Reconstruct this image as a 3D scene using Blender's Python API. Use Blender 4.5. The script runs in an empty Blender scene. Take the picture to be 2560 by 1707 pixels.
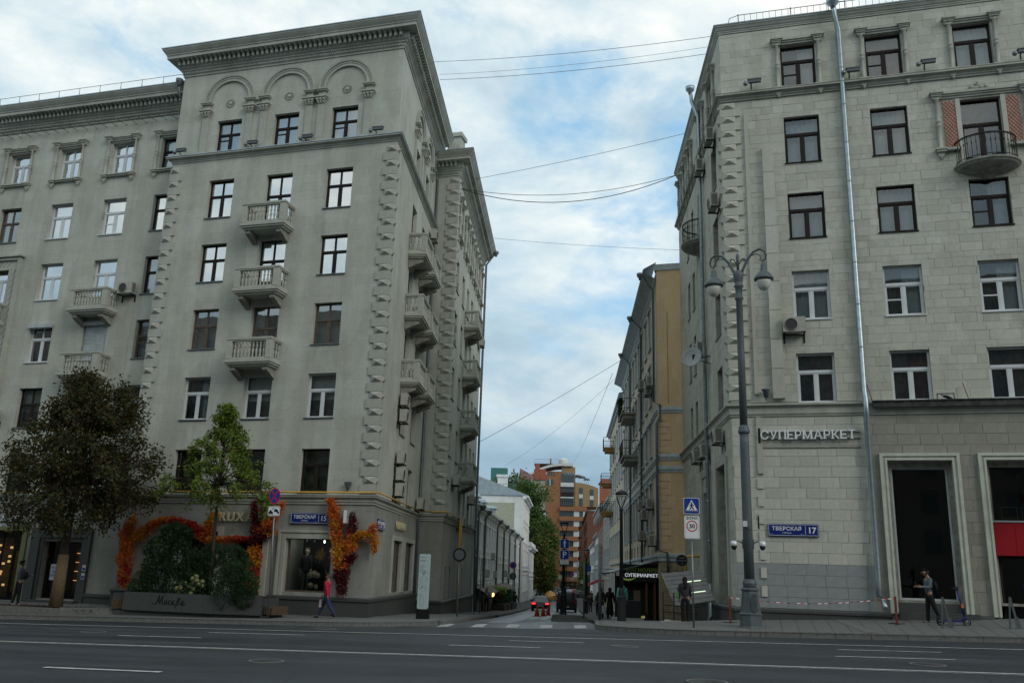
import bpy, bmesh, math, random
from math import sin, cos, pi, radians
from mathutils import Matrix, Vector, noise
random.seed(7)
S = bpy.context.scene
COL = S.collection
D = bpy.data
# ---------------------------------------------------------------- camera
CAMZ = 2.01
PITCH, ROLL = radians(14.63), radians(1.75)
Fv = Vector((0, cos(PITCH), sin(PITCH))); Rv = Vector((1, 0, 0)); Uv = Vector((0, -sin(PITCH), cos(PITCH)))
Rv, Uv = cos(ROLL)*Rv + sin(ROLL)*Uv, -sin(ROLL)*Rv + cos(ROLL)*Uv
cam = D.objects.new('camera', D.cameras.new('camera')); COL.objects.link(cam)
cam.matrix_world = Matrix(((Rv.x, Uv.x, -Fv.x, 0), (Rv.y, Uv.y, -Fv.y, 0), (Rv.z, Uv.z, -Fv.z, CAMZ), (0, 0, 0, 1)))
cam.data.sensor_width = 36; cam.data.lens = 31.02
cam.data.clip_start = .1; cam.data.clip_end = 4000
S.camera = cam
# ---------------------------------------------------------------- world, sun, exposure
SUN_EL, SUN_AZ = radians(30), radians(138)
W = D.worlds.new('World'); S.world = W; W.use_nodes = True
nt = W.node_tree; nt.nodes.clear()
def N(t, nt_=None, **k):
    n = (nt_ or nt).nodes.new(t)
    for a, b in k.items(): setattr(n, a, b)
    return n
def L(a, b, nt_=None): (nt_ or nt).links.new(a, b)
wo = N('ShaderNodeOutputWorld'); bg = N('ShaderNodeBackground')
sky = N('ShaderNodeTexSky', sky_type='NISHITA', sun_disc=False, sun_elevation=SUN_EL, sun_rotation=SUN_AZ)
sky.air_density = 1.0; sky.dust_density = 1.2; sky.ozone_density = 1.4
tc = N('ShaderNodeTexCoord'); nrm = N('ShaderNodeVectorMath', operation='NORMALIZE'); L(tc.outputs['Generated'], nrm.inputs[0])
DIR = nrm.outputs[0]
def wn(scale, det, rough, dist, sc, loc):
    mp = N('ShaderNodeMapping'); mp.inputs['Scale'].default_value = sc; mp.inputs['Location'].default_value = loc; L(DIR, mp.inputs['Vector'])
    n = N('ShaderNodeTexNoise'); n.inputs['Scale'].default_value = scale; n.inputs['Detail'].default_value = det; n.inputs['Roughness'].default_value = rough; n.inputs['Distortion'].default_value = dist
    L(mp.outputs[0], n.inputs['Vector']); return n.outputs['Fac']
def wm(op, a, b=None, c=None):
    n = N('ShaderNodeMath', operation=op)
    for i, v in enumerate((a, b, c)):
        if v is None: continue
        if isinstance(v, (int, float)): n.inputs[i].default_value = v
        else: L(v, n.inputs[i])
    return n.outputs[0]
def wramp(f, pts):
    r = N('ShaderNodeValToRGB'); r.color_ramp.elements[0].position = pts[0][0]; r.color_ramp.elements[0].color = tuple(pts[0][1])+(1,); r.color_ramp.elements[1].position = pts[-1][0]; r.color_ramp.elements[1].color = tuple(pts[-1][1])+(1,)
    for p, c in pts[1:-1]: e = r.color_ramp.elements.new(p); e.color = tuple(c)+(1,)
    L(f, r.inputs[0]); return r.outputs[0]
def near_dir(d, w):      # 1 near a direction, falling to 0
    n = N('ShaderNodeVectorMath', operation='DOT_PRODUCT'); L(DIR, n.inputs[0]); n.inputs[1].default_value = Vector(d).normalized()
    return wm('MULTIPLY', wm('SUBTRACT', n.outputs['Value'], cos(w)), 1/(1-cos(w)))
cover = wn(6.0, 9, .58, .3, (1, 1, 1.9), (3.1, 1.7, .4)); shape = wn(2.6, 8, .56, .2, (1, 1, 2.4), (7.3, .2, 5.1)); wisp = wn(9, 6, .6, .4, (1, 1, 1.6), (1.3, 4.2, 2.1))
# the break in the cloud stands over the side street
gap = wm('MAXIMUM', near_dir((.12, .905, .405), .20), 0.0); gap2 = wm('MAXIMUM', near_dir((.07, .88, .475), .12), 0.0)
cv = wm('SUBTRACT', wm('ADD', cover, .15), wm('MULTIPLY', wm('ADD', gap, wm('MULTIPLY', gap2, .4)), .115))
cmask = wramp(cv, [(.41, (.15, .15, .15)), (.57, (1, 1, 1))])
ccol = wramp(wm('ADD', wm('MULTIPLY', shape, .78), wm('MULTIPLY', wisp, .22)), [(.38, (.40, .52, .60)), (.49, (.58, .70, .76)), (.6, (.92, .93, .89))])
sz = N('ShaderNodeSeparateXYZ'); L(DIR, sz.inputs[0])
low = wramp(sz.outputs[2], [(.0, (.56, .66, .74)), (.16, (.62, .72, .80)), (.34, (.88, .93, .96)), (.6, (1.0, 1.0, 1.0))])
cl2 = N('ShaderNodeMix', data_type='RGBA', blend_type='MULTIPLY'); cl2.inputs[0].default_value = 1; L(ccol, cl2.inputs[6]); L(low, cl2.inputs[7])
sk = N('ShaderNodeMix', data_type='RGBA', blend_type='MULTIPLY'); sk.inputs[0].default_value = 1
SKYK = .15
sk.inputs[7].default_value = (SKYK,)*3 + (1,); L(sky.outputs[0], sk.inputs[6])
mx = N('ShaderNodeMix', data_type='RGBA'); L(cmask, mx.inputs[0]); pale = N('ShaderNodeMix', data_type='RGBA'); pale.inputs[0].default_value = .72; L(sk.outputs[2], pale.inputs[6]); pale.inputs[7].default_value = (.27, .56, .82, 1); L(pale.outputs[2], mx.inputs[6]); L(cl2.outputs[2], mx.inputs[7])
L(mx.outputs[2], bg.inputs[0]); bg.inputs[1].default_value = 1.0
L(bg.outputs[0], wo.inputs[0])
sun = D.objects.new('sun', D.lights.new('sun', 'SUN')); COL.objects.link(sun)
sun.data.energy = .8; sun.data.angle = radians(25); sun.data.color = (1, .93, .84)
sun.rotation_euler = (radians(90) - SUN_EL, 0, -SUN_AZ + pi)
S.view_settings.view_transform = 'Standard'; S.view_settings.look = 'None'; S.view_settings.gamma = 1
S.view_settings.use_curve_mapping = False; S.view_settings.exposure = .2
S.cycles.max_bounces = 6; S.cycles.transparent_max_bounces = 12
# ---------------------------------------------------------------- frames
def FR(x, y, deg, z=0): return Matrix.Translation((x, y, z)) @ Matrix.Rotation(radians(deg), 4, 'Z')
XD, YD = -15.76, 86.16
Xd = Vector((cos(radians(XD)), sin(radians(XD)), 0)); Nd = Vector((Xd.y, -Xd.x, 0))
Yd = Vector((cos(radians(YD)), sin(radians(YD)), 0)); Pd = Vector((Yd.y, -Yd.x, 0))
P0 = Vector((-5.391, 36.0, 0)); A0 = Vector((-4.646, 47.077, 0)); B0 = Vector((-3.317, 46.702, 0))
Q0 = Vector((8.193, 32.167, 0)); O0 = Vector((7.876, 46.297, 0)); A2 = Vector((9.117, 45.946, 0))
F_FRONT = FR(P0.x, P0.y, XD); F_WING = FR(P0.x, P0.y, XD) @ Matrix.Translation((0, 1.0, 0))
F_TSIDE = FR(P0.x, P0.y, YD); F_B2F = FR(A0.x, A0.y, XD); F_B2S = FR(B0.x, B0.y, YD)
F_RF = FR(Q0.x, Q0.y, XD); F_RS = FR(Q0.x, Q0.y, YD+180)
F_OF = FR(O0.x, O0.y, XD); F_OS = FR(O0.x, O0.y, YD+180)
F_S = FR(P0.x, P0.y, YD-90)          # side street: x = a (to the right), y = s (away)
def uw(u, w, z=0): v = P0 + Xd*u + Nd*w; v.z = z; return v
def AS(a, s, z=0): v = P0 + Pd*a + Yd*s; v.z = z; return v
SP = [(-100,0),(-1.5,0),(3,-.1),(8,-.22),(14,-.42),(30,-.92),(58,-1.7),(110,-2.3),(140,-2.75),(165,-2.8),(320,-3.2),(2000,-3.4)]
def side_z(s):
    for (a, b), (c, d) in zip(SP, SP[1:]):
        if s <= c: return b + (d-b)*(s-a)/(c-a)
    return SP[-1][1]
def gz(x, y):
    d = Vector((x, y, 0)) - P0; u = d.dot(Xd); s = d.dot(Yd)
    k = min(max((s+2)/16, 0), 1); k = k*k*(3-2*k)
    return .0225*u*(1-k) + side_z(s)
def gv(v): return gz(v.x, v.y)
# ---------------------------------------------------------------- materials
MATS = {}
def mat(name, col, rough=.85, metal=0, var=.12, scale=3, bump=0, bscale=60, spec=.3, kind=None, **k):
    if name in MATS: return MATS[name]
    m = D.materials.new(name); m.use_nodes = True; t = m.node_tree; b = t.nodes['Principled BSDF']
    b.inputs['Roughness'].default_value = rough; b.inputs['Metallic'].default_value = metal
    b.inputs['Specular IOR Level'].default_value = spec
    c4 = tuple(col) + (1,)
    co = N('ShaderNodeTexCoord', t)
    if var:
        n = N('ShaderNodeTexNoise', t); n.inputs['Scale'].default_value = scale; n.inputs['Detail'].default_value = 8; n.inputs['Roughness'].default_value = .6
        L(co.outputs['Object'], n.inputs['Vector'], t)
        r = N('ShaderNodeValToRGB', t); r.color_ramp.elements[0].position = .3; r.color_ramp.elements[1].position = .7
        r.color_ramp.elements[0].color = tuple(c*(1-var) for c in col) + (1,); r.color_ramp.elements[1].color = tuple(min(1, c*(1+var)) for c in col) + (1,)
        L(n.outputs['Fac'], r.inputs[0], t); L(r.outputs[0], b.inputs['Base Color'], t); m['r'] = 1
    else: b.inputs['Base Color'].default_value = c4
    if bump:
        n = N('ShaderNodeTexNoise', t); n.inputs['Scale'].default_value = bscale; n.inputs['Detail'].default_value = 4
        L(co.outputs['Object'], n.inputs['Vector'], t)
        u = N('ShaderNodeBump', t); u.inputs['Strength'].default_value = bump; u.inputs['Distance'].default_value = .02
        L(n.outputs['Fac'], u.inputs['Height'], t); L(u.outputs[0], b.inputs['Normal'], t)
    if k.get('emit'):
        b.inputs['Emission Color'].default_value = tuple(k.get('ecol', col)) + (1,); b.inputs['Emission Strength'].default_value = k['emit']
    MATS[name] = m; return m
def wallmat(name, col, stain=.35, joints=None, patch=.0):
    """painted render with rain streaks, blotches and (optionally) faint block joints in relief"""
    m = D.materials.new(name); m.use_nodes = True; t = m.node_tree; b = t.nodes['Principled BSDF']
    b.inputs['Roughness'].default_value = .9; b.inputs['Specular IOR Level'].default_value = .2
    co = N('ShaderNodeTexCoord', t)
    def nz(sc, det, vs=(1, 1, 1), rough=.6):
        mp = N('ShaderNodeMapping', t); mp.inputs['Scale'].default_value = vs
        n = N('ShaderNodeTexNoise', t); n.inputs['Scale'].default_value = sc; n.inputs['Detail'].default_value = det; n.inputs['Roughness'].default_value = rough
        L(co.outputs['Object'], mp.inputs[0], t); L(mp.outputs[0], n.inputs['Vector'], t); return n
    big = nz(.35, 6); streak = nz(1.3, 7, (1, 1, .12)); fine = nz(9, 6)
    def ramp(n, a, b_, ca, cb):
        r = N('ShaderNodeValToRGB', t); r.color_ramp.elements[0].position = a; r.color_ramp.elements[1].position = b_
        r.color_ramp.elements[0].color = ca; r.color_ramp.elements[1].color = cb; L(n.outputs['Fac'], r.inputs[0], t); return r
    def mul(a, b_, f=1):
        x = N('ShaderNodeMix', t, data_type='RGBA', blend_type='MULTIPLY'); x.inputs[0].default_value = f
        L(a, x.inputs[6], t); L(b_, x.inputs[7], t); return x.outputs[2]
    r1 = ramp(big, .3, .72, (1-stain*.6, 1-stain*.6, 1-stain*.65, 1), (1, 1, 1, 1))
    r2 = ramp(streak, .28, .6, (1-stain, 1-stain, 1-stain*.95, 1), (1, 1, 1, 1))
    r3 = ramp(fine, .25, .75, (.86, .86, .86, 1), (1.0, 1.0, 1.0, 1))
    base = N('ShaderNodeRGB', t); base.outputs[0].default_value = tuple(col)+(1,)
    pt = nz(.55, 3, (1, 1, .55), .5); rp = ramp(pt, .47, .50, (1, 1, 1, 1), (.93, .925, .90, 1)); pt2 = nz(1.7, 4, (1.6, 1, 1), .55); rp2 = ramp(pt2, .60, .63, (1, 1, 1, 1), (1.06, 1.06, 1.05, 1)); run = nz(2.6, 5, (1, 1, .045), .7); rr_ = ramp(run, .60, .74, (1, 1, 1, 1), (.80, .79, .75, 1))
    o = mul(mul(mul(base.outputs[0], r1.outputs[0]), r2.outputs[0], .7), r3.outputs[0]); o = mul(mul(mul(o, rp.outputs[0]), rp2.outputs[0]), rr_.outputs[0], .8)
    h = fine.outputs['Fac']
    if joints:
        bw, bh, off = joints
        sx = N('ShaderNodeSeparateXYZ', t); cb = N('ShaderNodeCombineXYZ', t); L(co.outputs['Object'], sx.inputs[0], t)
        L(sx.outputs[0], cb.inputs[0], t); L(sx.outputs[2], cb.inputs[1], t)
        br = N('ShaderNodeTexBrick', t); br.inputs['Scale'].default_value = 1; br.inputs['Brick Width'].default_value = bw; br.inputs['Row Height'].default_value = bh
        br.inputs['Mortar Size'].default_value = .006; br.inputs['Mortar Smooth'].default_value = .3
        br.inputs['Color1'].default_value = (1, 1, 1, 1); br.inputs['Color2'].default_value = (.90, .90, .90, 1); br.inputs['Mortar'].default_value = (.6, .6, .6, 1)
        L(cb.outputs[0], br.inputs['Vector'], t)
        brk = ramp(nz(.8, 5), .42, .6, (0, 0, 0, 1), (1, 1, 1, 1))     # joints show in places only
        mm = N('ShaderNodeMix', t, data_type='RGBA', blend_type='MULTIPLY'); L(brk.outputs[0], mm.inputs[0], t); L(o, mm.inputs[6], t); L(br.outputs[0], mm.inputs[7], t); o = mm.outputs[2]
    L(o, b.inputs['Base Color'], t)
    u = N('ShaderNodeBump', t); u.inputs['Strength'].default_value = .35; u.inputs['Distance'].default_value = .02
    L(h, u.inputs['Height'], t); L(u.outputs[0], b.inputs['Normal'], t)
    MATS[name] = m; return m
def glassmat(name, refl, tint=(.8, .85, .86), wob=.02):
    m = D.materials.new(name); m.use_nodes = True; t = m.node_tree; t.nodes.clear()
    o = N('ShaderNodeOutputMaterial', t); tr = N('ShaderNodeBsdfTransparent', t); gl = N('ShaderNodeBsdfGlossy', t); mi = N('ShaderNodeMixShader', t)
    tr.inputs[0].default_value = tuple(tint)+(1,); gl.inputs['Roughness'].default_value = .015; gl.inputs[0].default_value = (.93, .95, .96, 1)
    fr = N('ShaderNodeFresnel', t); fr.inputs[0].default_value = 1.5
    ma = N('ShaderNodeMath', t, operation='MAXIMUM'); ma.inputs[1].default_value = refl; L(fr.outputs[0], ma.inputs[0], t)
    n = N('ShaderNodeTexNoise', t); n.inputs['Scale'].default_value = 1.3; n.inputs['Detail'].default_value = 1; co = N('ShaderNodeTexCoord', t); L(co.outputs['Object'], n.inputs['Vector'], t)
    bu = N('ShaderNodeBump', t); bu.inputs['Strength'].default_value = wob*2; bu.inputs['Distance'].default_value = .05; L(n.outputs['Fac'], bu.inputs['Height'], t); L(bu.outputs[0], gl.inputs['Normal'], t)
    L(ma.outputs[0], mi.inputs[0], t); L(tr.outputs[0], mi.inputs[1], t); L(gl.outputs[0], mi.inputs[2], t); L(mi.outputs[0], o.inputs[0], t)
    MATS[name] = m; return m
def leafmat(name, cols, rough=.65, trans=.25):
    """leaf colour varies from leaf to leaf (random per island)"""
    m = D.materials.new(name); m.use_nodes = True; t = m.node_tree; b = t.nodes['Principled BSDF']
    g = N('ShaderNodeNewGeometry', t); r = N('ShaderNodeValToRGB', t); r.color_ramp.elements[0].color = tuple(cols[0])+(1,); r.color_ramp.elements[1].color = tuple(cols[-1])+(1,)
    for i, c in enumerate(cols[1:-1]): e = r.color_ramp.elements.new((i+1)/(len(cols)-1)); e.color = tuple(c)+(1,)
    L(g.outputs['Random Per Island'], r.inputs[0], t); L(r.outputs[0], b.inputs['Base Color'], t)
    b.inputs['Roughness'].default_value = rough; b.inputs['Specular IOR Level'].default_value = .25
    if trans:
        tl = N('ShaderNodeBsdfTranslucent', t); mi = N('ShaderNodeMixShader', t); mi.inputs[0].default_value = trans; L(r.outputs[0], tl.inputs[0], t)
        L(b.outputs[0], mi.inputs[1], t); L(tl.outputs[0], mi.inputs[2], t); L(mi.outputs[0], t.nodes['Material Output'].inputs[0], t)
    MATS[name] = m; return m
# ---------------------------------------------------------------- mesh building
class MB:
    def __init__(s): s.v = []; s.f = []; s.m = []; s.sm = []
    def q(s, pts, mi=0, smooth=False):
        i = len(s.v); s.v += [tuple(p) for p in pts]; s.f.append(tuple(range(i, i+len(pts)))); s.m.append(mi); s.sm.append(smooth); return s
    def box(s, x0, x1, y0, y1, z0, z1, mi=0):
        i = len(s.v); s.v += [(x0,y0,z0),(x1,y0,z0),(x1,y1,z0),(x0,y1,z0),(x0,y0,z1),(x1,y0,z1),(x1,y1,z1),(x0,y1,z1)]
        for f in ((0,3,2,1),(4,5,6,7),(0,1,5,4),(1,2,6,5),(2,3,7,6),(3,0,4,7)): s.f.append(tuple(i+k for k in f)); s.m.append(mi); s.sm.append(False)
        return s
    def frust(s, x0, x1, y0, y1, z0, z1, dx, dy=None, mi=0):
        """box whose top is inset by dx, dy"""
        dy = dx if dy is None else dy; i = len(s.v)
        s.v += [(x0,y0,z0),(x1,y0,z0),(x1,y1,z0),(x0,y1,z0),(x0+dx,y0+dy,z1),(x1-dx,y0+dy,z1),(x1-dx,y1-dy,z1),(x0+dx,y1-dy,z1)]
        for f in ((0,3,2,1),(4,5,6,7),(0,1,5,4),(1,2,6,5),(2,3,7,6),(3,0,4,7)): s.f.append(tuple(i+k for k in f)); s.m.append(mi); s.sm.append(False)
        return s
    def grid(s, rows, mi=0, smooth=True, closed=False):
        i = len(s.v); n = len(rows[0])
        for r in rows: s.v += [tuple(p) for p in r]
        for a in range(len(rows)-1):
            for b in range(n if closed else n-1):
                c = (b+1) % n
                s.f.append((i+a*n+b, i+a*n+c, i+(a+1)*n+c, i+(a+1)*n+b)); s.m.append(mi); s.sm.append(smooth)
        return s
    def lathe(s, prof, cx=0, cy=0, cz=0, n=16, mi=0, smooth=True, caps=True):
        rows = [[(cx+r*cos(2*pi*k/n), cy+r*sin(2*pi*k/n), cz+z) for k in range(n)] for r, z in prof]
        i = len(s.v); s.grid(rows, mi, smooth, True)
        if caps:
            s.f.append(tuple(reversed([i+k for k in range(n)]))); s.m.append(mi); s.sm.append(False)
            j = i+(len(prof)-1)*n; s.f.append(tuple(j+k for k in range(n))); s.m.append(mi); s.sm.append(False)
        return s
    def tube(s, path, r, n=6, mi=0, smooth=True, caps=True):
        P = [Vector(p) for p in path]; rows = []
        up = Vector((0, 0, 1))
        for k, p in enumerate(P):
            d = (P[min(k+1, len(P)-1)] - P[max(k-1, 0)]).normalized()
            a = d.cross(up if abs(d.z) < .95 else Vector((0, 1, 0))).normalized(); b = a.cross(d).normalized()
            rr = r[k] if isinstance(r, (list, tuple)) else r
            rows.append([p + (a*cos(2*pi*j/n) + b*sin(2*pi*j/n))*rr for j in range(n)])
        i = len(s.v); s.grid(rows, mi, smooth, True)
        if caps:
            s.f.append(tuple(i+k for k in range(n))); s.m.append(mi); s.sm.append(False)
            j = i+(len(P)-1)*n; s.f.append(tuple(reversed([j+k for k in range(n)]))); s.m.append(mi); s.sm.append(False)
        return s
    def sweep(s, prof, path, mi=0):
        """profile (out, z) swept along plan points; path = [(point, outward unit-offset vector)] in local xy"""
        rows = [[(p[0]+o[0]*a, p[1]+o[1]*a, z) for a, z in prof] for p, o in path]
        return s.grid(rows, mi, False)
    def prism(s, poly, y0, y1, mi=0):
        """poly in x,z extruded along y"""
        n = len(poly); i = len(s.v)
        s.v += [(x, y0, z) for x, z in poly] + [(x, y1, z) for x, z in poly]
        s.f.append(tuple(i+k for k in range(n))); s.f.append(tuple(i+n+k for k in reversed(range(n)))); s.m += [mi, mi]; s.sm += [False]*2
        for k in range(n): s.f.append((i+k, i+n+k, i+n+(k+1) % n, i+(k+1) % n)); s.m.append(mi); s.sm.append(False)
        return s
    def tf(s, M):
        s.v = [tuple(M @ Vector(v)) for v in s.v]; return s
    def add(s, o, M=None):
        i = len(s.v); s.v += [tuple(M @ Vector(v)) for v in o.v] if M else o.v
        s.f += [tuple(i+k for k in f) for f in o.f]; s.m += o.m; s.sm += o.sm; return s
    def mesh(s, name, mats, fix=True):
        me = D.meshes.new(name); me.from_pydata(s.v, [], s.f)
        for m in (mats if isinstance(mats, (list, tuple)) else [mats]): me.materials.append(m)
        me.polygons.foreach_set('material_index', s.m); me.polygons.foreach_set('use_smooth', s.sm)
        if fix and len(s.f) < 20000:
            b = bmesh.new(); b.from_mesh(me); bmesh.ops.recalc_face_normals(b, faces=b.faces); b.to_mesh(me); b.free()
        me.update(); return me
def link(name, data, parent=None, M=None, kind=None, label=None):
    o = D.objects.new(name, data); COL.objects.link(o)
    if parent is not None: o.parent = parent
    if M is not None: o.matrix_basis = M
    if kind: o['kind'] = kind
    if label: o['label'] = label
    return o
def ob(name, mb, mats, parent=None, M=None, kind=None, label=None, fix=True):
    return link(name, mb.mesh(name, mats, fix), parent, M, kind, label)
def tag(o, label, cat, group=None):
    o['label'] = label; o['category'] = cat
    if group: o['group'] = group
    return o
def thing(name, label, cat, M, group=None):
    o = D.objects.new(name, None); COL.objects.link(o); o.empty_display_size = .3
    o.matrix_basis = M if isinstance(M, Matrix) else Matrix.Translation(M)
    return tag(o, label, cat, group)
class Fac:
    """a facade frame relative to its building: x along, y into the wall, z up"""
    def __init__(s, root, FM): s.root = root; s.M = root.matrix_basis.inverted() @ FM
    def put(s, name, mb_or_mesh, mats=None, x=0, y=0, z=0, kind=None, label=None, rot=0):
        me = mb_or_mesh.mesh(name, mats) if isinstance(mb_or_mesh, MB) else mb_or_mesh
        M = s.M @ Matrix.Translation((x, y, z))
        if rot: M = M @ Matrix.Rotation(rot, 4, 'Z')
        return link(name, me, s.root, M, kind, label)
def wall_mb(x0, x1, z0, z1, holes, depth=.28, y=0, mi=0, rmi=0):
    xs = sorted({x0, x1} | {h[0] for h in holes} | {h[1] for h in holes}); zs = sorted({z0, z1} | {h[2] for h in holes} | {h[3] for h in holes})
    xs = [x for x in xs if x0 <= x <= x1]; zs = [z for z in zs if z0 <= z <= z1]
    m = MB()
    for a, b in zip(xs, xs[1:]):
        run = None
        for c, d in zip(zs, zs[1:]):
            mx_, mz = (a+b)/2, (c+d)/2
            if any(h[0] < mx_ < h[1] and h[2] < mz < h[3] for h in holes):
                if run: m.q([(a,y,run[0]),(b,y,run[0]),(b,y,run[1]),(a,y,run[1])], mi); run = None
            else: run = (run[0], d) if run else (c, d)
        if run: m.q([(a,y,run[0]),(b,y,run[0]),(b,y,run[1]),(a,y,run[1])], mi)
    for h in holes:
        a, b, c, d = h[:4]; a = max(a, x0); b = min(b, x1); e = y+(h[4] if len(h) > 4 else depth)
        if h[0] >= x0: m.q([(a,y,c),(a,e,c),(a,e,d),(a,y,d)], rmi)
        if h[1] <= x1: m.q([(b,y,c),(b,y,d),(b,e,d),(b,e,c)], rmi)
        m.q([(a,y,c),(b,y,c),(b,e,c),(a,e,c)], rmi); m.q([(a,y,d),(a,e,d),(b,e,d),(b,y,d)], rmi)
    return m
# ---------------------------------------------------------------- material list
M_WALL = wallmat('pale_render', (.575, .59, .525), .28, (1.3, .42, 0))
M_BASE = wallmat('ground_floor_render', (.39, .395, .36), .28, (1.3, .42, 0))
M_TRIM = wallmat('stone_trim', (.54, .55, .49), .36)
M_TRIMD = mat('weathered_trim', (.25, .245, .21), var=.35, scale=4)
M_RB = [wallmat('limestone_a', (.59, .595, .52), .20), wallmat('limestone_b', (.62, .62, .545), .20), wallmat('limestone_c', (.55, .555, .485), .22)]
M_RD = [wallmat('dull_limestone_a', (.36, .35, .305), .25), wallmat('dull_limestone_b', (.38, .37, .32), .25), wallmat('dull_limestone_c', (.34, .335, .29), .28)]
M_JOINT = mat('joint_mortar', (.34, .335, .285), var=.3)
M_RBLOW = mat('grey_painted_stone', (.27, .29, .29), var=.12, scale=2)
M_GRAN = mat('grey_granite', (.062, .067, .064), var=.35, scale=35, rough=.6, bump=.2)
M_DARK = mat('dark_room', (.016, .017, .018), var=0)  # near-black colour stands in for the shade of unlit rooms
M_BRN = mat('brown_frame', (.018, .011, .010), rough=.7, var=.15)
M_BRN2 = mat('worn_wood_frame', (.11, .085, .065), rough=.7, var=.3, scale=9)
M_WHT = mat('white_frame', (.62, .65, .66), rough=.4, var=.04)
M_CURT = mat('sheer_curtain', (.60, .64, .63), var=.1, scale=2)
M_CURTD = mat('dark_curtain', (.15, .155, .15), var=.4, scale=3)
M_CURTR = mat('red_curtain', (.20, .10, .08), var=.3)
M_BLIND = mat('roller_blind', (.62, .67, .60), var=.06)
M_GLL = glassmat('sky_glass', .66); M_GLM = glassmat('half_glass', .32); M_GLR = glassmat('street_glass', .12); M_GLD = glassmat('shop_glass', .05, (.7, .72, .72), .01)  # sky and half glass: reflectance raised to stand in for brighter mirrored sky
M_ZINC = mat('zinc_pipe', (.36, .42, .45), rough=.38, metal=.75, var=.18, scale=6)
M_ZINCD = mat('grey_pipe', (.14, .17, .18), rough=.5, metal=.4, var=.2, scale=5)
M_IRON = mat('black_iron', (.018, .02, .022), rough=.55, var=0)
M_AC = mat('ac_casing', (.38, .375, .33), rough=.6, var=.15, scale=8)
M_ACD = mat('ac_grille', (.05, .05, .05), rough=.7, var=0)
M_YEL = mat('yellow_gas_pipe', (.55, .31, .05), rough=.5, var=.2, scale=4)
M_ORA = wallmat('ochre_render', (.86, .62, .37), .2)
M_CREAM = wallmat('cream_render', (.72, .63, .48), .3)
M_WHITEW = wallmat('white_render', (.86, .88, .87), .2)
M_STONEY = mat('yellow_limestone', (.30, .24, .15), var=.35, scale=6)
M_GREY = mat('grey_mould', (.42, .46, .47), var=.2)
M_ROOF = mat('zinc_roof', (.36, .42, .46), rough=.45, metal=.5, var=.15, scale=2)
def roadmat(name, col, rot, rough=.75):
    m = D.materials.new(name); m.use_nodes = True; t = m.node_tree; b = t.nodes['Principled BSDF']; co = N('ShaderNodeTexCoord', t)
    r0 = N('ShaderNodeMapping', t); r0.inputs['Rotation'].default_value = (0, 0, -rot); L(co.outputs['Object'], r0.inputs[0], t)
    def nz(sc, det, vs, rg=.6):
        mp = N('ShaderNodeMapping', t); mp.inputs['Scale'].default_value = vs; n = N('ShaderNodeTexNoise', t); n.inputs['Scale'].default_value = sc; n.inputs['Detail'].default_value = det; n.inputs['Roughness'].default_value = rg
        L(r0.outputs[0], mp.inputs[0], t); L(mp.outputs[0], n.inputs['Vector'], t); return n
    def ramp(n, a, b_, ca, cb):
        r = N('ShaderNodeValToRGB', t); r.color_ramp.elements[0].position = a; r.color_ramp.elements[1].position = b_; r.color_ramp.elements[0].color = (ca,)*3+(1,); r.color_ramp.elements[1].color = (cb,)*3+(1,); L(n.outputs['Fac'], r.inputs[0], t); return r.outputs[0]
    o = N('ShaderNodeRGB', t); o.outputs[0].default_value = tuple(col)+(1,); o = o.outputs[0]
    for x in (ramp(nz(.9, 4, (.05, 1, 1)), .35, .65, .62, 1.3), ramp(nz(.25, 7, (1, 1, 1)), .3, .7, .72, 1.2), ramp(nz(.5, 2, (.5, 1, 1), .4), .57, .585, 1, .80), ramp(nz(38, 3, (1, 1, 1)), .3, .75, .7, 1.4), ramp(nz(1.6, 9, (.4, 1, 1), .75), .485, .50, 1, .9)):
        q = N('ShaderNodeMix', t, data_type='RGBA', blend_type='MULTIPLY'); q.inputs[0].default_value = 1; L(o, q.inputs[6], t); L(x, q.inputs[7], t); o = q.outputs[2]
    vo = N('ShaderNodeTexVoronoi', t, feature='DISTANCE_TO_EDGE'); vo.inputs['Scale'].default_value = .28; wv = nz(1.2, 6, (1, 1, 1)); mm = N('ShaderNodeMix', t, data_type='RGBA'); mm.inputs[0].default_value = .22; L(r0.outputs[0], mm.inputs[6], t); L(wv.outputs['Color'], mm.inputs[7], t); L(mm.outputs[2], vo.inputs['Vector'], t)
    cr_ = N('ShaderNodeValToRGB', t); cr_.color_ramp.elements[0].position = .0; cr_.color_ramp.elements[0].color = (.5,)*3+(1,); cr_.color_ramp.elements[1].position = .006; cr_.color_ramp.elements[1].color = (1,)*3+(1,); L(vo.outputs['Distance'], cr_.inputs[0], t)
    q = N('ShaderNodeMix', t, data_type='RGBA', blend_type='MULTIPLY'); q.inputs[0].default_value = .8; L(o, q.inputs[6], t); L(cr_.outputs[0], q.inputs[7], t); o = q.outputs[2]
    L(o, b.inputs['Base Color'], t); b.inputs['Specular IOR Level'].default_value = .35
    rr = ramp(nz(.9, 4, (.05, 1, 1)), .35, .65, rough-.15, rough+.08); L(rr, b.inputs['Roughness'], t)
    u = N('ShaderNodeBump', t); u.inputs['Strength'].default_value = .5; u.inputs['Distance'].default_value = .01; L(nz(120, 3, (1, 1, 1)).outputs['Fac'], u.inputs['Height'], t); L(u.outputs[0], b.inputs['Normal'], t)
    MATS[name] = m; return m
M_ASPH = roadmat('asphalt', (.038, .045, .049), radians(-15.76))
M_ASPH2 = roadmat('side_asphalt', (.052, .057, .06), radians(86.16), .5)
M_PAINT = mat('road_paint', (.50, .51, .49), var=.35, scale=6); M_PAINTW = mat('worn_crossing_paint', (.34, .35, .34), var=.5, scale=4)
M_KERB = mat('granite_kerb', (.15, .152, .14), var=.25, scale=9, bump=.2)
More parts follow.
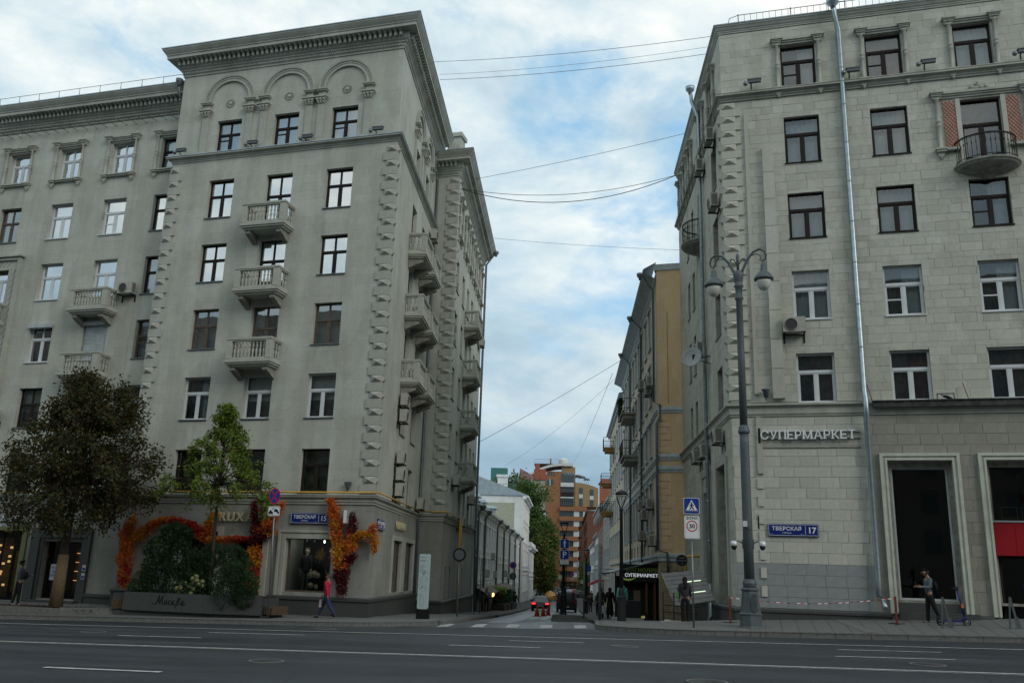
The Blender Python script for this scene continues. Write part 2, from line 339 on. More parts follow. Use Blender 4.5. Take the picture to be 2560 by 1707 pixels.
M_PAVE = mat('paving_slab', (.14, .142, .135), var=.16, scale=6, bump=.15)
M_PAVEJ = mat('paving_joint', (.07, .07, .068), var=0)
M_LAMP = mat('lamp_grey', (.10, .12, .128), rough=.5, metal=.1, var=.12, scale=5)
M_FROST = mat('frosted_glass', (.60, .60, .54), rough=.3, var=.05)
M_BLUE = mat('sign_blue', (.012, .045, .26), rough=.35, var=0); M_SW = mat('sign_white', (.72, .74, .76), rough=.4, var=0)
M_NAVY = mat('street_plate_blue', (.010, .025, .17), rough=.35, var=0)
M_RED = mat('sign_red', (.5, .02, .02), rough=.4, var=0); M_BLK = mat('black_paint', (.01, .01, .01), rough=.5, var=0)
M_SWG = mat('sign_grey', (.30, .31, .31), var=0)
M_STEEL = mat('galvanised_steel', (.20, .22, .23), rough=.4, metal=.7, var=.1)
M_BRASS = mat('brass', (.66, .60, .36), rough=.4, metal=.25, var=0)
M_LETT = mat('letter_metal', (.70, .74, .76), rough=.35, var=.03, metal=.2)

# ---------------------------------------------------------------- windows
_wc = {}
def win_parts(kind, w, h, fm):
    key = (kind, round(w, 2), round(h, 2), fm.name)
    if key in _wc: return _wc[key]
    t = .065; m = MB(); P = []
    m.box(0, w, 0, .07, 0, t); m.box(0, w, 0, .07, h-t, h); m.box(0, t, 0, .07, t, h-t); m.box(w-t, w, 0, .07, t, h-t)
    zt = h*(.64 if kind.startswith('pvc') else .60); c = w/2; tt = .045 if not kind.startswith('pvc') else .055
    if kind == 'shop':
        P = [(t, w-t, t, h-t)]
    elif kind == 'two':
        m.box(c-.03, c+.03, .002, .068, t, h-t); P = [(t, c-.03, t, h-t), (c+.03, w-t, t, h-t)]
    else:
        m.box(t, w-t, -.012, .075, zt-tt, zt+tt)
        m.box(c-.05, c+.05, .004, .066, t, zt-tt)
        if kind in ('old', 'oldv', 'pvc4'): m.box(c-.04, c+.04, .004, .066, zt+tt, h-t); P += [(t, c-.04, zt+tt, h-t), (c+.04, w-t, zt+tt, h-t)]
        else: P += [(t, w-t, zt+tt, h-t)]
        for a, b in ((t, c-.05), (c+.05, w-t)):
            # casement rim
            r = .04; m.box(a, b, .01, .06, t, t+r); m.box(a, b, .01, .06, zt-tt-r, zt-tt); m.box(a, a+r, .01, .06, t+r, zt-tt-r); m.box(b-r, b, .01, .06, t+r, zt-tt-r)
            if kind in ('oldv', 'pvcv') and a == t:
                zv = t+(zt-t)*(.70 if kind == 'oldv' else .5); m.box(a+r, b-r, .008, .062, zv-.025, zv+.025); P += [(a+r, b-r, t+r, zv-.025), (a+r, b-r, zv+.025, zt-tt-r)]
            else: P += [(a+r, b-r, t+r, zt-tt-r)]
    fme = m.mesh('window', fm); pm = []
    for a, b, c_, d in P: pm.append([MB().q([(a, .035, c_), (b, .035, c_), (b, .035, d), (a, .035, d)])])
    _wc[key] = (fme, P, {}); return _wc[key]
_cc = {}
def curtain_mesh(w, z0, z1, mt, flat=False, a=0, b=None):
    b = w if b is None else b; key = (round(w, 2), round(z0, 2), round(z1, 2), mt.name, flat, round(a, 2), round(b, 2))
    if key in _cc: return _cc[key]
    m = MB(); n = 4 if flat else max(8, int((b-a)*22)); rows = []
    ph = random.random()*6
    for z in (z0, z1): rows.append([(a+(b-a)*k/n, .26+(0 if flat else .035*sin(k*1.35+ph+.4*sin(k*.7))), z) for k in range(n+1)])
    m.grid(rows, smooth=not flat); _cc[key] = m.mesh('curtain', mt, False); return _cc[key]
def window(fac, x0, x1, z0, z1, kind='old', fm=None, gl=None, cur='sides', d=.2, sill=True, sm=None):
    fm = fm or M_BRN; gl = gl or M_GLL; w, h = x1-x0, z1-z0
    fme, P, cache = win_parts(kind, w, h, fm)
    o = fac.put('window', fme, x=x0, y=d, z=z0)
    for i, (a, b, c, e) in enumerate(P):
        k = (i, gl.name)
        if k not in cache: cache[k] = MB().q([(a, .035, c), (b, .035, c), (b, .035, e), (a, .035, e)]).mesh('pane', gl, False)
        link('pane', cache[k], o)
    if cur in ('full', 'blindfull'): link('curtain', curtain_mesh(w, .05, h-.05, M_CURT if cur == 'full' else M_BLIND, cur != 'full'), o)
    elif cur == 'sides':
        link('curtain', curtain_mesh(w, .05, h-.05, M_CURT, a=.04, b=w*.3), o); link('curtain', curtain_mesh(w, .05, h-.05, M_CURT, a=w*.72, b=w-.04), o)
    elif cur == 'right': link('curtain', curtain_mesh(w, .05, h-.05, M_CURT, a=w*.5, b=w-.04), o); link('curtain', curtain_mesh(w, .05, h-.05, M_CURTD, a=.04, b=w*.5), o)
    elif cur == 'dark': link('curtain', curtain_mesh(w, .05, h-.05, M_CURTD), o)
    elif cur == 'red': link('curtain', curtain_mesh(w, .05, h-.05, M_CURTD, a=.04, b=w*.5), o); link('curtain', curtain_mesh(w, .05, h-.05, M_CURTR, a=w*.5, b=w-.04), o)
    elif cur == 'blind': link('blind', curtain_mesh(w, h*.44, h-.05, M_BLIND, True), o); link('curtain', curtain_mesh(w, .05, h*.44, M_CURTD), o)
    if sill:
        k = ('sill', w, (sm or M_ZINCD).name, d)
        if k not in _cc: _cc[k] = MB().prism([(-.03, -.03), (w+.03, -.03), (w+.03, .012), (-.03, .012)], -d-.06, .0).mesh('sill', sm or M_ZINCD)
        link('sill', _cc[k], o)
    return o
# ---------------------------------------------------------------- cornices and mouldings
PROF_BIG = [(0,0),(.05,0),(.05,.08),(.09,.12),(.09,.23),(.16,.27),(.16,.34),(.23,.38),(.27,.44),(.27,.72),(.66,.72),(.66,.87),(.70,.89),(.70,.93),(.76,1.0),(.85,1.13),(.86,1.2),(.80,1.215),(0,1.3)]
PROF_STR = [(0,0),(.04,0),(.04,.05),(.09,.09),(.09,.14),(.17,.2),(.24,.2),(.24,.27),(.26,.28),(0,.32)]
PROF_BASE = [(0,0),(.05,0),(.05,.07),(.09,.1),(.09,.2),(.15,.26),(.2,.27),(.2,.34),(.22,.355),(0,.40)]
PROF_R = [(0,0),(.04,0),(.04,.05),(.07,.08),(.07,.12),(.11,.15),(.17,.26),(.2,.27),(.2,.33),(.24,.36),(0,.42)]
def cornice(root, name, prof, path, z, mt, bracket=None, rim=None):
    """path: list of (x, y, ox, oy) in root coordinates"""
    m = MB().sweep([(a, z+b) for a, b in prof], [((x, y), (ox, oy)) for x, y, ox, oy in path])
    o = ob(name, m, mt, root)
    if rim:
        za = z+prof[-3][1]; oa = prof[-3][0]
        ob('roof_flashing', MB().sweep([(oa-.02, za+.0), (oa+.03, za+.0), (oa+.03, za+.045), (0, za+.14)], [((x, y), (ox, oy)) for x, y, ox, oy in path]), rim, root)
    return o
def brackets(root, p0, p1, z, nrm, mt, step=.255, a0=.27, a1=.63, w=.12, zz=(.46, .715), name='bracket_row'):
    p0, p1 = Vector(p0), Vector(p1); d = (p1-p0); n = int(d.length/step); d.normalize(); nr = Vector(nrm)
    m = MB(); M = Matrix(((d.x, -nr.x, 0, p0.x), (d.y, -nr.y, 0, p0.y), (0, 0, 1, z), (0, 0, 0, 1)))
    for k in range(n+1):
        x = k*step
        m.prism([(0, 0)], 0, 0) if False else None
        b = MB(); i = [(x-w/2), (x+w/2)]
        # scrolled bracket: deep at the top, shallow at the foot
        ys = [(-a0+.005, zz[0]), (-a0-.16, zz[0]), (-a0-.18, zz[1]-.09), (-a1+.02, zz[1]-.03), (-a1+.02, zz[1]), (-a0+.005, zz[1])]
        n_ = len(ys); b.v = [(i[0], y, zc) for y, zc in ys]+[(i[1], y, zc) for y, zc in ys]
        b.f = [tuple(range(n_)), tuple(reversed(range(n_, 2*n_)))]+[(k2, n_+k2, n_+(k2+1) % n_, (k2+1) % n_) for k2 in range(n_)]; b.m = [0]*len(b.f); b.sm = [False]*len(b.f)
        m.add(b)
    m.tf(M); return ob(name, m, mt, root, kind='stuff')
def dentils(root, p0, p1, z, nrm, mt, step=.105, a0=.08, a1=.135, w=.05, zz=(.125, .225)):
    p0, p1 = Vector(p0), Vector(p1); d = (p1-p0); n = int(d.length/step); d.normalize(); nr = Vector(nrm)
    m = MB(); M = Matrix(((d.x, -nr.x, 0, p0.x), (d.y, -nr.y, 0, p0.y), (0, 0, 1, z), (0, 0, 0, 1)))
    for k in range(n+1): m.box(k*step-w/2, k*step+w/2, -a1, -a0, zz[0], zz[1])
    m.tf(M); return ob('dentil_row', m, mt, root, kind='stuff')
# ---------------------------------------------------------------- stone balcony
_bal = {}
def bal_meshes():
    if _bal: return _bal
    _bal['baluster'] = MB().lathe([(.045,0),(.045,.05),(.028,.08),(.05,.2),(.052,.27),(.03,.36),(.024,.42),(.045,.43),(.045,.47),(.026,.49),(.03,.58),(.045,.62),(.045,.66)], n=8).mesh('baluster', M_TRIM)
    _bal['post'] = MB().box(-.13, .13, -.13, .13, 0, .78).mesh('corner_post', M_TRIM)
    return _bal
def balcony(fac, x0, x1, zf, dep=.9, name='balcony'):
    """floor top at zf; rail top at zf+.95"""
    bm_ = bal_meshes(); w = x1-x0
    m = MB()
    for a, b, c in ((0, -.14, 0), (.05, -.22, -.14), (.14, -.30, -.22)): m.box(a, w-a, -dep+a, 0, b, c)
    o = fac.put(name, m, M_TRIM, x=x0, z=zf)
    r = MB(); r.box(.02, w-.02, -dep+.02, -dep+.24, .86, .95); r.box(.02, .24, -dep+.24, 0, .86, .95); r.box(w-.24, w-.02, -dep+.24, 0, .86, .95)
    r.box(.05, w-.05, -dep+.05, -dep+.21, .80, .86); r.box(.05, .21, -dep+.21, 0, .80, .86); r.box(w-.21, w-.05, -dep+.21, 0, .80, .86)
    ob('hand_rail', r, M_TRIM, o)
    k = MB(); k.box(.06, w-.06, -dep+.06, -dep+.2, .0, .08); k.box(.06, .2, -dep+.2, 0, 0, .08); k.box(w-.2, w-.06, -dep+.2, 0, 0, .08); ob('bottom_rail', k, M_TRIM, o)
    for px in (.17, w-.17): link('corner_post', bm_['post'], o, Matrix.Translation((px, -dep+.17, .04)))
    n = 9
    for i in range(n): link('baluster', bm_['baluster'], o, Matrix.Translation((.42+(w-.84)*i/(n-1), -dep+.14, .1)))
    for px in (.14, w-.14):
        for i in range(3): link('baluster', bm_['baluster'], o, Matrix.Translation((px, -dep+.44+i*.2, .1)))
    for px in (.35, w-.35):
        b = MB(); b.q([(px-.12, -dep+.2, -.30), (px-.12, -dep+.2, -.46), (px-.12, -.02, -.75), (px-.12, -.02, -.30)]); b.q([(px+.12, -dep+.2, -.30), (px+.12, -.02, -.30), (px+.12, -.02, -.75), (px+.12, -dep+.2, -.46)])
        b.q([(px-.12, -dep+.2, -.30), (px+.12, -dep+.2, -.30), (px+.12, -dep+.2, -.46), (px-.12, -dep+.2, -.46)]); b.q([(px-.12, -dep+.2, -.46), (px+.12, -dep+.2, -.46), (px+.12, -.02, -.75), (px-.12, -.02, -.75)])
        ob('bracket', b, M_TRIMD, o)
    return o
# ---------------------------------------------------------------- window surround with colonnettes
_aed = {}
def aedicule(fac, x0, x1, z0, z1, mt=None, sc=1.0, shelf=True, key='a', vert=0):
    mt = mt or M_TRIM; w = x1-x0; h = z1-z0; K = (round(w, 2), round(h, 2), mt.name, sc)
    if K not in _aed:
        c = [(.085,0),(.085,.05),(.06,.07),(.06,h*.42),(.075,h*.44),(.095,h*.46),(.075,h*.48),(.06,h*.5),(.075,h*.52),(.095,h*.54),(.075,h*.56),(.057,h*.58),(.052,h*.96),(.075,h*.98),(.09,h*1.0)]
        col = MB().lathe([(r*sc, z) for r, z in c], n=10).mesh('colonnette', mt)
        cap = MB().frust(-.12, .12, -.17, .02, 0, .09, -.05, 0).box(-.17, .17, -.22, .02, .09, .15).box(-.2, .2, -.25, .02, .15, .2).box(-.24, .24, -.29, .02, .2, .27).lathe([(.03,.27),(.075,.31),(.085,.36),(.06,.41),(.0,.43)], cy=-.1, n=8, caps=False).mesh('capital', mt)
        con = MB().box(-.2, .2, -.24, .02, -.06, 0).box(-.16, .16, -.2, .02, -.14, -.06).frust(-.08, .08, -.12, .02, -.3, -.14, -.04, 0).lathe([(.0,-.42),(.05,-.38),(.06,-.34),(.045,-.3)], cy=-.07, n=8, caps=False).mesh('console', mt)
        lin = MB().box(.1, w+.16-.1+.0, -.08, .01, .02, .1).box(0, w+.2, -.13, .01, .1, .17).box(0, w+.2, -.18, .01, .17, .26).mesh('lintel', mt)
        she = MB().box(0, w+.0, -.2, .01, -.06, 0).box(0, w, -.14, .01, -.13, -.06).mesh('shelf', mt)
        _aed[K] = (col, cap, con, lin, she)
    col, cap, con, lin, she = _aed[K]
    for x in (x0-.13, x1+.13):
        fac.put('colonnette', col, x=x, y=-.1, z=z0); fac.put('capital', cap, x=x, z=z1); fac.put('console', con, x=x, z=z0)
    fac.put('lintel', lin, x=x0-.1, z=z1)
    if shelf: fac.put('shelf', she, x=x0, z=z0)
def ac_unit(root_fac, x, z, label, rot=0, y=-.42, group=None, w=.8):
    """outdoor unit bolted to a wall; a thing of its own, placed in world space"""
    W = root_fac.root.matrix_basis @ root_fac.M @ Matrix.Translation((x, y, z)) @ Matrix.Rotation(rot, 4, 'Z')
    t = thing('air_conditioner', label, 'air conditioner', W, group)
    if 'ac' not in _cc:
        b = MB().box(-.4, .4, 0, .3, 0, .56); g = MB()
        for k in range(12): g.box(-.33, .13, -.012, 0, .05+k*.04, .065+k*.04)
        g.lathe([(.23,0),(.23,.01)], n=20); r = MB().lathe([(.22,0),(.24,.0),(.24,.03),(.22,.03)], n=20, caps=False).tf(Matrix.Translation((-.1, -.001, .28)) @ Matrix.Rotation(pi/2, 4, 'X'))
        d = MB().lathe([(.21,0),(.21,.008)], n=20).tf(Matrix.Translation((-.1, -.004, .28)) @ Matrix.Rotation(pi/2, 4, 'X'))
        s = MB().box(-.38, -.32, .0, .42, -.05, 0).box(.32, .38, 0, .42, -.05, 0).box(-.38, -.32, .38, .42, -.35, 0).box(.32, .38, .38, .42, -.35, 0).box(-.38, .38, .36, .4, -.06, -.03)
        sd = MB()
        for k in range(11): sd.box(.4, .408, .04, .26, .06+k*.042, .075+k*.042)
        _cc['ac'] = (b.mesh('casing', M_AC), d.mesh('fan_grille', M_ACD), r.mesh('fan_ring', M_AC), s.mesh('bracket', M_IRON), sd.mesh('side_vents', M_ACD))
    for n_, me in zip(('casing', 'fan_grille', 'fan_ring', 'bracket', 'side_vents'), _cc['ac']): link(n_, me, t)
    return t
def downpipe(label, pts, r=.07, mt=None, hopper=True, foot=True, clamps=1.6, group=None):
    """rain pipe down a wall; pts are world points from the top"""
    P = [Vector(p) for p in pts]; M = Matrix.Translation(P[-1]); t = thing('drainpipe', label, 'drainpipe', M, group)
    Q = [p-P[-1] for p in P]; mt = mt or M_ZINC
    ob('pipe', MB().tube(Q, r, 12), mt, t)
    if hopper: ob('hopper', MB().lathe([(r, -.32), (r*1.1, -.22), (r*2.4, -.1), (r*2.6, .06)], n=14, cx=Q[0].x, cy=Q[0].y, cz=Q[0].z), mt, t)
    c = MB(); a, b = max(zip(Q, Q[1:]), key=lambda s: (s[1]-s[0]).length); L_ = (b-a).length; n = int(L_/clamps)
    for k in range(1, n):
        p = a.lerp(b, k/n); c.lathe([(r+.004, -.025), (r+.014, -.02), (r+.014, .02), (r+.004, .025)], n=12, cx=p.x, cy=p.y, cz=p.z, caps=False)
    ob('clamps', c, mt, t); return t
_txt = {}
def text_mesh(s, size=1, depth=.03, mt=None, shear=0, space=1, bold=0, al='CENTER'):
    k = (s, size, depth, mt.name, shear, space, bold, al)
    if k in _txt: return _txt[k]
    c = D.curves.new('t', 'FONT'); c.body = s; c.size = size; c.extrude = depth/2; c.align_x = al; c.shear = shear; c.space_character = space; c.offset = bold; c.resolution_u = 3
    o = D.objects.new('t', c); COL.objects.link(o); dg = bpy.context.evaluated_depsgraph_get()
    me = D.meshes.new_from_object(o.evaluated_get(dg)); D.objects.remove(o); D.curves.remove(c)
    me.materials.clear(); me.materials.append(mt); _txt[k] = me; return me
TXM = Matrix.Rotation(pi/2, 4, 'X')          # text upright, facing -y of its frame
def put_text(name, s, root, x, y, z, size, mt, depth=.02, **k):
    return link(name, text_mesh(s, size, depth, mt, **k), root, Matrix.Translation((x, y, z)) @ TXM)
# ================================================================ quoins
def quoins(root, c, dA, nA, dB, nB, z0, n, pitch, hb, hd, wa=.62, wda=.46, wb=.4, wdb=.3, mt=None, two=True):
    """corner stones: plain blocks and diamond-pointed blocks in turn, wrapped round the corner"""
    mt = mt or M_TRIM; c, dA, nA, dB, nB = [Vector((a[0], a[1])) for a in (c, dA, nA, dB, nB)]
    det = nA.x*nB.y-nA.y*nB.x; oc = Vector(((nB.y-nA.y)/det, (nA.x-nB.x)/det))
    def blk(wA, wB, h, e, dia):
        m = MB(); pl = [c+dA*wA, c+dA*wA+nA*e, c+oc*e, c+dB*wB+nB*e, c+dB*wB]
        lo = [(p.x, p.y, 0) for p in pl]; hi = [(p.x, p.y, h) for p in pl]
        m.q(lo+[(c.x, c.y, 0)]); m.q(hi+[(c.x, c.y, h)])
        for i, nn, on in ((0, None, 0), (1, nA, 1), (2, nB, 1), (3, None, 0)):
            q = [lo[i], lo[i+1], hi[i+1], hi[i]]
            if dia and on:
                ce = Vector(((lo[i][0]+lo[i+1][0])/2+nn.x*.13, (lo[i][1]+lo[i+1][1])/2+nn.y*.13, h/2))
                for k in range(4): m.q([q[k], q[(k+1) % 4], ce])
            else: m.q(q)
        return m.mesh('quoin_stone', mt)
    A = blk(wa, wb, hb-.012, .06, False); B = blk(wda, wdb, hd-.012, .045, True)
    for k in range(n):
        link('quoin_stone', A, root, Matrix.Translation((0, 0, z0+k*pitch))); link('quoin_stone', B, root, Matrix.Translation((0, 0, z0+k*pitch+hb)))
ROWS = [(17.54, 19.47), (14.40, 16.25), (11.23, 13.10), (8.04, 9.96), (4.95, 6.74)]
# ================================================================ left building (number 15)
LB = thing('apartment_building', 'pale grey corner apartment building with triple arches and balustraded balconies, behind the autumn leaf garland', 'building', F_FRONT)
fT = Fac(LB, F_FRONT); fW = Fac(LB, F_WING); fS = Fac(LB, F_TSIDE); fBf = Fac(LB, F_B2F); fBs = Fac(LB, F_B2S)
TC = [(-9.5, -8.16), (-6.45, -5.1), (-3.4, -2.08)]
holes = []
for z0, z1 in ROWS:
    for x0, x1 in TC: holes.append((x0, x1, z0 if x0 != TC[1][0] or z0 < 8.2 else z0-.6, z1))
ARX = [(-9.45, -8.12), (-6.37, -5.08), (-3.39, -2.07)]
for x0, x1 in ARX: holes.append((x0, x1, 20.86, 22.57))
holes += [(-3.72, -1.62, .99, 3.12, .32), (-8.6, -6.9, .1, 3.3, .5), (-6.1, -4.75, .1, 3.0, .5)]
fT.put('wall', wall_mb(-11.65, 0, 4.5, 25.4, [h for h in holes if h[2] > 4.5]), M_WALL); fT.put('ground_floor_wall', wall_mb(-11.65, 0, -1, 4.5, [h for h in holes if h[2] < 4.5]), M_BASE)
fT.put('left_return_wall', MB().q([(-11.65, 0, -1), (-11.65, 1.0, -1), (-11.65, 1.0, 25.4), (-11.65, 0, 25.4)]).q([(-11.65, 1, 24), (-11.65, 6, 24), (-11.65, 6, 25.4), (-11.65, 1, 25.4)]), M_WALL)
fT.put('inner_wall', MB().q([(-11.6, 1.7, 0), (-.6, 1.7, 0), (-.6, 1.7, 25.4), (-11.6, 1.7, 25.4)]), M_DARK)
random.seed(3)
kinds = {0: ('old', M_BRN, M_GLL), 1: ('old', M_BRN, M_GLL), 2: ('old', M_BRN2, M_GLM), 3: ('pvc', M_WHT, M_GLR), 4: ('pvc', M_BRN, M_GLR)}
for r, (z0, z1) in enumerate(ROWS):
    for c, (x0, x1) in enumerate(TC):
        k, fm, gl = kinds[r]
        zz = z0-.6 if (c == 1 and z0 >= 8.2 and r < 3) else z0
        cur = {0: 'none', 1: 'sides', 2: ['full', 'sides', 'blindfull'][c], 3: ['right', 'blind', 'blind'][c], 4: 'dark'}[r]
        if r == 2 and c == 1: k = 'oldv'
        if r == 2 and c == 0: k = 'oldv'
        window(fT, x0, x1, zz, z1, k, fm, gl, cur)
for i, (x0, x1) in enumerate(ARX): window(fT, x0, x1, 20.86, 22.57, 'oldv', M_BRN, M_GLM, 'full')
# blind arches with pilasters, capitals and rosettes
def arch_group(fac, cs, R=1.36, spring=23.56, zb=20.86, pw=.33):
    half = R-.16
    band = MB(); n = 22; ri, ro = R-.3, R
    prof = [(ri, 0), (ri, -.1), (ri+.09, -.1), (ri+.09, -.07), (ro-.06, -.07), (ro-.06, -.13), (ro+.02, -.15), (ro+.02, 0)]
    rows = [[(r*cos(pi*k/n), y, r*sin(pi*k/n)) for r, y in prof] for k in range(n+1)]
    band.grid(rows, smooth=False)
    for k in range(34):    # bead row on the arch
        a = pi*(k+.5)/34; r = (ri+ro)/2+.03; b = MB().box(-.035, .035, -.1, -.07, -.05, .05); band.add(b, Matrix.Translation((r*cos(a), 0, r*sin(a))) @ Matrix.Rotation(-a, 4, 'Y') @ Matrix.Rotation(.5, 4, 'Y'))
    bm_ = band.mesh('arch_moulding', M_TRIM)
    pil = MB().box(-pw/2, pw/2, -.09, .01, 0, spring-zb-.75).box(-pw/2-.06, pw/2+.06, -.14, .01, 0, .12).mesh('pilaster', M_TRIM)
    c = MB().frust(-pw/2-.10, pw/2+.10, -.2, .01, .28, -.0, .09, .0).box(-pw/2-.14, pw/2+.14, -.24, .01, .28, .34)
    c = MB()
    for k, (a, z0, z1) in enumerate(((.02, 0, .1), (.06, .1, .2), (.11, .2, .28), (.16, .28, .34))): c.box(-pw/2-a, pw/2+a, -.1-a, .01, z0, z1)
    for x in (-.12, 0, .12): c.lathe([(.02, .02), (.05, .08), (.03, .14)], cx=x*1.2, cy=-.14, n=6, caps=False); c.lathe([(.02, .12), (.06, .17), (.03, .23)], cx=x*1.5, cy=-.19, n=6, caps=False)
    cap = c.mesh('capital', M_TRIM)
    ent = MB().box(-pw/2, pw/2, -.1, .01, 0, .22).box(-pw/2-.09, pw/2+.09, -.2, .01, .22, .28).box(-pw/2-.13, pw/2+.13, -.24, .01, .28, .33).mesh('impost', M_TRIM)
    ro_ = MB().lathe([(.10,0),(.10,.03),(.05,.05),(0,.055)], n=12)
    for k in range(18): ro_.add(MB().frust(-.022, .022, .12, .24, 0, .045, .008, .02), Matrix.Rotation(2*pi*k/18, 4, 'Z'))
    rs = ro_.tf(Matrix.Rotation(pi/2, 4, 'X')).mesh('rosette', M_TRIM)
    xs = []
    for cx in cs:
        fac.put('arch_moulding', bm_, x=cx, z=spring); fac.put('rosette', rs, x=cx+.05, y=0, z=spring-.1)
        for s in (-1, 1):
            px = cx+s*(R-.17); xs.append(px)
            fac.put('pilaster', pil, x=px, z=zb); fac.put('capital', cap, x=px, z=spring-.75); fac.put('impost', ent, x=px, z=spring-.34)
    for a, b in zip(cs, cs[1:]): fac.put('impost_link', MB().box(a+R+.08, b-R-.08, -.08, .01, -.12, -.02).box(a+R+.08, b-R-.08, -.05, .01, -.36, -.3), M_TRIM, z=spring)
arch_group(fT, [-8.9, -5.75, -2.75]); arch_group(fS, [5.15, 8.1], R=1.22)
for x0, x1 in TC[1:2]:
    for zf in (16.78, 13.72, 10.50): balcony(fT, -7.02, -4.77, zf)
# tower side
SC = [(4.52, 5.78), (7.48, 8.72)]
hs = [(x0, x1, z0-(.6 if z0 > 11 else 0), z1) for z0, z1 in ROWS for x0, x1 in SC] + [(x0, x1, 20.86, 22.57) for x0, x1 in SC] + [(4.7, 6.9, .95, 3.25, .2), (7.75, 10.1, .95, 3.25, .2)]
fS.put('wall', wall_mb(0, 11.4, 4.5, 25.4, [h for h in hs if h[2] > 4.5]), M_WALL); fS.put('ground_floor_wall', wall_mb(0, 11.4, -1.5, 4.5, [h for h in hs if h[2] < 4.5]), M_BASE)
fS.put('inner_wall', MB().q([(.7, 1.7, 0), (11.1, 1.7, 0), (11.1, 1.7, 25.4), (.7, 1.7, 25.4)]), M_DARK)
for r, (z0, z1) in enumerate(ROWS):
    for x0, x1 in SC: window(fS, x0, x1, z0-(.6 if z0 > 11 else 0), z1, 'old', M_BRN, M_GLM, 'dark')
for x0, x1 in SC: window(fS, x0, x1, 20.86, 22.57, 'old', M_BRN, M_GLM, 'full')
for zf in (16.78, 13.70, 10.5):
    balcony(fS, 4.0, 6.3, zf); balcony(fS, 7.0, 9.2, zf)
for x0, x1 in ((4.7, 6.9), (7.75, 10.1)):
    fS.put('shop_window_frame', MB().box(x0-.22, x0, -.06, .0, .95, 3.45).box(x1, x1+.22, -.06, 0, .95, 3.45).box(x0, x1, -.06, 0, 3.25, 3.45), M_TRIM)
    window(fS, x0, x1, .95, 3.25, 'two', M_BRN2, M_GLD, 'blindfull', d=.12, sill=False)
# block 2
fBf.put('wall', wall_mb(-.3, 1.382, 4.5, 24.4, []), M_WALL); fBf.put('ground_floor_wall', wall_mb(-.3, 1.382, -2, 4.5, []), M_BASE)
BX = [(.9, 1.95), (3.75, 4.85), (6.2, 7.3), (8.6, 9.7), (11.0, 12.1), (13.2, 14.2)]
rowsB = [(17.35, 19.22), (14.25, 16.12), (11.15, 12.95), (8.0, 9.8), (4.95, 6.72)]
hb = [(a, b, z0, z1) for z0, z1 in rowsB for a, b in BX] + [(a, b, 20.7, 22.5) for a, b in BX]
hb += [(1.7, 2.3, .2, 2.2), (3.5, 4.1, .2, 2.2), (7.2, 7.8, .2, 2.2), (9.4, 10.0, .2, 2.2)]
fBs.put('wall', wall_mb(0, 15.6, 4.5, 24.4, [h for h in hb if h[2] > 4.5]), M_WALL); fBs.put('ground_floor_wall', wall_mb(0, 15.6, -2.4, 4.5, [h for h in hb if h[2] < 4.5]), M_BASE)
fBs.put('inner_wall', MB().q([(.6, 1.4, -2), (15.5, 1.4, -2), (15.5, 1.4, 24.3), (.6, 1.4, 24.3)]), M_DARK)
fBs.put('end_wall', MB().q([(15.6, 0, -2.4), (15.6, 12, -2.4), (15.6, 12, 24.4), (15.6, 0, 24.4)]), M_WALL)
for a, b in BX:
    for i, (z0, z1) in enumerate(rowsB): window(fBs, a, b, z0, z1, 'old' if i < 3 else 'pvc', M_BRN if i != 3 else M_WHT, M_GLM, 'dark')
    window(fBs, a, b, 20.7, 22.5, 'old', M_BRN, M_GLM, 'dark'); aedicule(fBs, a, b, 20.6, 22.65)
for zf in (16.55, 13.45, 10.35, 7.25): balcony(fBs, 5.4, 8.1, zf)
# wing
WC = [(-25.75, -24.45), (-22.62, -21.3), (-19.45, -18.1), (-16.25, -14.9), (-13.3, -11.9)]
rowsW = [(17.62, 19.53), (14.38, 16.3), (11.2, 13.1), (8.0, 9.93), (4.9, 6.75)]
hw = [(a, b, z0, z1) for z0, z1 in rowsW for a, b in WC] + [(a, b, 20.9, 22.64) for a, b in WC] + [(-20.6, -17.62, -.2, 3.2, .5), (-16.57, -14.47, .25, 2.75, .5)]
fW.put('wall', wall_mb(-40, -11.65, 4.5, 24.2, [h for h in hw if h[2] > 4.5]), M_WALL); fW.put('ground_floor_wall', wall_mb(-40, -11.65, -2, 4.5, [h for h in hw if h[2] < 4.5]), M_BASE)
fW.put('inner_wall', MB().q([(-40, 1.7, -1), (-11.7, 1.7, -1), (-11.7, 1.7, 24.2), (-40, 1.7, 24.2)]), M_DARK)
spec = {(0,1):('old',M_BRN2,M_GLM,'sides'),(0,2):('pvc',M_WHT,M_GLL,'right'),(0,3):('pvcv',M_WHT,M_GLL,'right'),(0,4):('old',M_BRN,M_GLL,'none'),
        (1,1):('pvc',M_WHT,M_GLL,'none'),(1,2):('pvc',M_WHT,M_GLL,'sides'),(1,3):('pvc',M_WHT,M_GLL,'sides'),(1,4):('old',M_BRN,M_GLM,'sides'),
        (2,1):('pvc',M_WHT,M_GLM,'none'),(2,2):('pvc4',M_WHT,M_GLM,'dark'),(2,3):('pvc',M_WHT,M_GLR,'blindfull'),(2,4):('oldv',M_BRN2,M_GLR,'full'),
        (3,1):('pvc',M_WHT,M_GLR,'dark'),(3,2):('old',M_BRN,M_GLR,'blind'),(3,3):('pvc',M_WHT,M_GLR,'full'),(3,4):('pvc',M_WHT,M_GLR,'dark')}
for r, (z0, z1) in enumerate(rowsW):
    for c, (a, b) in enumerate(WC):
        k = spec.get((r, c), ('pvc', M_BRN, M_GLR, 'dark')); window(fW, a, b, z0, z1, *k, sm=(M_WHT if k[1] == M_WHT else M_ZINCD))
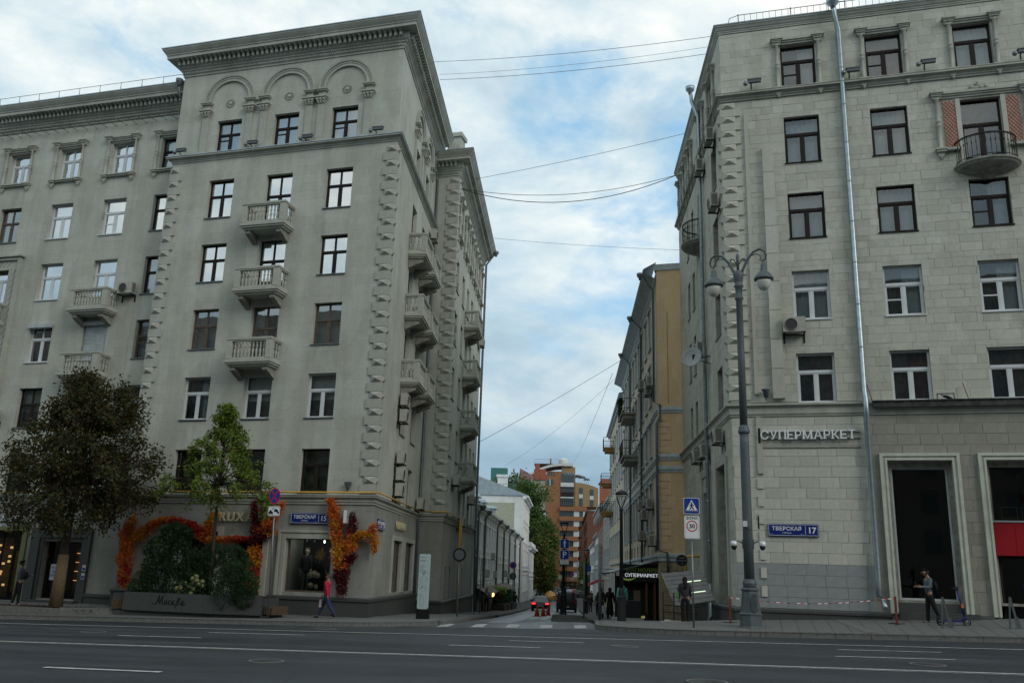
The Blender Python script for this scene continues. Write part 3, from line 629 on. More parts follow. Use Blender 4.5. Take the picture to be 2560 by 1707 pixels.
for c, (a, b) in enumerate(WC):
    window(fW, a, b, 20.9, 22.64, *[('pvc', M_WHT, M_GLL, 'sides'), ('pvc', M_WHT, M_GLL, 'sides'), ('pvc4', M_WHT, M_GLL, 'sides'), ('pvc4', M_WHT, M_GLL, 'none'), ('oldv', M_BRN, M_GLM, 'full')][c], d=.25)
    aedicule(fW, a, b, 20.86, 22.7)
for zf in (13.62, 10.46): balcony(fW, -16.65, -14.45, zf)
sh = MB(); sh.box(-16.2, -14.95, -.02, .03, 11.2, 13.0)
for k in range(26): sh.box(-16.2, -14.95, -.035, -.02, 11.22+k*.068, 11.27+k*.068)
fW.put('roller_shutter', sh, M_GREY, y=.1)
for a, b in (WC[2], WC[3]): fW.put('shutter_box', MB().box(a-.03, b+.03, -.14, .12, -.02, .17), M_GREY, z=12.95)
# tall window surround at the far left
fr = MB()
for o_, e_, y_ in ((0, .14, -.2), (.14, .56, -.09), (.56, .64, -.14)):
    X1 = -20.62-o_; X0 = -20.62-e_; zt_ = 16.72-o_; fr.box(X0, X1, y_, 0, 9.2, zt_-(e_-o_)); fr.box(-23.3, X1, y_, 0, zt_-(e_-o_), zt_)
fr.box(-23.3, -20.5, -.3, 0, 16.74, 16.84)
for k in range(20): fr.add(MB().box(-.03, .03, -.12, -.09, -.16, .16), Matrix.Translation((-20.97, 0, 9.5+k*.34)) @ Matrix.Rotation(.5, 4, 'Y'))
for k in range(8): fr.add(MB().box(-.03, .03, -.12, -.09, -.14, .14), Matrix.Translation((-21.4-k*.26, 0, 16.37)) @ Matrix.Rotation(.5, 4, 'Y'))
fW.put('window_surround', fr, M_TRIM)
balcony(fW, -23.4, -21.1, 13.3)
# mouldings
n2v = Vector((cos(radians(11.92)), sin(radians(11.92)))); sdir = Vector((cos(radians(101.92)), sin(radians(101.92))))
oc = (1.2332, -1.0); e1 = sdir*11.2; A_l = LB.matrix_basis.inverted() @ A0; B_l = LB.matrix_basis.inverted() @ B0
tw = [(-11.65, 3.5, -1, 0), (-11.65, 0, -1, -1), (0, 0, *oc), (e1.x, e1.y, n2v.x, n2v.y)]
cornice(LB, 'cornice', PROF_BIG, tw, 25.2, M_TRIM, rim=M_ROOF)
brackets(LB, (-11.75, 0), (.15, 0), 25.2, (0, -1), M_TRIM); brackets(LB, (0, 0), tuple(e1), 25.2, tuple(n2v), M_TRIM)
dentils(LB, (-11.65, 0), (0, 0), 25.2, (0, -1), M_TRIM); dentils(LB, (0, 0), tuple(e1), 25.2, tuple(n2v), M_TRIM)
cornice(LB, 'string_course', PROF_STR, [(-11.65, 1, -1, 0), (-11.65, 0, -1, -1), (0, 0, *oc), (e1.x, e1.y, n2v.x, n2v.y)], 20.52, M_TRIM, rim=M_ROOF)
sB = sdir*15.6; B_e = (B_l.x+sB.x, B_l.y+sB.y)
b2 = [(A_l.x, A_l.y, 0, -1), (B_l.x, B_l.y, *oc), (B_e[0], B_e[1], n2v.x, n2v.y), (B_e[0]-3, B_e[1]-.6, n2v.x*0-.2, 1.0)]
cornice(LB, 'cornice', PROF_BIG, b2, 23.95, M_TRIM, rim=M_ROOF)
brackets(LB, (A_l.x, A_l.y), (B_l.x, B_l.y), 23.95, (0, -1), M_TRIM); brackets(LB, (B_l.x, B_l.y), B_e, 23.95, tuple(n2v), M_TRIM)
dentils(LB, (A_l.x, A_l.y), (B_l.x, B_l.y), 23.95, (0, -1), M_TRIM); dentils(LB, (B_l.x, B_l.y), B_e, 23.95, tuple(n2v), M_TRIM)
cornice(LB, 'cornice', PROF_BIG, [(-40, 1, 0, -1), (-11.65, 1, 0, -1)], 23.9, M_TRIM, rim=M_ROOF)
brackets(LB, (-26, 1), (-11.7, 1), 23.9, (0, -1), M_TRIM); dentils(LB, (-26, 1), (-11.7, 1), 23.9, (0, -1), M_TRIM)
cornice(LB, 'base_course', PROF_BASE, [(-40, 1, 0, -1), (-11.65, 1, 0, -1)], 4.46, M_TRIM)
cornice(LB, 'base_course', PROF_BASE, [(-11.65, 1, -1, 0), (-11.65, 0, -1, -1), (0, 0, *oc), (e1.x-.05, e1.y, n2v.x, n2v.y)], 4.46, M_TRIM)
cornice(LB, 'base_course', PROF_BASE, b2[:3], 4.46, M_TRIM)
# granite plinth
PL = [(0, -3), (.14, -3), (.14, .0), (.14, 0), (.14, .70), (.19, .71), (.19, .81), (.12, .84), (0, .85)]
cornice(LB, 'plinth', PL, [(-4.3, 0, 0, -1), (0, 0, *oc), (e1.x, e1.y, n2v.x, n2v.y)], 0, M_GRAN)
cornice(LB, 'plinth', PL, [(-11.65, 0, -.5, -1), (-9.2, 0, 0, -1)], 0, M_GRAN)
cornice(LB, 'plinth', [(a, z if z < -1 else z-.35) for a, z in PL], b2[:3], 0, M_GRAN)
cornice(LB, 'plinth', [(a, z if z < -1 else z-.3) for a, z in PL], [(-13.9, 1, 0, -1), (-11.65, 1, 0, -1)], 0, M_GRAN)
# roofs close the volumes
rf = MB(); rf.q([(-11.65, 0, 25.42), (0, 0, 25.42), (e1.x, e1.y, 25.42), (-11.65, 11, 25.42)]); rf.q([(-40, 1, 25.1), (-11.6, 1, 25.1), (-11.6, 14, 26.5), (-40, 14, 26.5)])
rf.q([(A_l.x-9, A_l.y, 24.4), (B_l.x, B_l.y, 24.4), (B_e[0], B_e[1], 24.4), (B_e[0]-12, B_e[1]-2, 24.4)]); rf.q([(-40, 14, -1), (-11.6, 14, -1), (-11.6, 14, 26.5), (-40, 14, 26.5)]); rf.q([(A_l.x-9, A_l.y-.01, 24.0), (A_l.x, A_l.y-.01, 24.0), (A_l.x, A_l.y-.01, 25.5), (A_l.x-9, A_l.y-.01, 25.5)])
rf.q([(-11.6, 14, -1), (-12.2, B_e[1], -1), (-12.2, B_e[1], 24.4), (-11.6, 14, 24.4)]); rf.q([(-11.6, 1, -1), (-11.6, 14, -1), (-11.6, 14, 25.4), (-11.6, 1, 25.4)])
ob('roof', rf, M_ROOF, LB)
ob('chimney', MB().box(-.4, .4, -.4, .4, 0, 1.7).box(-.5, .5, -.5, .5, 1.7, 1.95), M_TRIM, LB, Matrix.Translation((B_l.x-.6, B_l.y+.9, 25.0)))
quoins(LB, (0, 0), (-1, 0), (0, -1), tuple(sdir), tuple(n2v), 4.9, 22, .7, .40, .30)
quoins(LB, (-11.65, 0), (1, 0), (0, -1), (0, 1), (-1, 0), 4.9, 22, .7, .40, .30, wb=.25, wdb=.2)
quoins(LB, (B_l.x, B_l.y), (-1, 0), (0, -1), tuple(sdir), tuple(n2v), 4.9, 27, .7, .40, .30, wa=.66, wda=.5)
# roof guard rail of the wing
gr = MB(); gr.tube([(-40, .6, 25.85), (-11.8, .6, 25.85)], .015, 4)
for k in range(22): x = -39+k*1.28; gr.tube([(x, .6, 25.3), (x, .6, 25.87)], .015, 4); gr.tube([(x, .6, 25.6), (x+.12, .85, 25.2)], .01, 4)
ob('roof_guard_rail', gr, M_IRON, LB)
# cable tray under the wing cornice
ct = MB()
for y in (.55, .8): ct.tube([(-26, y, 23.72), (-12, y, 23.72)], .015, 4)
for k in range(24): ct.tube([(-26+k*.6, .55, 23.72), (-25.75+k*.6, 1.0, 23.6)], .012, 4)
ob('cable_tray', ct, M_IRON, LB)
# yellow gas pipe on the base course
gp = MB(); pz = 4.92
pth = [(-25, .7), (-11.95, .7), (-11.95, -.3), (.37, -.3), (e1.x+.3*n2v.x, e1.y+.3*n2v.y-.3), (A_l.x+.3, A_l.y-.3), (B_l.x+.37, B_l.y-.3), (B_l.x+sdir.x*5.2+.3, B_l.y+sdir.y*5.2), ]
gp.tube([(a, b, pz) for a, b in pth], .035, 8); b_ = pth[-1]
gp.tube([(b_[0], b_[1], pz), (b_[0]+.02, b_[1], 2.2), (b_[0]+.02, b_[1], -.8)], .05, 8); gp.tube([(b_[0], b_[1]+.3, pz-.2), (b_[0]+.02, b_[1]+.3, 2.2)], .035, 8)
ob('gas_pipe', gp, M_YEL, LB)
# shop front of the tower: stone frame, glass, display
sf = MB()
for a, b, y in ((0, .1, -.10), (.1, .2, -.05), (.2, .34, -.08)):
    x0, x1, z0, z1 = -3.72-.34+a, -1.62+.05-a*.1, .99-.14, 3.12+.34-a
    sf.box(-4.06+a, -4.06+b, y, .0, .85, 3.42-a); sf.box(-1.28-b, -1.28-a, y, 0, .85, 3.42-a); sf.box(-4.06+b, -1.28-b, y, 0, 3.42-b, 3.42-a)
fT.put('shop_window_frame', sf, M_TRIM)
w_ = window(fT, -3.72, -1.62, .99, 3.12, 'shop', M_BRN2, M_GLD, 'none', d=.22, sill=False)
M_SHOPB = mat('display_backdrop', (.30, .34, .31), var=.2, scale=1.5)
fT.put('display_recess', MB().q([(-3.72, 1.5, .9), (-3.72, .3, .9), (-3.72, .3, 3.2), (-3.72, 1.5, 3.2)]).q([(-3.72, 1.5, .9), (-1.5, 1.5, .9), (-1.5, 1.5, 3.2), (-3.72, 1.5, 3.2)], 1).q([(-3.72, .3, .98), (-1.6, .3, .98), (-1.6, 1.5, .98), (-3.72, 1.5, .98)]).q([(-1.6, .3, .9), (-1.6, 1.5, .9), (-1.6, 1.5, 3.2), (-1.6, .3, 3.2)], 1), [M_SHOPB, mat('display_dark', (.02, .025, .03), var=0)])
fT.put('ceiling_light_strip', MB().box(-3.5, -1.8, .5, .56, 3.08, 3.1), mat('display_lamp', (1, 1, 1), var=0, emit=9, ecol=(1, .95, .8)))
# other ground floor openings of the tower (behind the shrubs)
for a, b, c, d_ in ((-8.6, -6.9, .1, 3.3), (-6.1, -4.75, .1, 3.0)):
    window(fT, a, b, c, d_, 'two', M_BRN, M_GLD, 'none', d=.35, sill=False); fT.put('shop_window_frame', MB().box(a-.25, a, -.07, 0, c, d_+.2).box(b, b+.25, -.07, 0, c, d_+.2).box(a, b, -.07, 0, d_, d_+.2), M_TRIM)
# wing shops: lit jewel window and dark granite portal
pg = MB().box(-17.25, -16.75, -.12, 0, -.3, 3.34).box(-14.3, -13.97, -.12, 0, -.3, 3.34).box(-16.75, -14.3, -.12, 0, 2.92, 3.34).box(-16.75, -16.57, -.05, 0, .2, 2.92).box(-14.47, -14.3, -.05, 0, .2, 2.92).box(-16.57, -14.47, -.05, 0, 2.75, 2.92).box(-16.9, -14.2, -.45, 0, -.3, .2)
fW.put('granite_portal', pg, M_GRAN)
window(fW, -16.55, -14.49, .22, 2.75, 'two', M_BRN, M_GLD, 'none', d=.3, sill=False)
M_GLOW = mat('warm_shelf_light', (.9, .5, .2), var=0, emit=1.1, ecol=(1, .45, .16))
sl = MB()
for z in (2.25, 1.85, 1.45, 1.05): sl.box(-15.35, -14.6, .75, .8, z, z+.022)
fW.put('lit_shelf', sl, M_GLOW)
fW.put('shelf_back', MB().box(-15.4, -14.55, .82, .86, .4, 2.5), mat('shelf_brown', (.10, .055, .03), var=.3, scale=6))
M_POST = mat('poster_white', (.55, .57, .6), var=0)
ps = fW.put('poster', MB().box(-16.25, -15.75, .27, .275, 1.05, 1.75), M_POST)
for i, (s_, z) in enumerate((('КОФЕ', 1.6), ('2025', 1.42), ('ДЛЯ ВАС', 1.26))): link('poster_print', text_mesh(s_, .13, .004, M_NAVY), ps, Matrix.Translation((-16, .263, z-.04)) @ TXM)
for z in (1.15, 1.5): p_ = fW.put('notice', MB().box(-14.2, -14.02, -.13, -.122, z, z+.26), M_POST); p_2 = link('notice_print', MB().box(-14.18, -14.04, -.134, -.131, z+.03, z+.14).mesh('notice_print', M_BLUE), p_)
M_GOLD = mat('gold_frame', (.17, .18, .07), rough=.5, var=.15)
fW.put('shop_window_frame', MB().box(-17.75, -17.52, -.1, 0, -.2, 3.4).box(-20.9, -17.75, -.1, 0, 3.2, 3.4).box(-17.85, -17.75, -.02, .3, -.2, 3.2), M_GOLD)
window(fW, -20.6, -17.85, -.2, 3.2, 'two', M_BRN, M_GLD, 'none', d=.35, sill=False)
gl = MB()
for k in range(60):
    x = random.uniform(-18.75, -18.3); z = random.uniform(.9, 2.2); gl.box(x, x+.03, .9, .93, z, z+.03)
for k in range(14):
    x = random.uniform(-20.4, -19.1); z = random.uniform(.6, 2.6); gl.box(x, x+.07, .8, .9, z, z+.1)
fW.put('display_lights', gl, mat('gold_light', (1, .7, .3), var=0, emit=.7, ecol=(1, .62, .25)))
fW.put('display_wall', MB().box(-19.0, -18.1, 1.0, 1.05, .4, 2.3).box(-20.6, -19.3, 1.1, 1.15, .2, 2.9), mat('display_gold', (.18, .13, .06), var=.6, scale=12))
# ---------------------------------------------------------------- lettering and plates on number 15
def word(label, s, fac, x, z, size, mt, back=True, sp=1.0, y=-.08, depth=.05, step=None, shear=0, group=None, cat='sign lettering'):
    """raised letters, every one a part"""
    W = fac.root.matrix_basis @ fac.M @ Matrix.Translation((x, y, z)); t = thing('sign_lettering', label, cat, W, group)
    cx = 0
    for ch in s:
        if ch == ' ': cx += size*.4; continue
        me = text_mesh(ch, size, depth, mt, al='LEFT', shear=shear, bold=.022*size if back else 0); xs = [v.co.x for v in me.vertices]
        link('letter', me, t, Matrix.Translation((cx-min(xs), 0, 0)) @ TXM); cx += (max(xs)-min(xs))+size*.12*sp
    return t, cx
t, wd = word('brass letters RUXARA above the shop front, half behind the young green tree', 'RUXARA', fT, -6.88, 3.74, .5, M_BRASS, sp=1.2); ob('rail', MB().box(0, wd, .01, .03, .02, .04), M_BRASS, t)
t, wd = word('foreshortened brass letters RUXARA round the corner on the side street wall', 'RUXARA', fS, 4.9, 3.75, .5, M_BRASS, sp=1.2); ob('rail', MB().box(0, wd, .01, .03, .02, .04), M_BRASS, t)
word('white letters L JOURNAL over the lit shop window at far left', 'L JOURNAL', fW, -20.1, 3.62, .34, M_LETT, sp=1.3); word('small white letters MONTIME under the larger word at far left', 'MONTIME', fW, -19.55, 3.36, .2, M_LETT, sp=1.8)
word('small white letters partly hidden by the dark tree crown', 'ДОМ ЧАЯ', fW, -16.8, 3.66, .24, M_LETT, sp=1.4)
def plate(label, fac, x, z, w, h, name, num, small=('ул. 3', '23 м')):
    W = fac.root.matrix_basis @ fac.M @ Matrix.Translation((x, 0, z)); t = thing('street_plate', label, 'street sign', W)
    ob('panel', MB().box(0, w, -.09, -.01, 0, h), M_NAVY, t); b = .012; r = MB()
    r.box(.02, w-.02, -.097, -.09, .02, .02+b).box(.02, w-.02, -.097, -.09, h-.02-b, h-.02).box(.02, .02+b, -.097, -.09, .02+b, h-.02-b).box(w-.02-b, w-.02, -.097, -.09, .02+b, h-.02-b).box(w*.735, w*.735+b, -.097, -.09, h*.15, h*.85)
    ob('white_border', r, M_SW, t); sz = h*.43
    put_text('street_name', name, t, w*.37, -.094, h*.47, sz, M_SW, .006, space=1.08, bold=.004); put_text('street_word', 'УЛИЦА', t, w*.37, -.094, h*.2, sz*.45, M_SW, .006, space=1.2)
    put_text('house_number', num, t, w*.865, -.094, h*.26, h*.68, M_SW, .006, bold=.008); put_text('small_print', small[0], t, w*.06, -.094, h*.13, sz*.22, M_SW, .004); put_text('small_print', small[1], t, w*.67, -.094, h*.13, sz*.22, M_SW, .004)
    return t
plate('dark blue street plate reading ТВЕРСКАЯ УЛИЦА 15 above the shop window', fT, -3.57, 3.68, 1.72, .42, 'ТВЕРСКАЯ', '15')
plate('small dark blue street plate seen edge-on round the corner beside the brass letters', fS, 1.0, 3.55, 1.3, .42, 'М. ГНЕЗДНИК.', '15')
t = thing('blade_sign', 'small white box sign sticking out of the wall left of the building corner', 'sign', F_FRONT @ Matrix.Translation((-.98, 0, 3.7)))
ob('box', MB().box(0, .14, -.55, -.05, 0, .5), M_SW, t); ob('side_print', text_mesh('RUXARA', .1, .004, M_BLK), None, t) if False else link('side_print', text_mesh('RUXARA', .1, .004, M_BLK), t, Matrix.Translation((.144, -.3, .22)) @ Matrix.Rotation(pi/2, 4, 'Z') @ TXM); ob('side_panel', MB().box(.14, .143, -.55, -.05, 0, .5), M_SWG, t)
t = thing('floodlight', 'dark floodlight standing on the ledge over the blue plate', 'floodlight', F_FRONT @ Matrix.Translation((-1.1, -.12, 4.95)))
ob('post', MB().tube([(0, 0, 0), (0, 0, .14)], .03, 8), M_IRON, t); ob('lamp_head', MB().frust(-.13, .13, -.1, .1, .4, .14, .07, .04), M_LAMP, t)
def cctv(label, fac, x, z, y=-.3, g='security cameras on the ledges'):
    t = thing('security_camera', label, 'security camera', fac.root.matrix_basis @ fac.M @ Matrix.Translation((x, y, z)), g)
    ob('mount', MB().tube([(0, .15, -.18), (0, .15, 0), (0, 0, .04)], .03, 6), M_STEEL, t); ob('housing', MB().box(-.1, .38, -.07, .07, .02, .14).box(-.14, .4, -.09, .09, .14, .16), M_LAMP, t)
    ob('lens_ball', MB().lathe([(.02, -.09), (.08, -.04), (.095, .03), (.07, .09), (.02, .12)], cx=-.22, n=10), M_STEEL, t); return t
cctv('security camera on the tower ledge, leftmost of the four', fT, -11.2, 20.98); cctv('security camera on the tower ledge between first and second arch', fT, -7.35, 20.98); cctv('security camera on the tower ledge between second and third arch', fT, -4.5, 20.98); cctv('security camera on the tower ledge nearest the corner', fT, -1.0, 20.98)
# air conditioners on number 15
ac_unit(fW, -14.0+.1, 14.35, 'white air conditioner at the end of the upper wing balcony', y=-.42)
ac_unit(fW, -20.6, 8.3, 'white air conditioner at the left edge below the dark-framed window')
gsd = 'air conditioners on the side street wall of number 15'
for i, z in enumerate((9.25, 8.5)): ac_unit(fS, 4.2, z, ['upper of two air conditioners under the lowest corner balcony', 'lower of two air conditioners under the lowest corner balcony'][i], group=gsd)
for i, z in enumerate((6.6, 5.85, 5.15)): ac_unit(fS, 4.2, z, ['top', 'middle', 'bottom'][i]+' of three stacked air conditioners above the brass side letters', group=gsd)
ac_unit(fS, 10.2, 5.0, 'air conditioner low in the inner corner beside the drainpipe', group=gsd); ac_unit(fBs, 3.0, 6.6, 'air conditioner between windows on the far side wall', group=gsd); ac_unit(fBs, 11.5, 6.2, 'air conditioner near the far end of the side wall with hanging cable', group=gsd)
ac_unit(fBs, 6.5, 4.55, 'air conditioner on the ledge by the yellow gas pipe', group=gsd); ac_unit(fBs, 14.0, 17.4, 'air conditioner high at the far end of the side wall', group=gsd); ac_unit(fS, 9.9, 19.6, 'air conditioner high beside the tower drainpipe under the ledge', group=gsd)
def wpt(fac, x, y, z): return (fac.root.matrix_basis @ fac.M) @ Vector((x, y, z))
downpipe('long zinc drainpipe in the inner corner of number 15', [wpt(fBf, -.2+.4, -.95, 25.2), wpt(fBf, .18, -.6, 24.2), wpt(fBf, .12, -.14, 23.6), wpt(fBf, .12, -.14, 5.1), wpt(fBf, .12, -.34, 4.8), wpt(fBf, .12, -.34, 4.3), wpt(fBf, .12, -.22, 4.1), wpt(fBf, .12, -.22, .1)], mt=M_ZINCD)
downpipe('dark drainpipe at the far end of number 15', [wpt(fBs, 15.4, -.9, 25.0), wpt(fBs, 15.4, -.2, 24.0), wpt(fBs, 15.4, -.16, 4), wpt(fBs, 15.4, -.3, -.9)], mt=M_ZINCD, r=.08)
downpipe('drainpipe head where the tower meets the wing', [wpt(fW, -11.95, -1.0, 25.1), wpt(fW, -11.95, -.9, 24.4), wpt(fW, -11.8, -.2, 23.8), wpt(fW, -11.8, -.12, 5.0)], mt=M_ZINCD)
# ================================================================ right building (number 17)
RB = thing('apartment_building', 'pale stone-block corner apartment building with the supermarket lettering and tall shop windows', 'building', F_RF)
gF = Fac(RB, F_RF); gS = Fac(RB, F_RS)
RC = [(2.38, 3.70), (5.57, 6.89), (8.74, 10.06), (11.9, 13.2)]
RR = [(17.74, 19.70), (14.61, 16.46), (11.39, 13.30), (8.25, 10.10)]
hr = [(a, b, z0, z1) for z0, z1 in RR for a, b in RC if not (a == RC[2][0] and z0 > 17)] + [(8.72, 10.1, 16.95, 19.72)] + [(a, b, 21.05, 22.90) for a, b in RC]
hr += [(5.2, 7.27, .3, 6.12, .45), (8.32, 12.4, .3, 6.12, .45)]
hrs = []
for z0, z1 in RR: hrs += [(-2.75, -1.5, z0, z1), (-9.0, -8.25, z0-.1, z1-.1), (-10.7, -9.9, z0-.1, z1-.1)]
hrs += [(-2.75, -1.5, 21.05, 22.9), (-5.6, -4.5, 21.05, 22.9), (-9.0, -8.25, 21.05, 22.9), (-10.9, -10.1, 21.05, 22.9), (-12.9, -12.2, 21.05, 22.9), (-3.35, -1.4, -.5, 6.25, .6), (-7.2, -5.6, -.5, 5.6, .6), (-6.8, -5.9, 16.9, 19.6)]
gF.put('wall', wall_mb(0, 16, -1, 24.2, hr), M_JOINT, y=.012); gS.put('wall', wall_mb(-13.81, 0, -3, 24.2, hrs), M_JOINT, y=.012)
gF.put('inner_wall', MB().q([(.5, 2.2, -1), (16, 2.2, -1), (16, 2.2, 24), (.5, 2.2, 24)]), M_DARK); gS.put('inner_wall', MB().q([(-13.7, 1.5, -1), (-.5, 1.5, -1), (-.5, 1.5, 24), (-13.7, 1.5, 24)]), M_DARK)
gF.put('roof', MB().q([(0, 0, 24.15), (16, 0, 24.15), (16, 14, 24.15), (0, 14, 24.15)]).q([(16, 0, -1), (16, 14, -1), (16, 14, 24.15), (16, 0, 24.15)]), M_ROOF)
# masonry: staggered blocks cut round the openings
random.seed(11)
_bk = {}
def blk_mesh(w, h, mi, d=.03):
    w = round(w, 2); h = round(h, 3); k = (w, h, mi.name, d)
    if k not in _bk:
        b = .004; m = MB(); i = [(0, 0), (w, 0), (w, h), (0, h)]; j = [(b, b), (w-b, b), (w-b, h-b), (b, h-b)]
        m.q([(x, -d, z) for x, z in j])
        for a in range(4): c = (a+1) % 4; m.q([(i[a][0], -d+.006, i[a][1]), (i[c][0], -d+.006, i[c][1]), (j[c][0], -d, j[c][1]), (j[a][0], -d, j[a][1])]); m.q([(i[a][0], 0, i[a][1]), (i[c][0], 0, i[c][1]), (i[c][0], -d+.006, i[c][1]), (i[a][0], -d+.006, i[a][1])])
        _bk[k] = m.mesh('stone_block', mi, False)
    return _bk[k]
def blocks(fac, x0, x1, z0, z1, holes, rows, wr, near, limit=300, y=.012, lowpaint=None, M=None):
    M = M or M_RB
    out = []; z = z0; gap = .006; ri = 0
    while z < z1-.05:
        h = rows[ri % len(rows)]; h = min(h, z1-z); ri += 1
        x = x0-(random.uniform(0, wr[0]) if ri % 2 else wr[0]*.5*random.uniform(.8, 1.2))
        while x < x1-.02:
            w = random.choice(wr)*random.uniform(.94, 1.06); a, b = max(x, x0), min(x+w, x1); x += w
            segs = [(a, b, z, z+h)]
            for hh in holes:
                ns = []
                for (p, q, r, s) in segs:
                    if q <= hh[0] or p >= hh[1] or s <= hh[2] or r >= hh[3]: ns.append((p, q, r, s)); continue
                    if p < hh[0]: ns.append((p, hh[0], r, s))
                    if q > hh[1]: ns.append((hh[1], q, r, s))
                    c, d = max(p, hh[0]), min(q, hh[1])
                    if r < hh[2]: ns.append((c, d, r, hh[2]))
                    if s > hh[3]: ns.append((c, d, hh[3], s))
                segs = ns
            for (p, q, r, s) in segs:
                if q-p > .05 and s-r > .05: out.append((p+gap/2, q-gap/2, r+gap/2, s-gap/2))
        z += h
    out.sort(key=lambda t: -(t[1]-t[0])*(t[3]-t[2])*near((t[0]+t[1])/2, (t[2]+t[3])/2))
    rest = MB(); rm = []
    for i, (p, q, r, s) in enumerate(out):
        mi = random.choices((0, 1, 2), (5, 3, 2))[0]; d = random.uniform(.022, .032)
        if lowpaint and lowpaint[0] < (r+s)/2 < lowpaint[1]: mi = 3
        if i < limit: fac.put('stone_block', blk_mesh(q-p, s-r, M[mi] if mi < 3 else M_RBLOW, round(d, 3)), x=p, y=y, z=r)
        else:
            b = .004; yy = -d
            rest.q([(p, 0, r), (q, 0, r), (q, yy, r), (p, yy, r)], mi); rest.q([(p, 0, s), (p, yy, s), (q, yy, s), (q, 0, s)], mi); rest.q([(p, 0, r), (p, yy, r), (p, yy, s), (p, 0, s)], mi); rest.q([(q, 0, r), (q, 0, s), (q, yy, s), (q, yy, r)], mi); rest.q([(p, yy, r), (q, yy, r), (q, yy, s), (p, yy, s)], mi)
    if rest.v: fac.put('stone_blocks', rest, M+[M_RBLOW], y=y, kind='stuff')
hF = [h[:4] for h in hr]
blocks(gF, 0, 4.55, 1.08, 7.8, hF, [.375], [.66, .66, .66], lambda x, z: 30, 120, lowpaint=(1.2, 2.62)); blocks(gF, 4.55, 13.5, 1.08, 7.8, hF, [.375], [.7], lambda x, z: 1, 40, M=M_RD)
blocks(gF, 0, 13.5, 8.3, 20.6, hF, [.36, .30, .36, .22, .34, .30, .2], [.42, .55, .72, .78], lambda x, z: 1, 140); blocks(gF, 0, 13.5, 20.98, 23.75, hF, [.34, .31, .36, .3], [.5, .62, .75], lambda x, z: 1, 0)
hS = [h[:4] for h in hrs]
blocks(gS, -13.81, 0, -.8, 7.8, hS, [.375], [.66], lambda x, z: 1, 0); blocks(gS, -13.81, 0, 8.3, 20.6, hS, [.36, .30, .36, .22, .34, .30, .2], [.5, .72], lambda x, z: 1, 0); blocks(gS, -13.81, 0, 20.98, 23.75, hS, [.34, .31], [.5, .7], lambda x, z: 1, 0)
for r, (z0, z1) in enumerate(RR):
    for c, (a, b) in enumerate(RC):
        if c == 2 and r == 0: continue
        k = ['pvc', 'pvc', 'pvcv', 'pvc'][r]; fm = M_BRN if r < 2 else M_WHT; cur = [['full', 'full', 'x', 'full'], ['full', 'full', 'right', 'full'], ['full', 'right', 'right', 'dark'], ['dark', 'red', 'dark', 'dark']][r][c]
        if r == 2 and c == 0: k = 'pvc'
        if r == 1 and c == 2: k = 'pvcv'
        window(gF, a, b, z0, z1, k, fm, M_GLR, cur, d=.13, sm=(M_WHT if r >= 2 else M_BRN))
window(gF, 8.72, 10.1, 16.95, 19.72, 'pvc', M_BRN, M_GLR, 'dark', d=.18)
for c, (a, b) in enumerate(RC):
    window(gF, a, b, 21.05, 22.9, ['pvcv', 'pvcv', 'pvc', 'pvc'][c], M_BRN, M_GLR, ['right', 'dark', 'full', 'full'][c], d=.16); aedicule(gF, a, b, 21.0, 22.92, sc=1.1)
for h in hrs:
    if h[2] > 7: window(gS, h[0], h[1], h[2], h[3], 'pvc', M_BRN, M_GLR, 'dark', d=.22)
for a, b in ((-2.75, -1.5), (-5.6, -4.5), (-9.0, -8.25), (-10.9, -10.1), (-12.9, -12.2)): aedicule(gS, a, b, 21.0, 22.92, sc=1.1)
# balcony window with columns and lozenge panels
bw0, bw1 = 8.05, 10.8
aedicule(gF, 8.05+.0, 10.79, 17.74, 19.78, sc=1.15, shelf=False)
gF.put('jamb', MB().box(8.56, 8.72, -.08, .15, 16.9, 19.75), M_RB[0]); gF.put('jamb', MB().box(10.1, 10.26, -.08, .15, 16.9, 19.75), M_RB[0])
M_LOZ = mat('lozenge_pink', (.42, .16, .10), var=.15); M_LOZB = mat('lozenge_ground', (.40, .33, .28), var=.1)
for x0, x1 in ((8.12, 8.56), (10.26, 10.7)):
    p = gF.put('lozenge_panel', MB().box(x0, x1, -.045, -.005, 17.78, 19.7), M_LOZB); m = MB(); w = x1-x0; cx = (x0+x1)/2; s = .32
    z = 17.78-.1
    for k in range(-2, 14):
        for sg in (-1, 1):
            za = 17.78+k*.17; pts = [(x0, za), (x1, za+sg*w*1.35)]
            # clip in z
            (xa, a_), (xb, b_) = pts
            def cl(zv): return min(max(zv, 17.79), 19.69)
            if a_ != b_:
                ca, cb_ = cl(a_), cl(b_); ta = (ca-a_)/(b_-a_); tb = (cb_-a_)/(b_-a_)
                if tb-ta > .05: p1 = (xa+(xb-xa)*ta, ca); p2 = (xa+(xb-xa)*tb, cb_); m.tube([(p1[0], -.05, p1[1]), (p2[0], -.05, p2[1])], .016, 4, caps=False)
    link('lozenge_lines', m.mesh('lozenge_lines', M_LOZ, False), p)
gF.put('shelf', MB().box(8.0, 8.6, -.2, .0, -.1, 0).box(10.2, 10.8, -.2, 0, -.1, 0), M_TRIM, z=17.74)
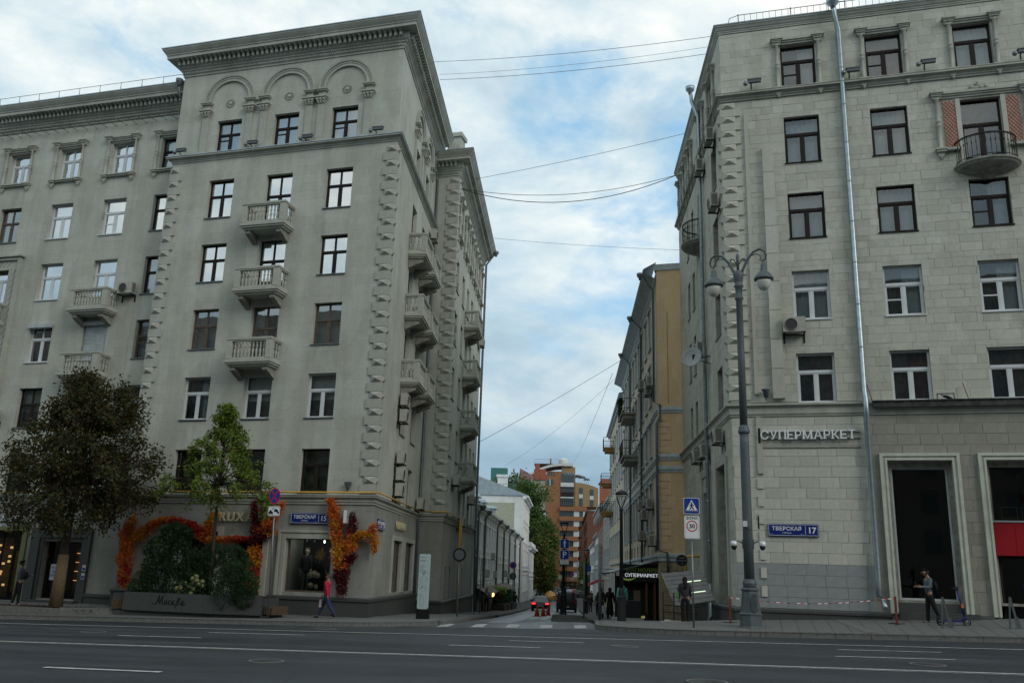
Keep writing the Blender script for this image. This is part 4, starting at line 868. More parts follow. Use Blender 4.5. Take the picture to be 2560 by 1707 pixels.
def round_balcony(fac, cx, zf, R=1.02, dep=.85):
    n = 20; pts = [(cx+R*cos(pi+pi*k/n), dep*sin(pi+pi*k/n)) for k in range(n+1)]
    m = MB(); lv = [(1.1, 0), (1.1, -.07), (1.05, -.1), (1.0, -.16), (.7, -.3), (.3, -.42), (.1, -.55)]
    m.grid([[(cx+(x-cx)*s, y*s, z) for x, y in pts] for s, z in lv], smooth=False); m.q([(x*1.1-cx*.1, y*1.1, 0) for x, y in pts])
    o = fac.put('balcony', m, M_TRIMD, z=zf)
    r = MB(); r.tube([(x, y, .95) for x, y in pts], .025, 6); r.tube([(x, y, .9) for x, y in pts], .012, 5); r.tube([(x, y, .12) for x, y in pts], .015, 5)
    ob('hand_rail', r, M_IRON, o)
    for x, y in pts: ob('baluster', MB().tube([(x, y, 0), (x, y, .92)], .011, 5).lathe([(.011, .6), (.03, .66), (.011, .72)], cx=x, cy=y, n=6, caps=False), M_IRON, o)
    return o
round_balcony(gF, 9.41, 16.95); round_balcony(gS, -6.35, 16.95, .95, .8)
# mouldings
oq = (-1.2332+.0, -1.0); nS = Vector((cos(radians(11.92)), sin(radians(11.92)))); nSo = -nS
# outward of side = -nS direction ; corner offset solves both planes
det = 0*nSo.y-(-1)*nSo.x; oQ = ((nSo.y-(-1))/det, (0-nSo.x)/det); sE = sdir*13.85
for nm, pr, z, mt_, rim in (('cornice', PROF_R, 23.78, M_TRIM, M_ROOF), ('string_course', PROF_STR, 20.66, M_TRIM, None), ('lower_string_course', [(0,0),(.06,0),(.06,.06),(.1,.08),(.1,.3),(.16,.36),(.22,.38),(.22,.44),(0,.5)], 7.78, M_TRIM, None)):
    cornice(RB, nm, pr, [(sE.x, sE.y, nSo.x, nSo.y), (0, 0, *oQ), (16, 0, 0, -1)], z, mt_, rim=rim)
cornice(RB, 'plinth', [(0, -3), (.12, -3), (.12, .93), (.16, .94), (.16, 1.02), (.1, 1.07), (0, 1.08)], [(sE.x, sE.y, nSo.x, nSo.y), (0, 0, *oQ), (5.0, 0, 0, -1)], 0, M_GRAN)
cornice(RB, 'plinth', [(0, -3), (.12, -3), (.12, .93), (.16, .94), (.16, 1.02), (.1, 1.07), (0, 1.08)], [(7.5, 0, 0, -1), (8.1, 0, 0, -1)], 0, M_GRAN)
quoins(RB, (0, 0), (1, 0), (0, -1), tuple(sdir), tuple(nSo), 8.4, 20, .61, .33, .28, wa=.72, wda=.52, wb=.42, wdb=.38, mt=M_RB[0])
# tooth blocks of the ground floor corner
for k in range(10): gF.put('tooth_block', MB().box(.82, 1.02, -.06, 0, 0, .36), M_RB[1], z=1.15+k*.62+.3, y=.0)
# tall shop windows
for i, (a, b, zb) in enumerate(((5.2, 7.27, 1.6), (8.32, 12.4, 1.6))):
    f = MB()
    for o_, e_, y_ in ((0, .1, -.14), (.1, .17, -.09), (.17, .24, -.12)):
        f.box(a-.24+o_, a-.24+e_, y_, 0, 1.06, 6.4-o_); f.box(b+.24-e_, b+.24-o_, y_, 0, 1.06, 6.4-o_); f.box(a-.24+e_, b+.24-e_, y_, 0, 6.4-e_, 6.4-o_)
    gF.put('window_surround', f, mat('cream_paint', (.50, .52, .44), var=.12, scale=3))
    g = MB().box(a, a+.12, .2, .4, 1.5, 6.12).box(b-.12, b, .2, .4, 1.5, 6.12).box(a+.12, b-.12, .2, .4, 5.95, 6.12).box(a, b, .1, .45, 1.42, 1.5)
    gF.put('inner_frame', g, M_TRIMD)
    if i == 0: window(gF, a+.12, b-.12, 1.5, 5.95, 'shop', M_GREY, M_GLD, 'none', d=.3, sill=False); gF.put('stall_riser', MB().box(a, b, .05, .4, .9, 1.42).box(a-.0, b+.35, -.35, .05, .3, 1.12), M_GRAN)
window(gF, 8.44, 12.28, 4.02+.12, 5.95, 'two', M_BRN, M_GLD, 'none', d=.3, sill=False)
window(gF, 8.5, 12.28, .9, 3.0, 'two', M_BRN, M_GLD, 'none', d=.4, sill=False)
M_REDP = mat('red_panel', (.30, .008, .015), rough=.45, var=.06)
gF.put('red_fascia', MB().box(8.36, 9.0, .06, .2, 3.02, 4.1), M_REDP); gF.put('red_fascia', MB().box(9.01, 12.3, .06, .2, 3.02, 4.1), M_REDP); gF.put('fascia_trim', MB().box(8.3, 12.3, .03, .25, 4.1, 4.16), M_SWG)
gm = MB()
for k in range(6):
    x = 8.75+k*.62; gm.box(x, x+.5, .5, .52, 4.25, 4.28).box(x, x+.5, .5, .52, 4.62, 4.65).box(x, x+.03, .5, .52, 4.28, 4.62).box(x+.47, x+.5, .5, .52, 4.28, 4.62)
gF.put('gold_grille', gm, M_GOLD)
gF.put('door_sticker', MB().box(9.15, 9.3, .38, .385, 1.75, 2.15), M_BLUE)
# side door portal
f = MB()
for a, b in ((-3.35, -1.4), (-7.2, -5.6)): f.box(a-.3, a, -.08, 0, 0, 6.5).box(b, b+.3, -.08, 0, 0, 6.5).box(a, b, -.08, 0, 6.25, 6.5)
gS.put('portal_surround', f, M_TRIM)
# side face pipes and strips
gF.put('cable_duct', MB().box(.86, 1.0, -.1, .0, 8.6, 20.0), M_RB[2]); gF.put('cable_duct', MB().box(.86, 1.06, -.1, .0, 5.7, 7.75), M_RB[2])
for k in range(9): gF.put('vent_duct', MB().box(1.5, 1.92, -.2, 0, 8.42+k*1.12, 8.42+k*1.12+1.1), M_RB[k % 2])
gF.put('sign_board', MB().box(1.0, 4.4, -.05, -.01, 6.62, 6.66), M_TRIMD)
gF.put('bird_net', MB().box(7.0, 7.02, -.03, -.02, 8.24, 8.5).box(7.0, 7.56, -.03, -.02, 8.48, 8.5).box(7.54, 7.56, -.03, -.02, 8.24, 8.5), M_IRON)
gF.put('fallen_trim', MB().box(4.85, 12.8, -.3, -.2, 8.0, 8.2).box(4.85, 12.8, -.34, -.05, 8.2, 8.24), mat('black_weathered', (.05, .05, .048), var=.6, scale=5))
for x in (4.85, 7.95): gF.put('leaning_rod', MB().tube([(x, -.25, 8.24), (x-.12, -.12, 8.85)], .014, 5), mat('rust', (.12, .05, .03), var=.3))
orn = MB().lathe([(.05,0),(.09,.06),(.06,.14),(.08,.2),(.05,.26),(0,.3)], n=8)
for s in (-1, 1): orn.tube([(0, 0, .02), (s*.12, 0, -.02), (s*.22, 0, .0), (s*.28, 0, .1), (s*.2, 0, .14)], [.06, .06, .055, .045, .03], 8); orn.lathe([(.02,-.1),(.09,-.02),(.09,.06),(.02,.12)], cx=s*.25, n=8)
gF.put('scroll_ornament', orn, M_TRIM, x=9.4, y=-.1, z=20.12)
gr = MB(); gr.tube([(.3, .35, 24.2), (.45, .35, 24.75), (.8, .35, 24.85), (9, .35, 24.85)], .015, 5)
for k in range(34): gr.tube([(.8+k*.25, .35, 24.2), (.8+k*.25, .35, 24.84)], .008, 4)
for k in range(4): gr.tube([(.8+k*2.1, .35, 24.2), (.8+k*2.1, .35, 24.9)], .018, 4)
gF.put('roof_guard_rail', gr, M_IRON); gF.put('roof_antenna', MB().tube([(4.4, .5, 24.2), (4.35, .5, 25.4)], .015, 5).tube([(4.2, .5, 25.0), (5.1, .4, 24.9)], .01, 4), M_IRON)
t, _ = word('white raised letters СУПЕРМАРКЕТ on the pale stone corner wall', 'СУПЕРМАРКЕТ', gF, 1.0, 6.92, .44, mat('letter_white', (.78, .81, .82), rough=.4, var=0), back=False, y=-.16, depth=.07, sp=1.0)
SER = {'У': ((), (.1, .9)), 'П': ((.12, .88), ()), 'Е': ((.06,), (.06,)), 'Р': ((.12,), (.06,)), 'М': ((.1, .9), (.08, .92)), 'А': ((.05, .95), ()), 'К': ((.1,), (.1,)), 'Т': ((.5,), ())}
for ch, o in zip('СУПЕРМАРКЕТ', t.children):      # wedge feet of the letters
    xs = [v.co.x for v in o.data.vertices]; ys = [v.co.y for v in o.data.vertices]; x0, x1, y1 = min(xs), max(xs), max(ys); bt, tp_ = SER.get(ch, ((), ())); m = MB()
    for f in bt: x = x0+(x1-x0)*f; m.frust(x-.062, x+.062, -.034, .034, 0, .03, .02, 0).box(x-.024, x+.024, -.0345, .0345, .0, .3)
    for f in tp_: x = x0+(x1-x0)*f; m.box(x-.055, x+.055, -.034, .034, y1-.022, y1)
    if ch == 'С': m.box(x1-.03, x1+.01, -.034, .034, y1-.11, y1-.01)
    if ch in 'УА': m = MB(); [m.box(x0+(x1-x0)*f-.055, x0+(x1-x0)*f+.055, -.034, .034, *((0, .022) if ch == 'А' else (y1-.022, y1))) for f in (bt or tp_)]
    if m.v: ob('serif', m, MATS['letter_white'], t, o.matrix_basis @ TXM.inverted() @ Matrix.Translation((0, 0, 0)))
t = thing('sign_rails', 'thin metal rails carrying the large СУПЕРМАРКЕТ letters', 'sign rails', F_RF @ Matrix.Translation((1.0, -.08, 6.9))); ob('rail', MB().box(-.05, 3.4, -.02, .06, .06, .08).box(-.05, 3.4, -.02, .06, .28, .30), M_SWG, t)
plate('dark blue street plate reading ТВЕРСКАЯ УЛИЦА 17 beside the tall lamp post', gF, 1.12, 3.52, 1.7, .42, 'ТВЕРСКАЯ', '17')
ac_unit(gF, 2.35, 10.85, 'square air conditioner under the white window beside the long duct')
gq = 'air conditioners on the side street wall of number 17'
for i, (x, z) in enumerate(((-1.7, 19.75), (-4.6, 19.75), (-1.1, 16.5), (-1.75, 7.05), (-5.35, 6.95), (-7.6, 7.0), (-5.7, 11.5))):
    ac_unit(gS, x, z, ['air conditioner high beside the zinc pipe under the stone ledge', 'air conditioner high behind the zinc pipe near the roof edge', 'large air conditioner above the narrow side window', 'large white air conditioner over the side doorway', 'dirty air conditioner just left of the zinc pipe with loose cables', 'narrow leftmost air conditioner over the orange wall ledge', 'small air conditioner right above the satellite dish'][i], group=gq)
downpipe('tall bright zinc drainpipe down the front of number 17', [wpt(gF, 4.45, -.5, 24.35), wpt(gF, 4.5, -.45, 23.9), wpt(gF, 4.62, -.16, 23.2), wpt(gF, 4.62, -.16, 8.6), wpt(gF, 4.62, -.34, 8.3), wpt(gF, 4.62, -.34, 7.7), wpt(gF, 4.62, -.18, 7.3), wpt(gF, 4.62, -.2, 2.0), wpt(gF, 4.62, -.22, 1.6), wpt(gF, 4.72, -.3, 1.45), wpt(gF, 4.74, -.62, 1.2)], r=.095)
downpipe('zinc drainpipe on the side wall bending outward above the grey canopy', [wpt(gS, -5.0, -.5, 24.3), wpt(gS, -5.0, -.45, 23.6), wpt(gS, -5.0, -.16, 22.8), wpt(gS, -5.0, -.16, 1.9), wpt(gS, -4.95, -.2, 1.7), wpt(gS, -4.2, -.3, .55), wpt(gS, -4.15, -.45, .25)], r=.085)
t = thing('satellite_dish', 'pale satellite dish bracketed to the side wall over the orange gable', 'satellite dish', F_RS @ Matrix.Translation((-4.5, -.75, 11.1)))
ob('dish', MB().lathe([(.0, .0), (.2, .02), (.36, .07), (.46, .13), (.46, .11), (.36, .05), (.2, 0), (0, -.02)], n=24, caps=False).tf(Matrix.Rotation(radians(75), 4, 'Y') @ Matrix.Rotation(.5, 4, 'X')), mat('dish_grey', (.40, .42, .41), var=.08), t); ob('arm', MB().tube([(0, .1, 0), (.3, .9, .05)], .025, 6).tube([(.3, .9, -.35), (0, .1, -.05)], .02, 6).box(-.05, .05, 0, .12, -.25, .15), M_IRON, t)
for i, (x, z) in enumerate(((1.2, 21.35), (4.9, 21.35), (7.6, 21.35), (10.9, 21.35))): cctv(['security camera on the stone ledge of number 17 nearest the corner', 'security camera right of the tall drainpipe', 'security camera between second and third top windows of number 17', 'security camera cut by the right edge of the picture'][i], gF, x, z-.15, y=-.35)
t = thing('floodlight', 'small grey floodlight on the ledge over the СУПЕРМАРКЕТ letters', 'floodlight', F_RF @ Matrix.Translation((1.25, -.25, 8.35))); ob('post', MB().tube([(0, 0, 0), (0, 0, .1)], .03, 8), M_LAMP, t); ob('lamp_head', MB().lathe([(.08, .1), (.1, .3), (.15, .34), (.16, .4)], n=12), M_LAMP, t)
t = thing('pigeon', 'dark pigeon perched on the ledge beside the bird netting', 'pigeon', F_RF @ Matrix.Translation((7.25, -.28, 8.25))); ob('body', MB().tube([(-.12, 0, .1), (-.05, 0, .09), (.04, 0, .06), (.12, 0, .03), (.2, 0, .0)], [.03, .05, .06, .04, .012], 8), M_IRON, t); ob('head', MB().lathe([(.005, -.03), (.03, -.01), (.03, .02), (.005, .04)], cx=-.14, cz=.14, n=8), M_LAMP, t)
# hanging shop sign at the right edge
t = thing('hanging_sign', 'white and blue projecting poster sign at the right picture edge', 'sign', F_RF @ Matrix.Translation((9.75, -.9, 4.75))); pn = MB().box(0, .9, -.03, .03, 0, 1.1); ob('panel', pn, M_SW, t, Matrix.Rotation(radians(38), 4, 'Z') @ Matrix.Rotation(radians(-8), 4, 'Y')); 
for k, (h, mm) in enumerate(((.12, M_BLUE), (.06, M_SWG), (.06, M_SWG), (.06, M_SWG), (.06, M_SWG))): ob('print_line', MB().box(.06, .84, -.036, -.032, .9-k*.18, .9-k*.18+h), mm, t, Matrix.Rotation(radians(38), 4, 'Z') @ Matrix.Rotation(radians(-8), 4, 'Y'))
ob('orange_corner', MB().box(0, .12, -.034, .034, .12, .4), mat('orange_print', (.5, .16, .02), var=.2), t, Matrix.Rotation(radians(38), 4, 'Z') @ Matrix.Rotation(radians(-8), 4, 'Y') @ Matrix.Translation((-.06, 0, 0))); ob('bracket', MB().tube([(.4, .5, 1.1), (.4, .95, 1.3)], .02, 5), M_IRON, t)
# ================================================================ ground
def struct(o): o['kind'] = 'structure'; return o
gm = MB(); us = [-220, -120, -60, -30, -20, -12, -6, -3, 0, 2, 4, 6, 8, 10, 12, 15, 20, 26, 34, 50, 90, 200]
ss = [-120, -70, -45, -30, -20, -10, -5, -2, -.5, 1, 3, 5, 8, 11, 14, 18, 24, 30, 44, 58, 80, 110, 140, 165, 240, 320, 600, 1500]
rows = []
for s in ss:
    r = []
    for a in us: v = AS(a, s); r.append((v.x, v.y, gv(v)-.06))
    rows.append(r)
gm.grid(rows, smooth=False); gr_ = struct(ob('ground', gm, mat('city_ground', (.09, .09, .085), var=.3), fix=False))
def sheet(name, poly_rows, mt, dz, kind='structure'):
    """poly_rows: rows of (x,y) points; heights follow the terrain"""
    m = MB(); m.grid([[(p[0], p[1], gz(p[0], p[1])+dz) for p in r] for r in poly_rows], smooth=False); o = ob(name, m, mt, fix=False); o['kind'] = kind; return o
def fr(a, b, n): return [a+(b-a)*k/n for k in range(n+1)]
sheet('main_road', [[uw(u, w) for w in (60, 40, 26, 18, 12, 8, 4, 2, .5, -2)] for u in fr(-60, 60, 48)], M_ASPH, 0)
sheet('side_street', [[AS(a, s) for a in (2.0, 4, 6, 8, 10, 12.4)] for s in fr(-4, 30, 34)+fr(32, 320, 40)], M_ASPH2, .006)
def mark(name, u0, u1, w, wd, n=None):
    n = n or max(2, int(abs(u1-u0)/2)); return sheet(name, [[uw(u, w-wd/2), uw(u, w+wd/2)] for u in fr(u0, u1, n)], M_PAINT, .012)
mark('road_line', -40, 40, 6.85, .11); mark('road_line', -40, 40, 13.7, .12)
mark('road_line', -40, 40, 13.92, .04)
for a, b in ((-26, -22), (-13.2, -8.9), (-1.2, 2.0), (8.2, 10.3), (16.7, 19.1), (25, 28)): mark('lane_dash', a, b, 8.6, .09)
for a, b in ((-14.5, -11.5), (-2.7, 0.0), (7.2, 9.6), (16.5, 19.0), (25, 28)): mark('lane_dash', a, b, 10.75, .1)
for a, b in ((-7, -4), (2.1, 4.6), (11.8, 14.5), (22, 25)): mark('lane_dash', a, b, 18.75, .15)
for k, a in enumerate((3.9, 5.1, 6.3, 7.5, 8.7)): sheet('crossing_bar', [[AS(a-.25+j*.0+dx, s) for dx in (0, .5)] for s in (-3.9, -3.2, -2.6)] if k < 4 else [[AS(a-.1+dx, s) for dx in (0, .6)] for s in (-3.3, -2.4)], M_PAINT, .013) if False else None
for a in (3.3, 4.5, 5.7, 6.9, 8.1): sheet('crossing_bar', [[AS(a+dx, s) for dx in (0, .42)] for s in (-3.6, -3.0, -2.4, -1.4)], M_PAINTW, .013)
# worn dark patches and tyre bands as their own surfaces
M_WET = mat('worn_asphalt', (.085, .09, .092), rough=.35, var=.3, scale=.8)
sheet('asphalt_patch', [[AS(a, s) for a in (4.6, 5.0, 5.6)] for s in fr(1, 60, 20)], M_WET, .011); sheet('asphalt_patch', [[AS(a, s) for a in (6.4, 6.8)] for s in fr(14, 70, 20)], M_WET, .011)
for i, (u, w) in enumerate(((-4.5, 9.6), (5.2, 16.2), (11.5, 9.4), (18.2, 12.2), (1.0, 5.3), (14.0, 17.0))):
    p = uw(u, w); z = gv(p); t = thing('manhole_cover', ['round iron manhole cover in the left lane of the avenue', 'round iron manhole cover nearest the viewer', 'round iron manhole cover below the tall lamp', 'round iron manhole cover in the right lane of the avenue', 'round iron manhole cover near the corner kerb', 'round iron manhole cover near the lower right of the road'][i], 'manhole cover', Matrix.Translation((p.x, p.y, z)))
    ob('ring', MB().lathe([(.36, .0), (.36, .014), (.31, .014), (.31, .006)], n=24, caps=False), M_KERB, t); ob('cover', MB().lathe([(.30, .0), (.30, .010), (0, .011)], n=24, caps=False), mat('cast_iron', (.05, .05, .05), rough=.5, metal=.3, var=.4, scale=20), t)
# ---------------------------------------------------------------- pavements with kerbs
def polyline(pts, step=1.0):
    out = []
    for a, b in zip(pts, pts[1:]):
        a, b = Vector(a), Vector(b); n = max(1, round((b-a).length/step))
        for k in range(n): out.append(a.lerp(b, k/n))
    out.append(Vector(pts[-1])); return out
def smooth_pts(P, it=2):
    for _ in range(it):
        Q = [P[0]]
        for a, b in zip(P, P[1:]): Q += [a.lerp(b, .25), a.lerp(b, .75)]
        Q.append(P[-1]); P = Q
    return P
def pavement(name, kerb, back, backz=None, n=6, kh=.14, stones=True):
    """kerb / back: matched lists of xy points; the slab rises from the kerb to backz at the wall"""
    root = D.objects.new(name, None); COL.objects.link(root); root['kind'] = 'structure'
    m = MB(); rows = []
    for i, (k, b) in enumerate(zip(kerb, back)):
        zk = gv(k)+kh; zb = (backz[i] if backz and backz[i] is not None else gv(b)+kh+.03); r = []
        for j in range(n+1):
            t = j/n; p = k.lerp(b, t); r.append((p.x, p.y, zk+(zb-zk)*t))
        rows.append(r)
    m.grid(rows, smooth=False); ob('paving', m, M_PAVEJ, root, fix=False)
    if stones:
        ks = MB(); P = kerb
        for a, b in zip(P, P[1:]):
            d = (b-a); ln = d.length
            if ln < .05: continue
            d.normalize(); nn = Vector((-d.y, d.x, 0)); nn = nn if (nn.dot(back[0]-kerb[0]) > 0) else -nn
            cnt = max(1, round(ln/1.0))
            for c in range(cnt):
                p = a.lerp(b, c/cnt)+d*.006; q = a.lerp(b, (c+1)/cnt)-d*.006; zp = gv(p); zq = gv(q)
                m2 = MB(); t_ = kh+.012; x = [(p.x, p.y), (q.x, q.y), (q.x+nn.x*.16, q.y+nn.y*.16), (p.x+nn.x*.16, p.y+nn.y*.16)]; zz = [zp, zq, zq, zp]
                bt = [(x[i][0], x[i][1], zz[i]-.1) for i in range(4)]; tp = [(x[i][0]+(nn.x*.015 if i < 2 else 0), x[i][1]+(nn.y*.015 if i < 2 else 0), zz[i]+t_) for i in range(4)]
                m2.q(tp); [m2.q([bt[i], bt[(i+1) % 4], tp[(i+1) % 4], tp[i]]) for i in range(4)]
                ob('kerb_stone', m2, M_KERB, root)
    return root, rows
def slabs(root, rows, su, sv, mt, skip=.0, limit=300):
    """individual slabs lying on the lofted surface (bilinear), gaps show the bed"""
    out = []; nr = len(rows)-1; nc = len(rows[0])-1
    def P(i, t):
        i0 = min(int(i), nr-1); f = i-i0; j = t*nc; j0 = min(int(j), nc-1); g = j-j0
        a = Vector(rows[i0][j0]).lerp(Vector(rows[i0][j0+1]), g); b = Vector(rows[i0+1][j0]).lerp(Vector(rows[i0+1][j0+1]), g); return a.lerp(b, f)
    for i in range(nr):
        L1 = (Vector(rows[i][0])-Vector(rows[i+1][0])).length; wd = (Vector(rows[i][0])-Vector(rows[i][-1])).length
        nu = max(1, round(L1/su)); nv = max(1, round((wd-.18)/sv)); t0 = .18/wd
        for a in range(nu):
            for b in range(nv):
                q = [P(i+a/nu, t0+(1-t0)*b/nv), P(i+(a+1)/nu, t0+(1-t0)*b/nv), P(i+(a+1)/nu, t0+(1-t0)*(b+1)/nv), P(i+a/nu, t0+(1-t0)*(b+1)/nv)]
                c = (q[0]+q[1]+q[2]+q[3])/4; q = [c+(v-c)*.965+Vector((0, 0, .008)) for v in q]; out.append((c, q))
    out.sort(key=lambda t: (t[0]-Vector((0, 0, CAMZ))).length)
    rest = MB()
    for k, (c, q) in enumerate(out):
        if k < limit: m = MB(); m.q([v-c for v in q]); lo = [v-c-Vector((0, 0, .006)) for v in q]; [m.q([lo[i], lo[(i+1) % 4], q[(i+1) % 4]-c, q[i]-c]) for i in range(4)]; link('paving_slab', m.mesh('paving_slab', mt, False), root, Matrix.Translation(c))
        else: rest.q(q)
    if rest.v: ob('paving_slabs', rest, mt, root, kind='stuff', fix=False)
def match(P, fn): return [fn(p) for p in P]
def toUW(p): d = p-P0; return d.dot(Xd), d.dot(Nd)
# left pavement: main street, round the corner, down the side street
kl = [uw(-40, 4.6), uw(-26, 4.5), uw(-18, 4.4), uw(-12, 4.2), uw(-6, 4.05), uw(-2, 4.0)] + smooth_pts([uw(-1, 4.0), uw(1.6, 3.9), uw(3.6, 2.4), AS(3.5, -.8), AS(3.5, 2)], 2) + [AS(3.55, 5), AS(3.7, 10), AS(3.8, 15)]
kl = polyline(kl, 1.0)
def backL(p):
    u, w = toUW(p); d = p-P0; s = d.dot(Yd)
    if s > 11: return AS(1.3, s)
    if u < -11.65: return uw(u, -1.02)
    if u < 0 and w > 0: return uw(u, -.02)
    t = min(max((s+2.8)/3, 0), 1); return AS(-.05, max(0, s)) if s > 0 else uw(-.0-.0*t, -.02)
bl = match(kl, backL)
def zL(p, b):
    u, w = toUW(b); s = (b-P0).dot(Yd)
    return .12 if u < 0 and abs(w) < 1.5 else None
rL, rwL = pavement('pavement', kl, bl, [zL(a, b) for a, b in zip(kl, bl)])
slabs(rL, rwL, .5, .5, M_PAVE, limit=90)
k2 = [AS(3.95, 16.5)]+[AS(3.9, s) for s in (20, 26, 34, 42, 50, 60, 75, 90, 120, 160, 220)]
pavement('pavement', k2, [AS(1.3, (p-P0).dot(Yd)) for p in k2], n=2, stones=False); kk = MB(); 
for a, b in zip(k2, k2[1:]): kk.q([(a.x, a.y, gv(a)-.05), (b.x, b.y, gv(b)-.05), (b.x, b.y, gv(b)+.145), (a.x, a.y, gv(a)+.145)])
struct(ob('kerb', kk, M_KERB))
# right pavement: down the side street to the corner, then along the main street
kr = [AS(9.2, 220), AS(9.2, 160), AS(9.2, 100), AS(9.2, 60), AS(9.2, 40), AS(9.0, 24), AS(9.0, 18), AS(8.95, 10), AS(8.9, 4)]
kr2 = smooth_pts([AS(8.9, 3), AS(8.9, -1.8), uw(9.4, 2.2), uw(10.8, 3.3), uw(12.6, 3.95), uw(15, 4.0)], 2) + [uw(u, 4.0) for u in (17, 20, 24, 30, 40)]
def backR(p):
    u, w = toUW(p); s = (p-P0).dot(Yd)
    if s > 11.2: return AS(12.5, s)
    if s > -2.6: return AS(13.9, s)
    return uw(max(14.3, u), 0.0)
kr2 = polyline(kr2, 1.0); br = match(kr2, backR)
def zR(b):
    u, w = toUW(b); s = (b-P0).dot(Yd)
    if s < -2: return .67+.045*(u-14.9) if u > 14.2 else .6
    return None
rR, rwR = pavement('pavement', kr2, br, [zR(b) for b in br], n=8)
slabs(rR, rwR, .5, .5, M_PAVE, limit=210)
kr_ = kr; pavement('pavement', kr_, match(kr_, lambda p: AS(12.6, (p-P0).dot(Yd))), n=3, stones=False); kk = MB()
for a, b in zip(kr_, kr_[1:]): kk.q([(a.x, a.y, gv(a)-.05), (b.x, b.y, gv(b)-.05), (b.x, b.y, gv(b)+.145), (a.x, a.y, gv(a)+.145)])
struct(ob('kerb', kk, M_KERB))
# rubber cable ramp / drain strip on the right pavement
def gr_at(u, w):     # height of the right pavement
    t = min(max((4-w)/4, 0), 1); zk = .0225*u+.14; zb = .67+.045*(u-14.9); return zk+(zb-zk)*t
m = MB(); 
for a, b in ((0, 1),): m.q([(*uw(17.9, 3.7).xy, gr_at(17.9, 3.7)+.02), (*uw(18.25, 3.7).xy, gr_at(18.2, 3.7)+.02), (*uw(17.55, .2).xy, gr_at(17.5, .2)+.02), (*uw(17.2, .2).xy, gr_at(17.2, .2)+.02)])
tag(ob('drain_strip', m, M_KERB, fix=False), 'dark drain strip across the right pavement under the drainpipe mouth', 'drain')
# traffic island with two steps, granite
isl = MB()
def islbox(a0, a1, s0, s1, z0, z1, m_):
    c = [AS(a0, s0), AS(a1, s0), AS(a1, s1), AS(a0, s1)]; g = [gv(v) for v in c]
    lo = [(v.x, v.y, z+z0) for v, z in zip(c, g)]; hi = [(v.x, v.y, z+z1) for v, z in zip(c, g)]
    m_.q(hi); [m_.q([lo[i], lo[(i+1) % 4], hi[(i+1) % 4], hi[i]]) for i in range(4)]
    return m_
t = thing('traffic_island', 'stepped granite island at the mouth of the side street under the sign post', 'traffic island', AS(8, 10, gv(AS(8, 10)))); iv = t.matrix_basis.inverted()
for k in range(3): o = ob('kerb_step', islbox(7.1+k*.6+.005, 7.7+k*.6-.005, 8, 8.5, -.1, .16, MB()).tf(iv), M_KERB, t)
ob('lower_step', islbox(7.12, 8.88, 8.5, 12, -.1, .15, MB()).tf(iv), M_PAVE, t); ob('upper_step', islbox(7.1, 8.7, 11, 17, -.05, .30, MB()).tf(iv), M_KERB, t); ob('top_slab', islbox(7.25, 8.55, 11.2, 16.8, .30, .315, MB()).tf(iv), M_PAVE, t)
# ================================================================ orange building behind number 17
OB = thing('apartment_building', 'ochre rendered building with quoined gable wall behind number 17', 'building', F_OF)
oF = Fac(OB, F_OF); oS = Fac(OB, F_OS)
oF.put('gable_wall', wall_mb(0, 6, 3.0, 18.4, []), M_ORA); oF.put('stone_base', wall_mb(0, 6, -2, 3.0, []), M_STONEY)
OL = 30
cols = [3.4+k*2.6 for k in range(10)]
ho = []
for x in cols:
    for z0, z1 in ((15.0, 17.0), (11.6, 13.6), (8.7, 10.3), (4.6, 6.9), (3.0, 3.9)): ho.append((-x-1.05, -x, z0, z1))
ho += [(-3.6, -.6, -2, 1.9, .8)]
oS.put('wall', wall_mb(-OL, 0, -3, 18.4, ho), M_CREAM); oS.put('inner_wall', MB().q([(-OL, .5, -3), (0, .5, -3), (0, .5, 18.4), (-OL, .5, 18.4)]), M_DARK)
for a, b, c, d in [h[:4] for h in ho[:-1]]:
    if c > 3.5: window(oS, a, b, c, d, 'old', M_BRN2, M_GLR, 'dark', d=.12); oS.put('window_surround', MB().box(a-.14, a, -.06, .0, c-.1, d+.1).box(b, b+.14, -.06, 0, c-.1, d+.1).box(a-.2, b+.2, -.14, 0, d+.1, d+.25).box(a-.2, b+.2, -.1, 0, c-.2, c-.1), M_GREY)
    else: oS.put('window', MB().box(a, b, .1, .14, c, d), M_DARK)
nO = nSo
def two_face(nm, prof, z, mt_): cornice(OB, nm, prof, [(sdir.x*OL, sdir.y*OL, nSo.x, nSo.y), (0, 0, *oQ), (6, 0, 0, -1)], z, mt_)
PB = [(0, 0), (.05, .02), (.05, .12), (.1, .15), (.1, .24), (.06, .27), (.06, .33), (0, .36)]
two_face('band', PB, 10.40, M_GREY); two_face('band', PB, 7.90, M_GREY); two_face('band', PB, 7.27, M_GREY); two_face('band', [(0,0),(.1,.04),(.1,.2),(.16,.24),(.16,.36),(0,.42)], 2.75, M_GREY)
cornice(OB, 'eaves', [(0, -.3), (.1, -.2), (.15, 0), (.5, .2), (.75, .3), (.75, .42), (.7, .5), (0, .9)], [(sdir.x*OL, sdir.y*OL, nSo.x, nSo.y), (.0, .0, nSo.x, nSo.y)], 18.0, M_GREY)
oF.put('parapet_flashing', MB().box(-.12, 6, -.06, .5, 18.4, 18.75), M_GREY)
for zb, n in ((8.42, 0), (8.3, 8), (5.0, 6), (3.2, 4)):
    pass
for k in range(6): oF.put('quoin_stone', MB().box(0, .62 if k % 2 == 0 else .45, -.03, 0, .02, .27), M_ORA, z=8.30+k*.335+.0)
for k in range(11): oF.put('quoin_stone', MB().box(0, .62 if k % 2 == 0 else .45, -.03, 0, .02, .30), M_ORA, z=3.35+k*.345)
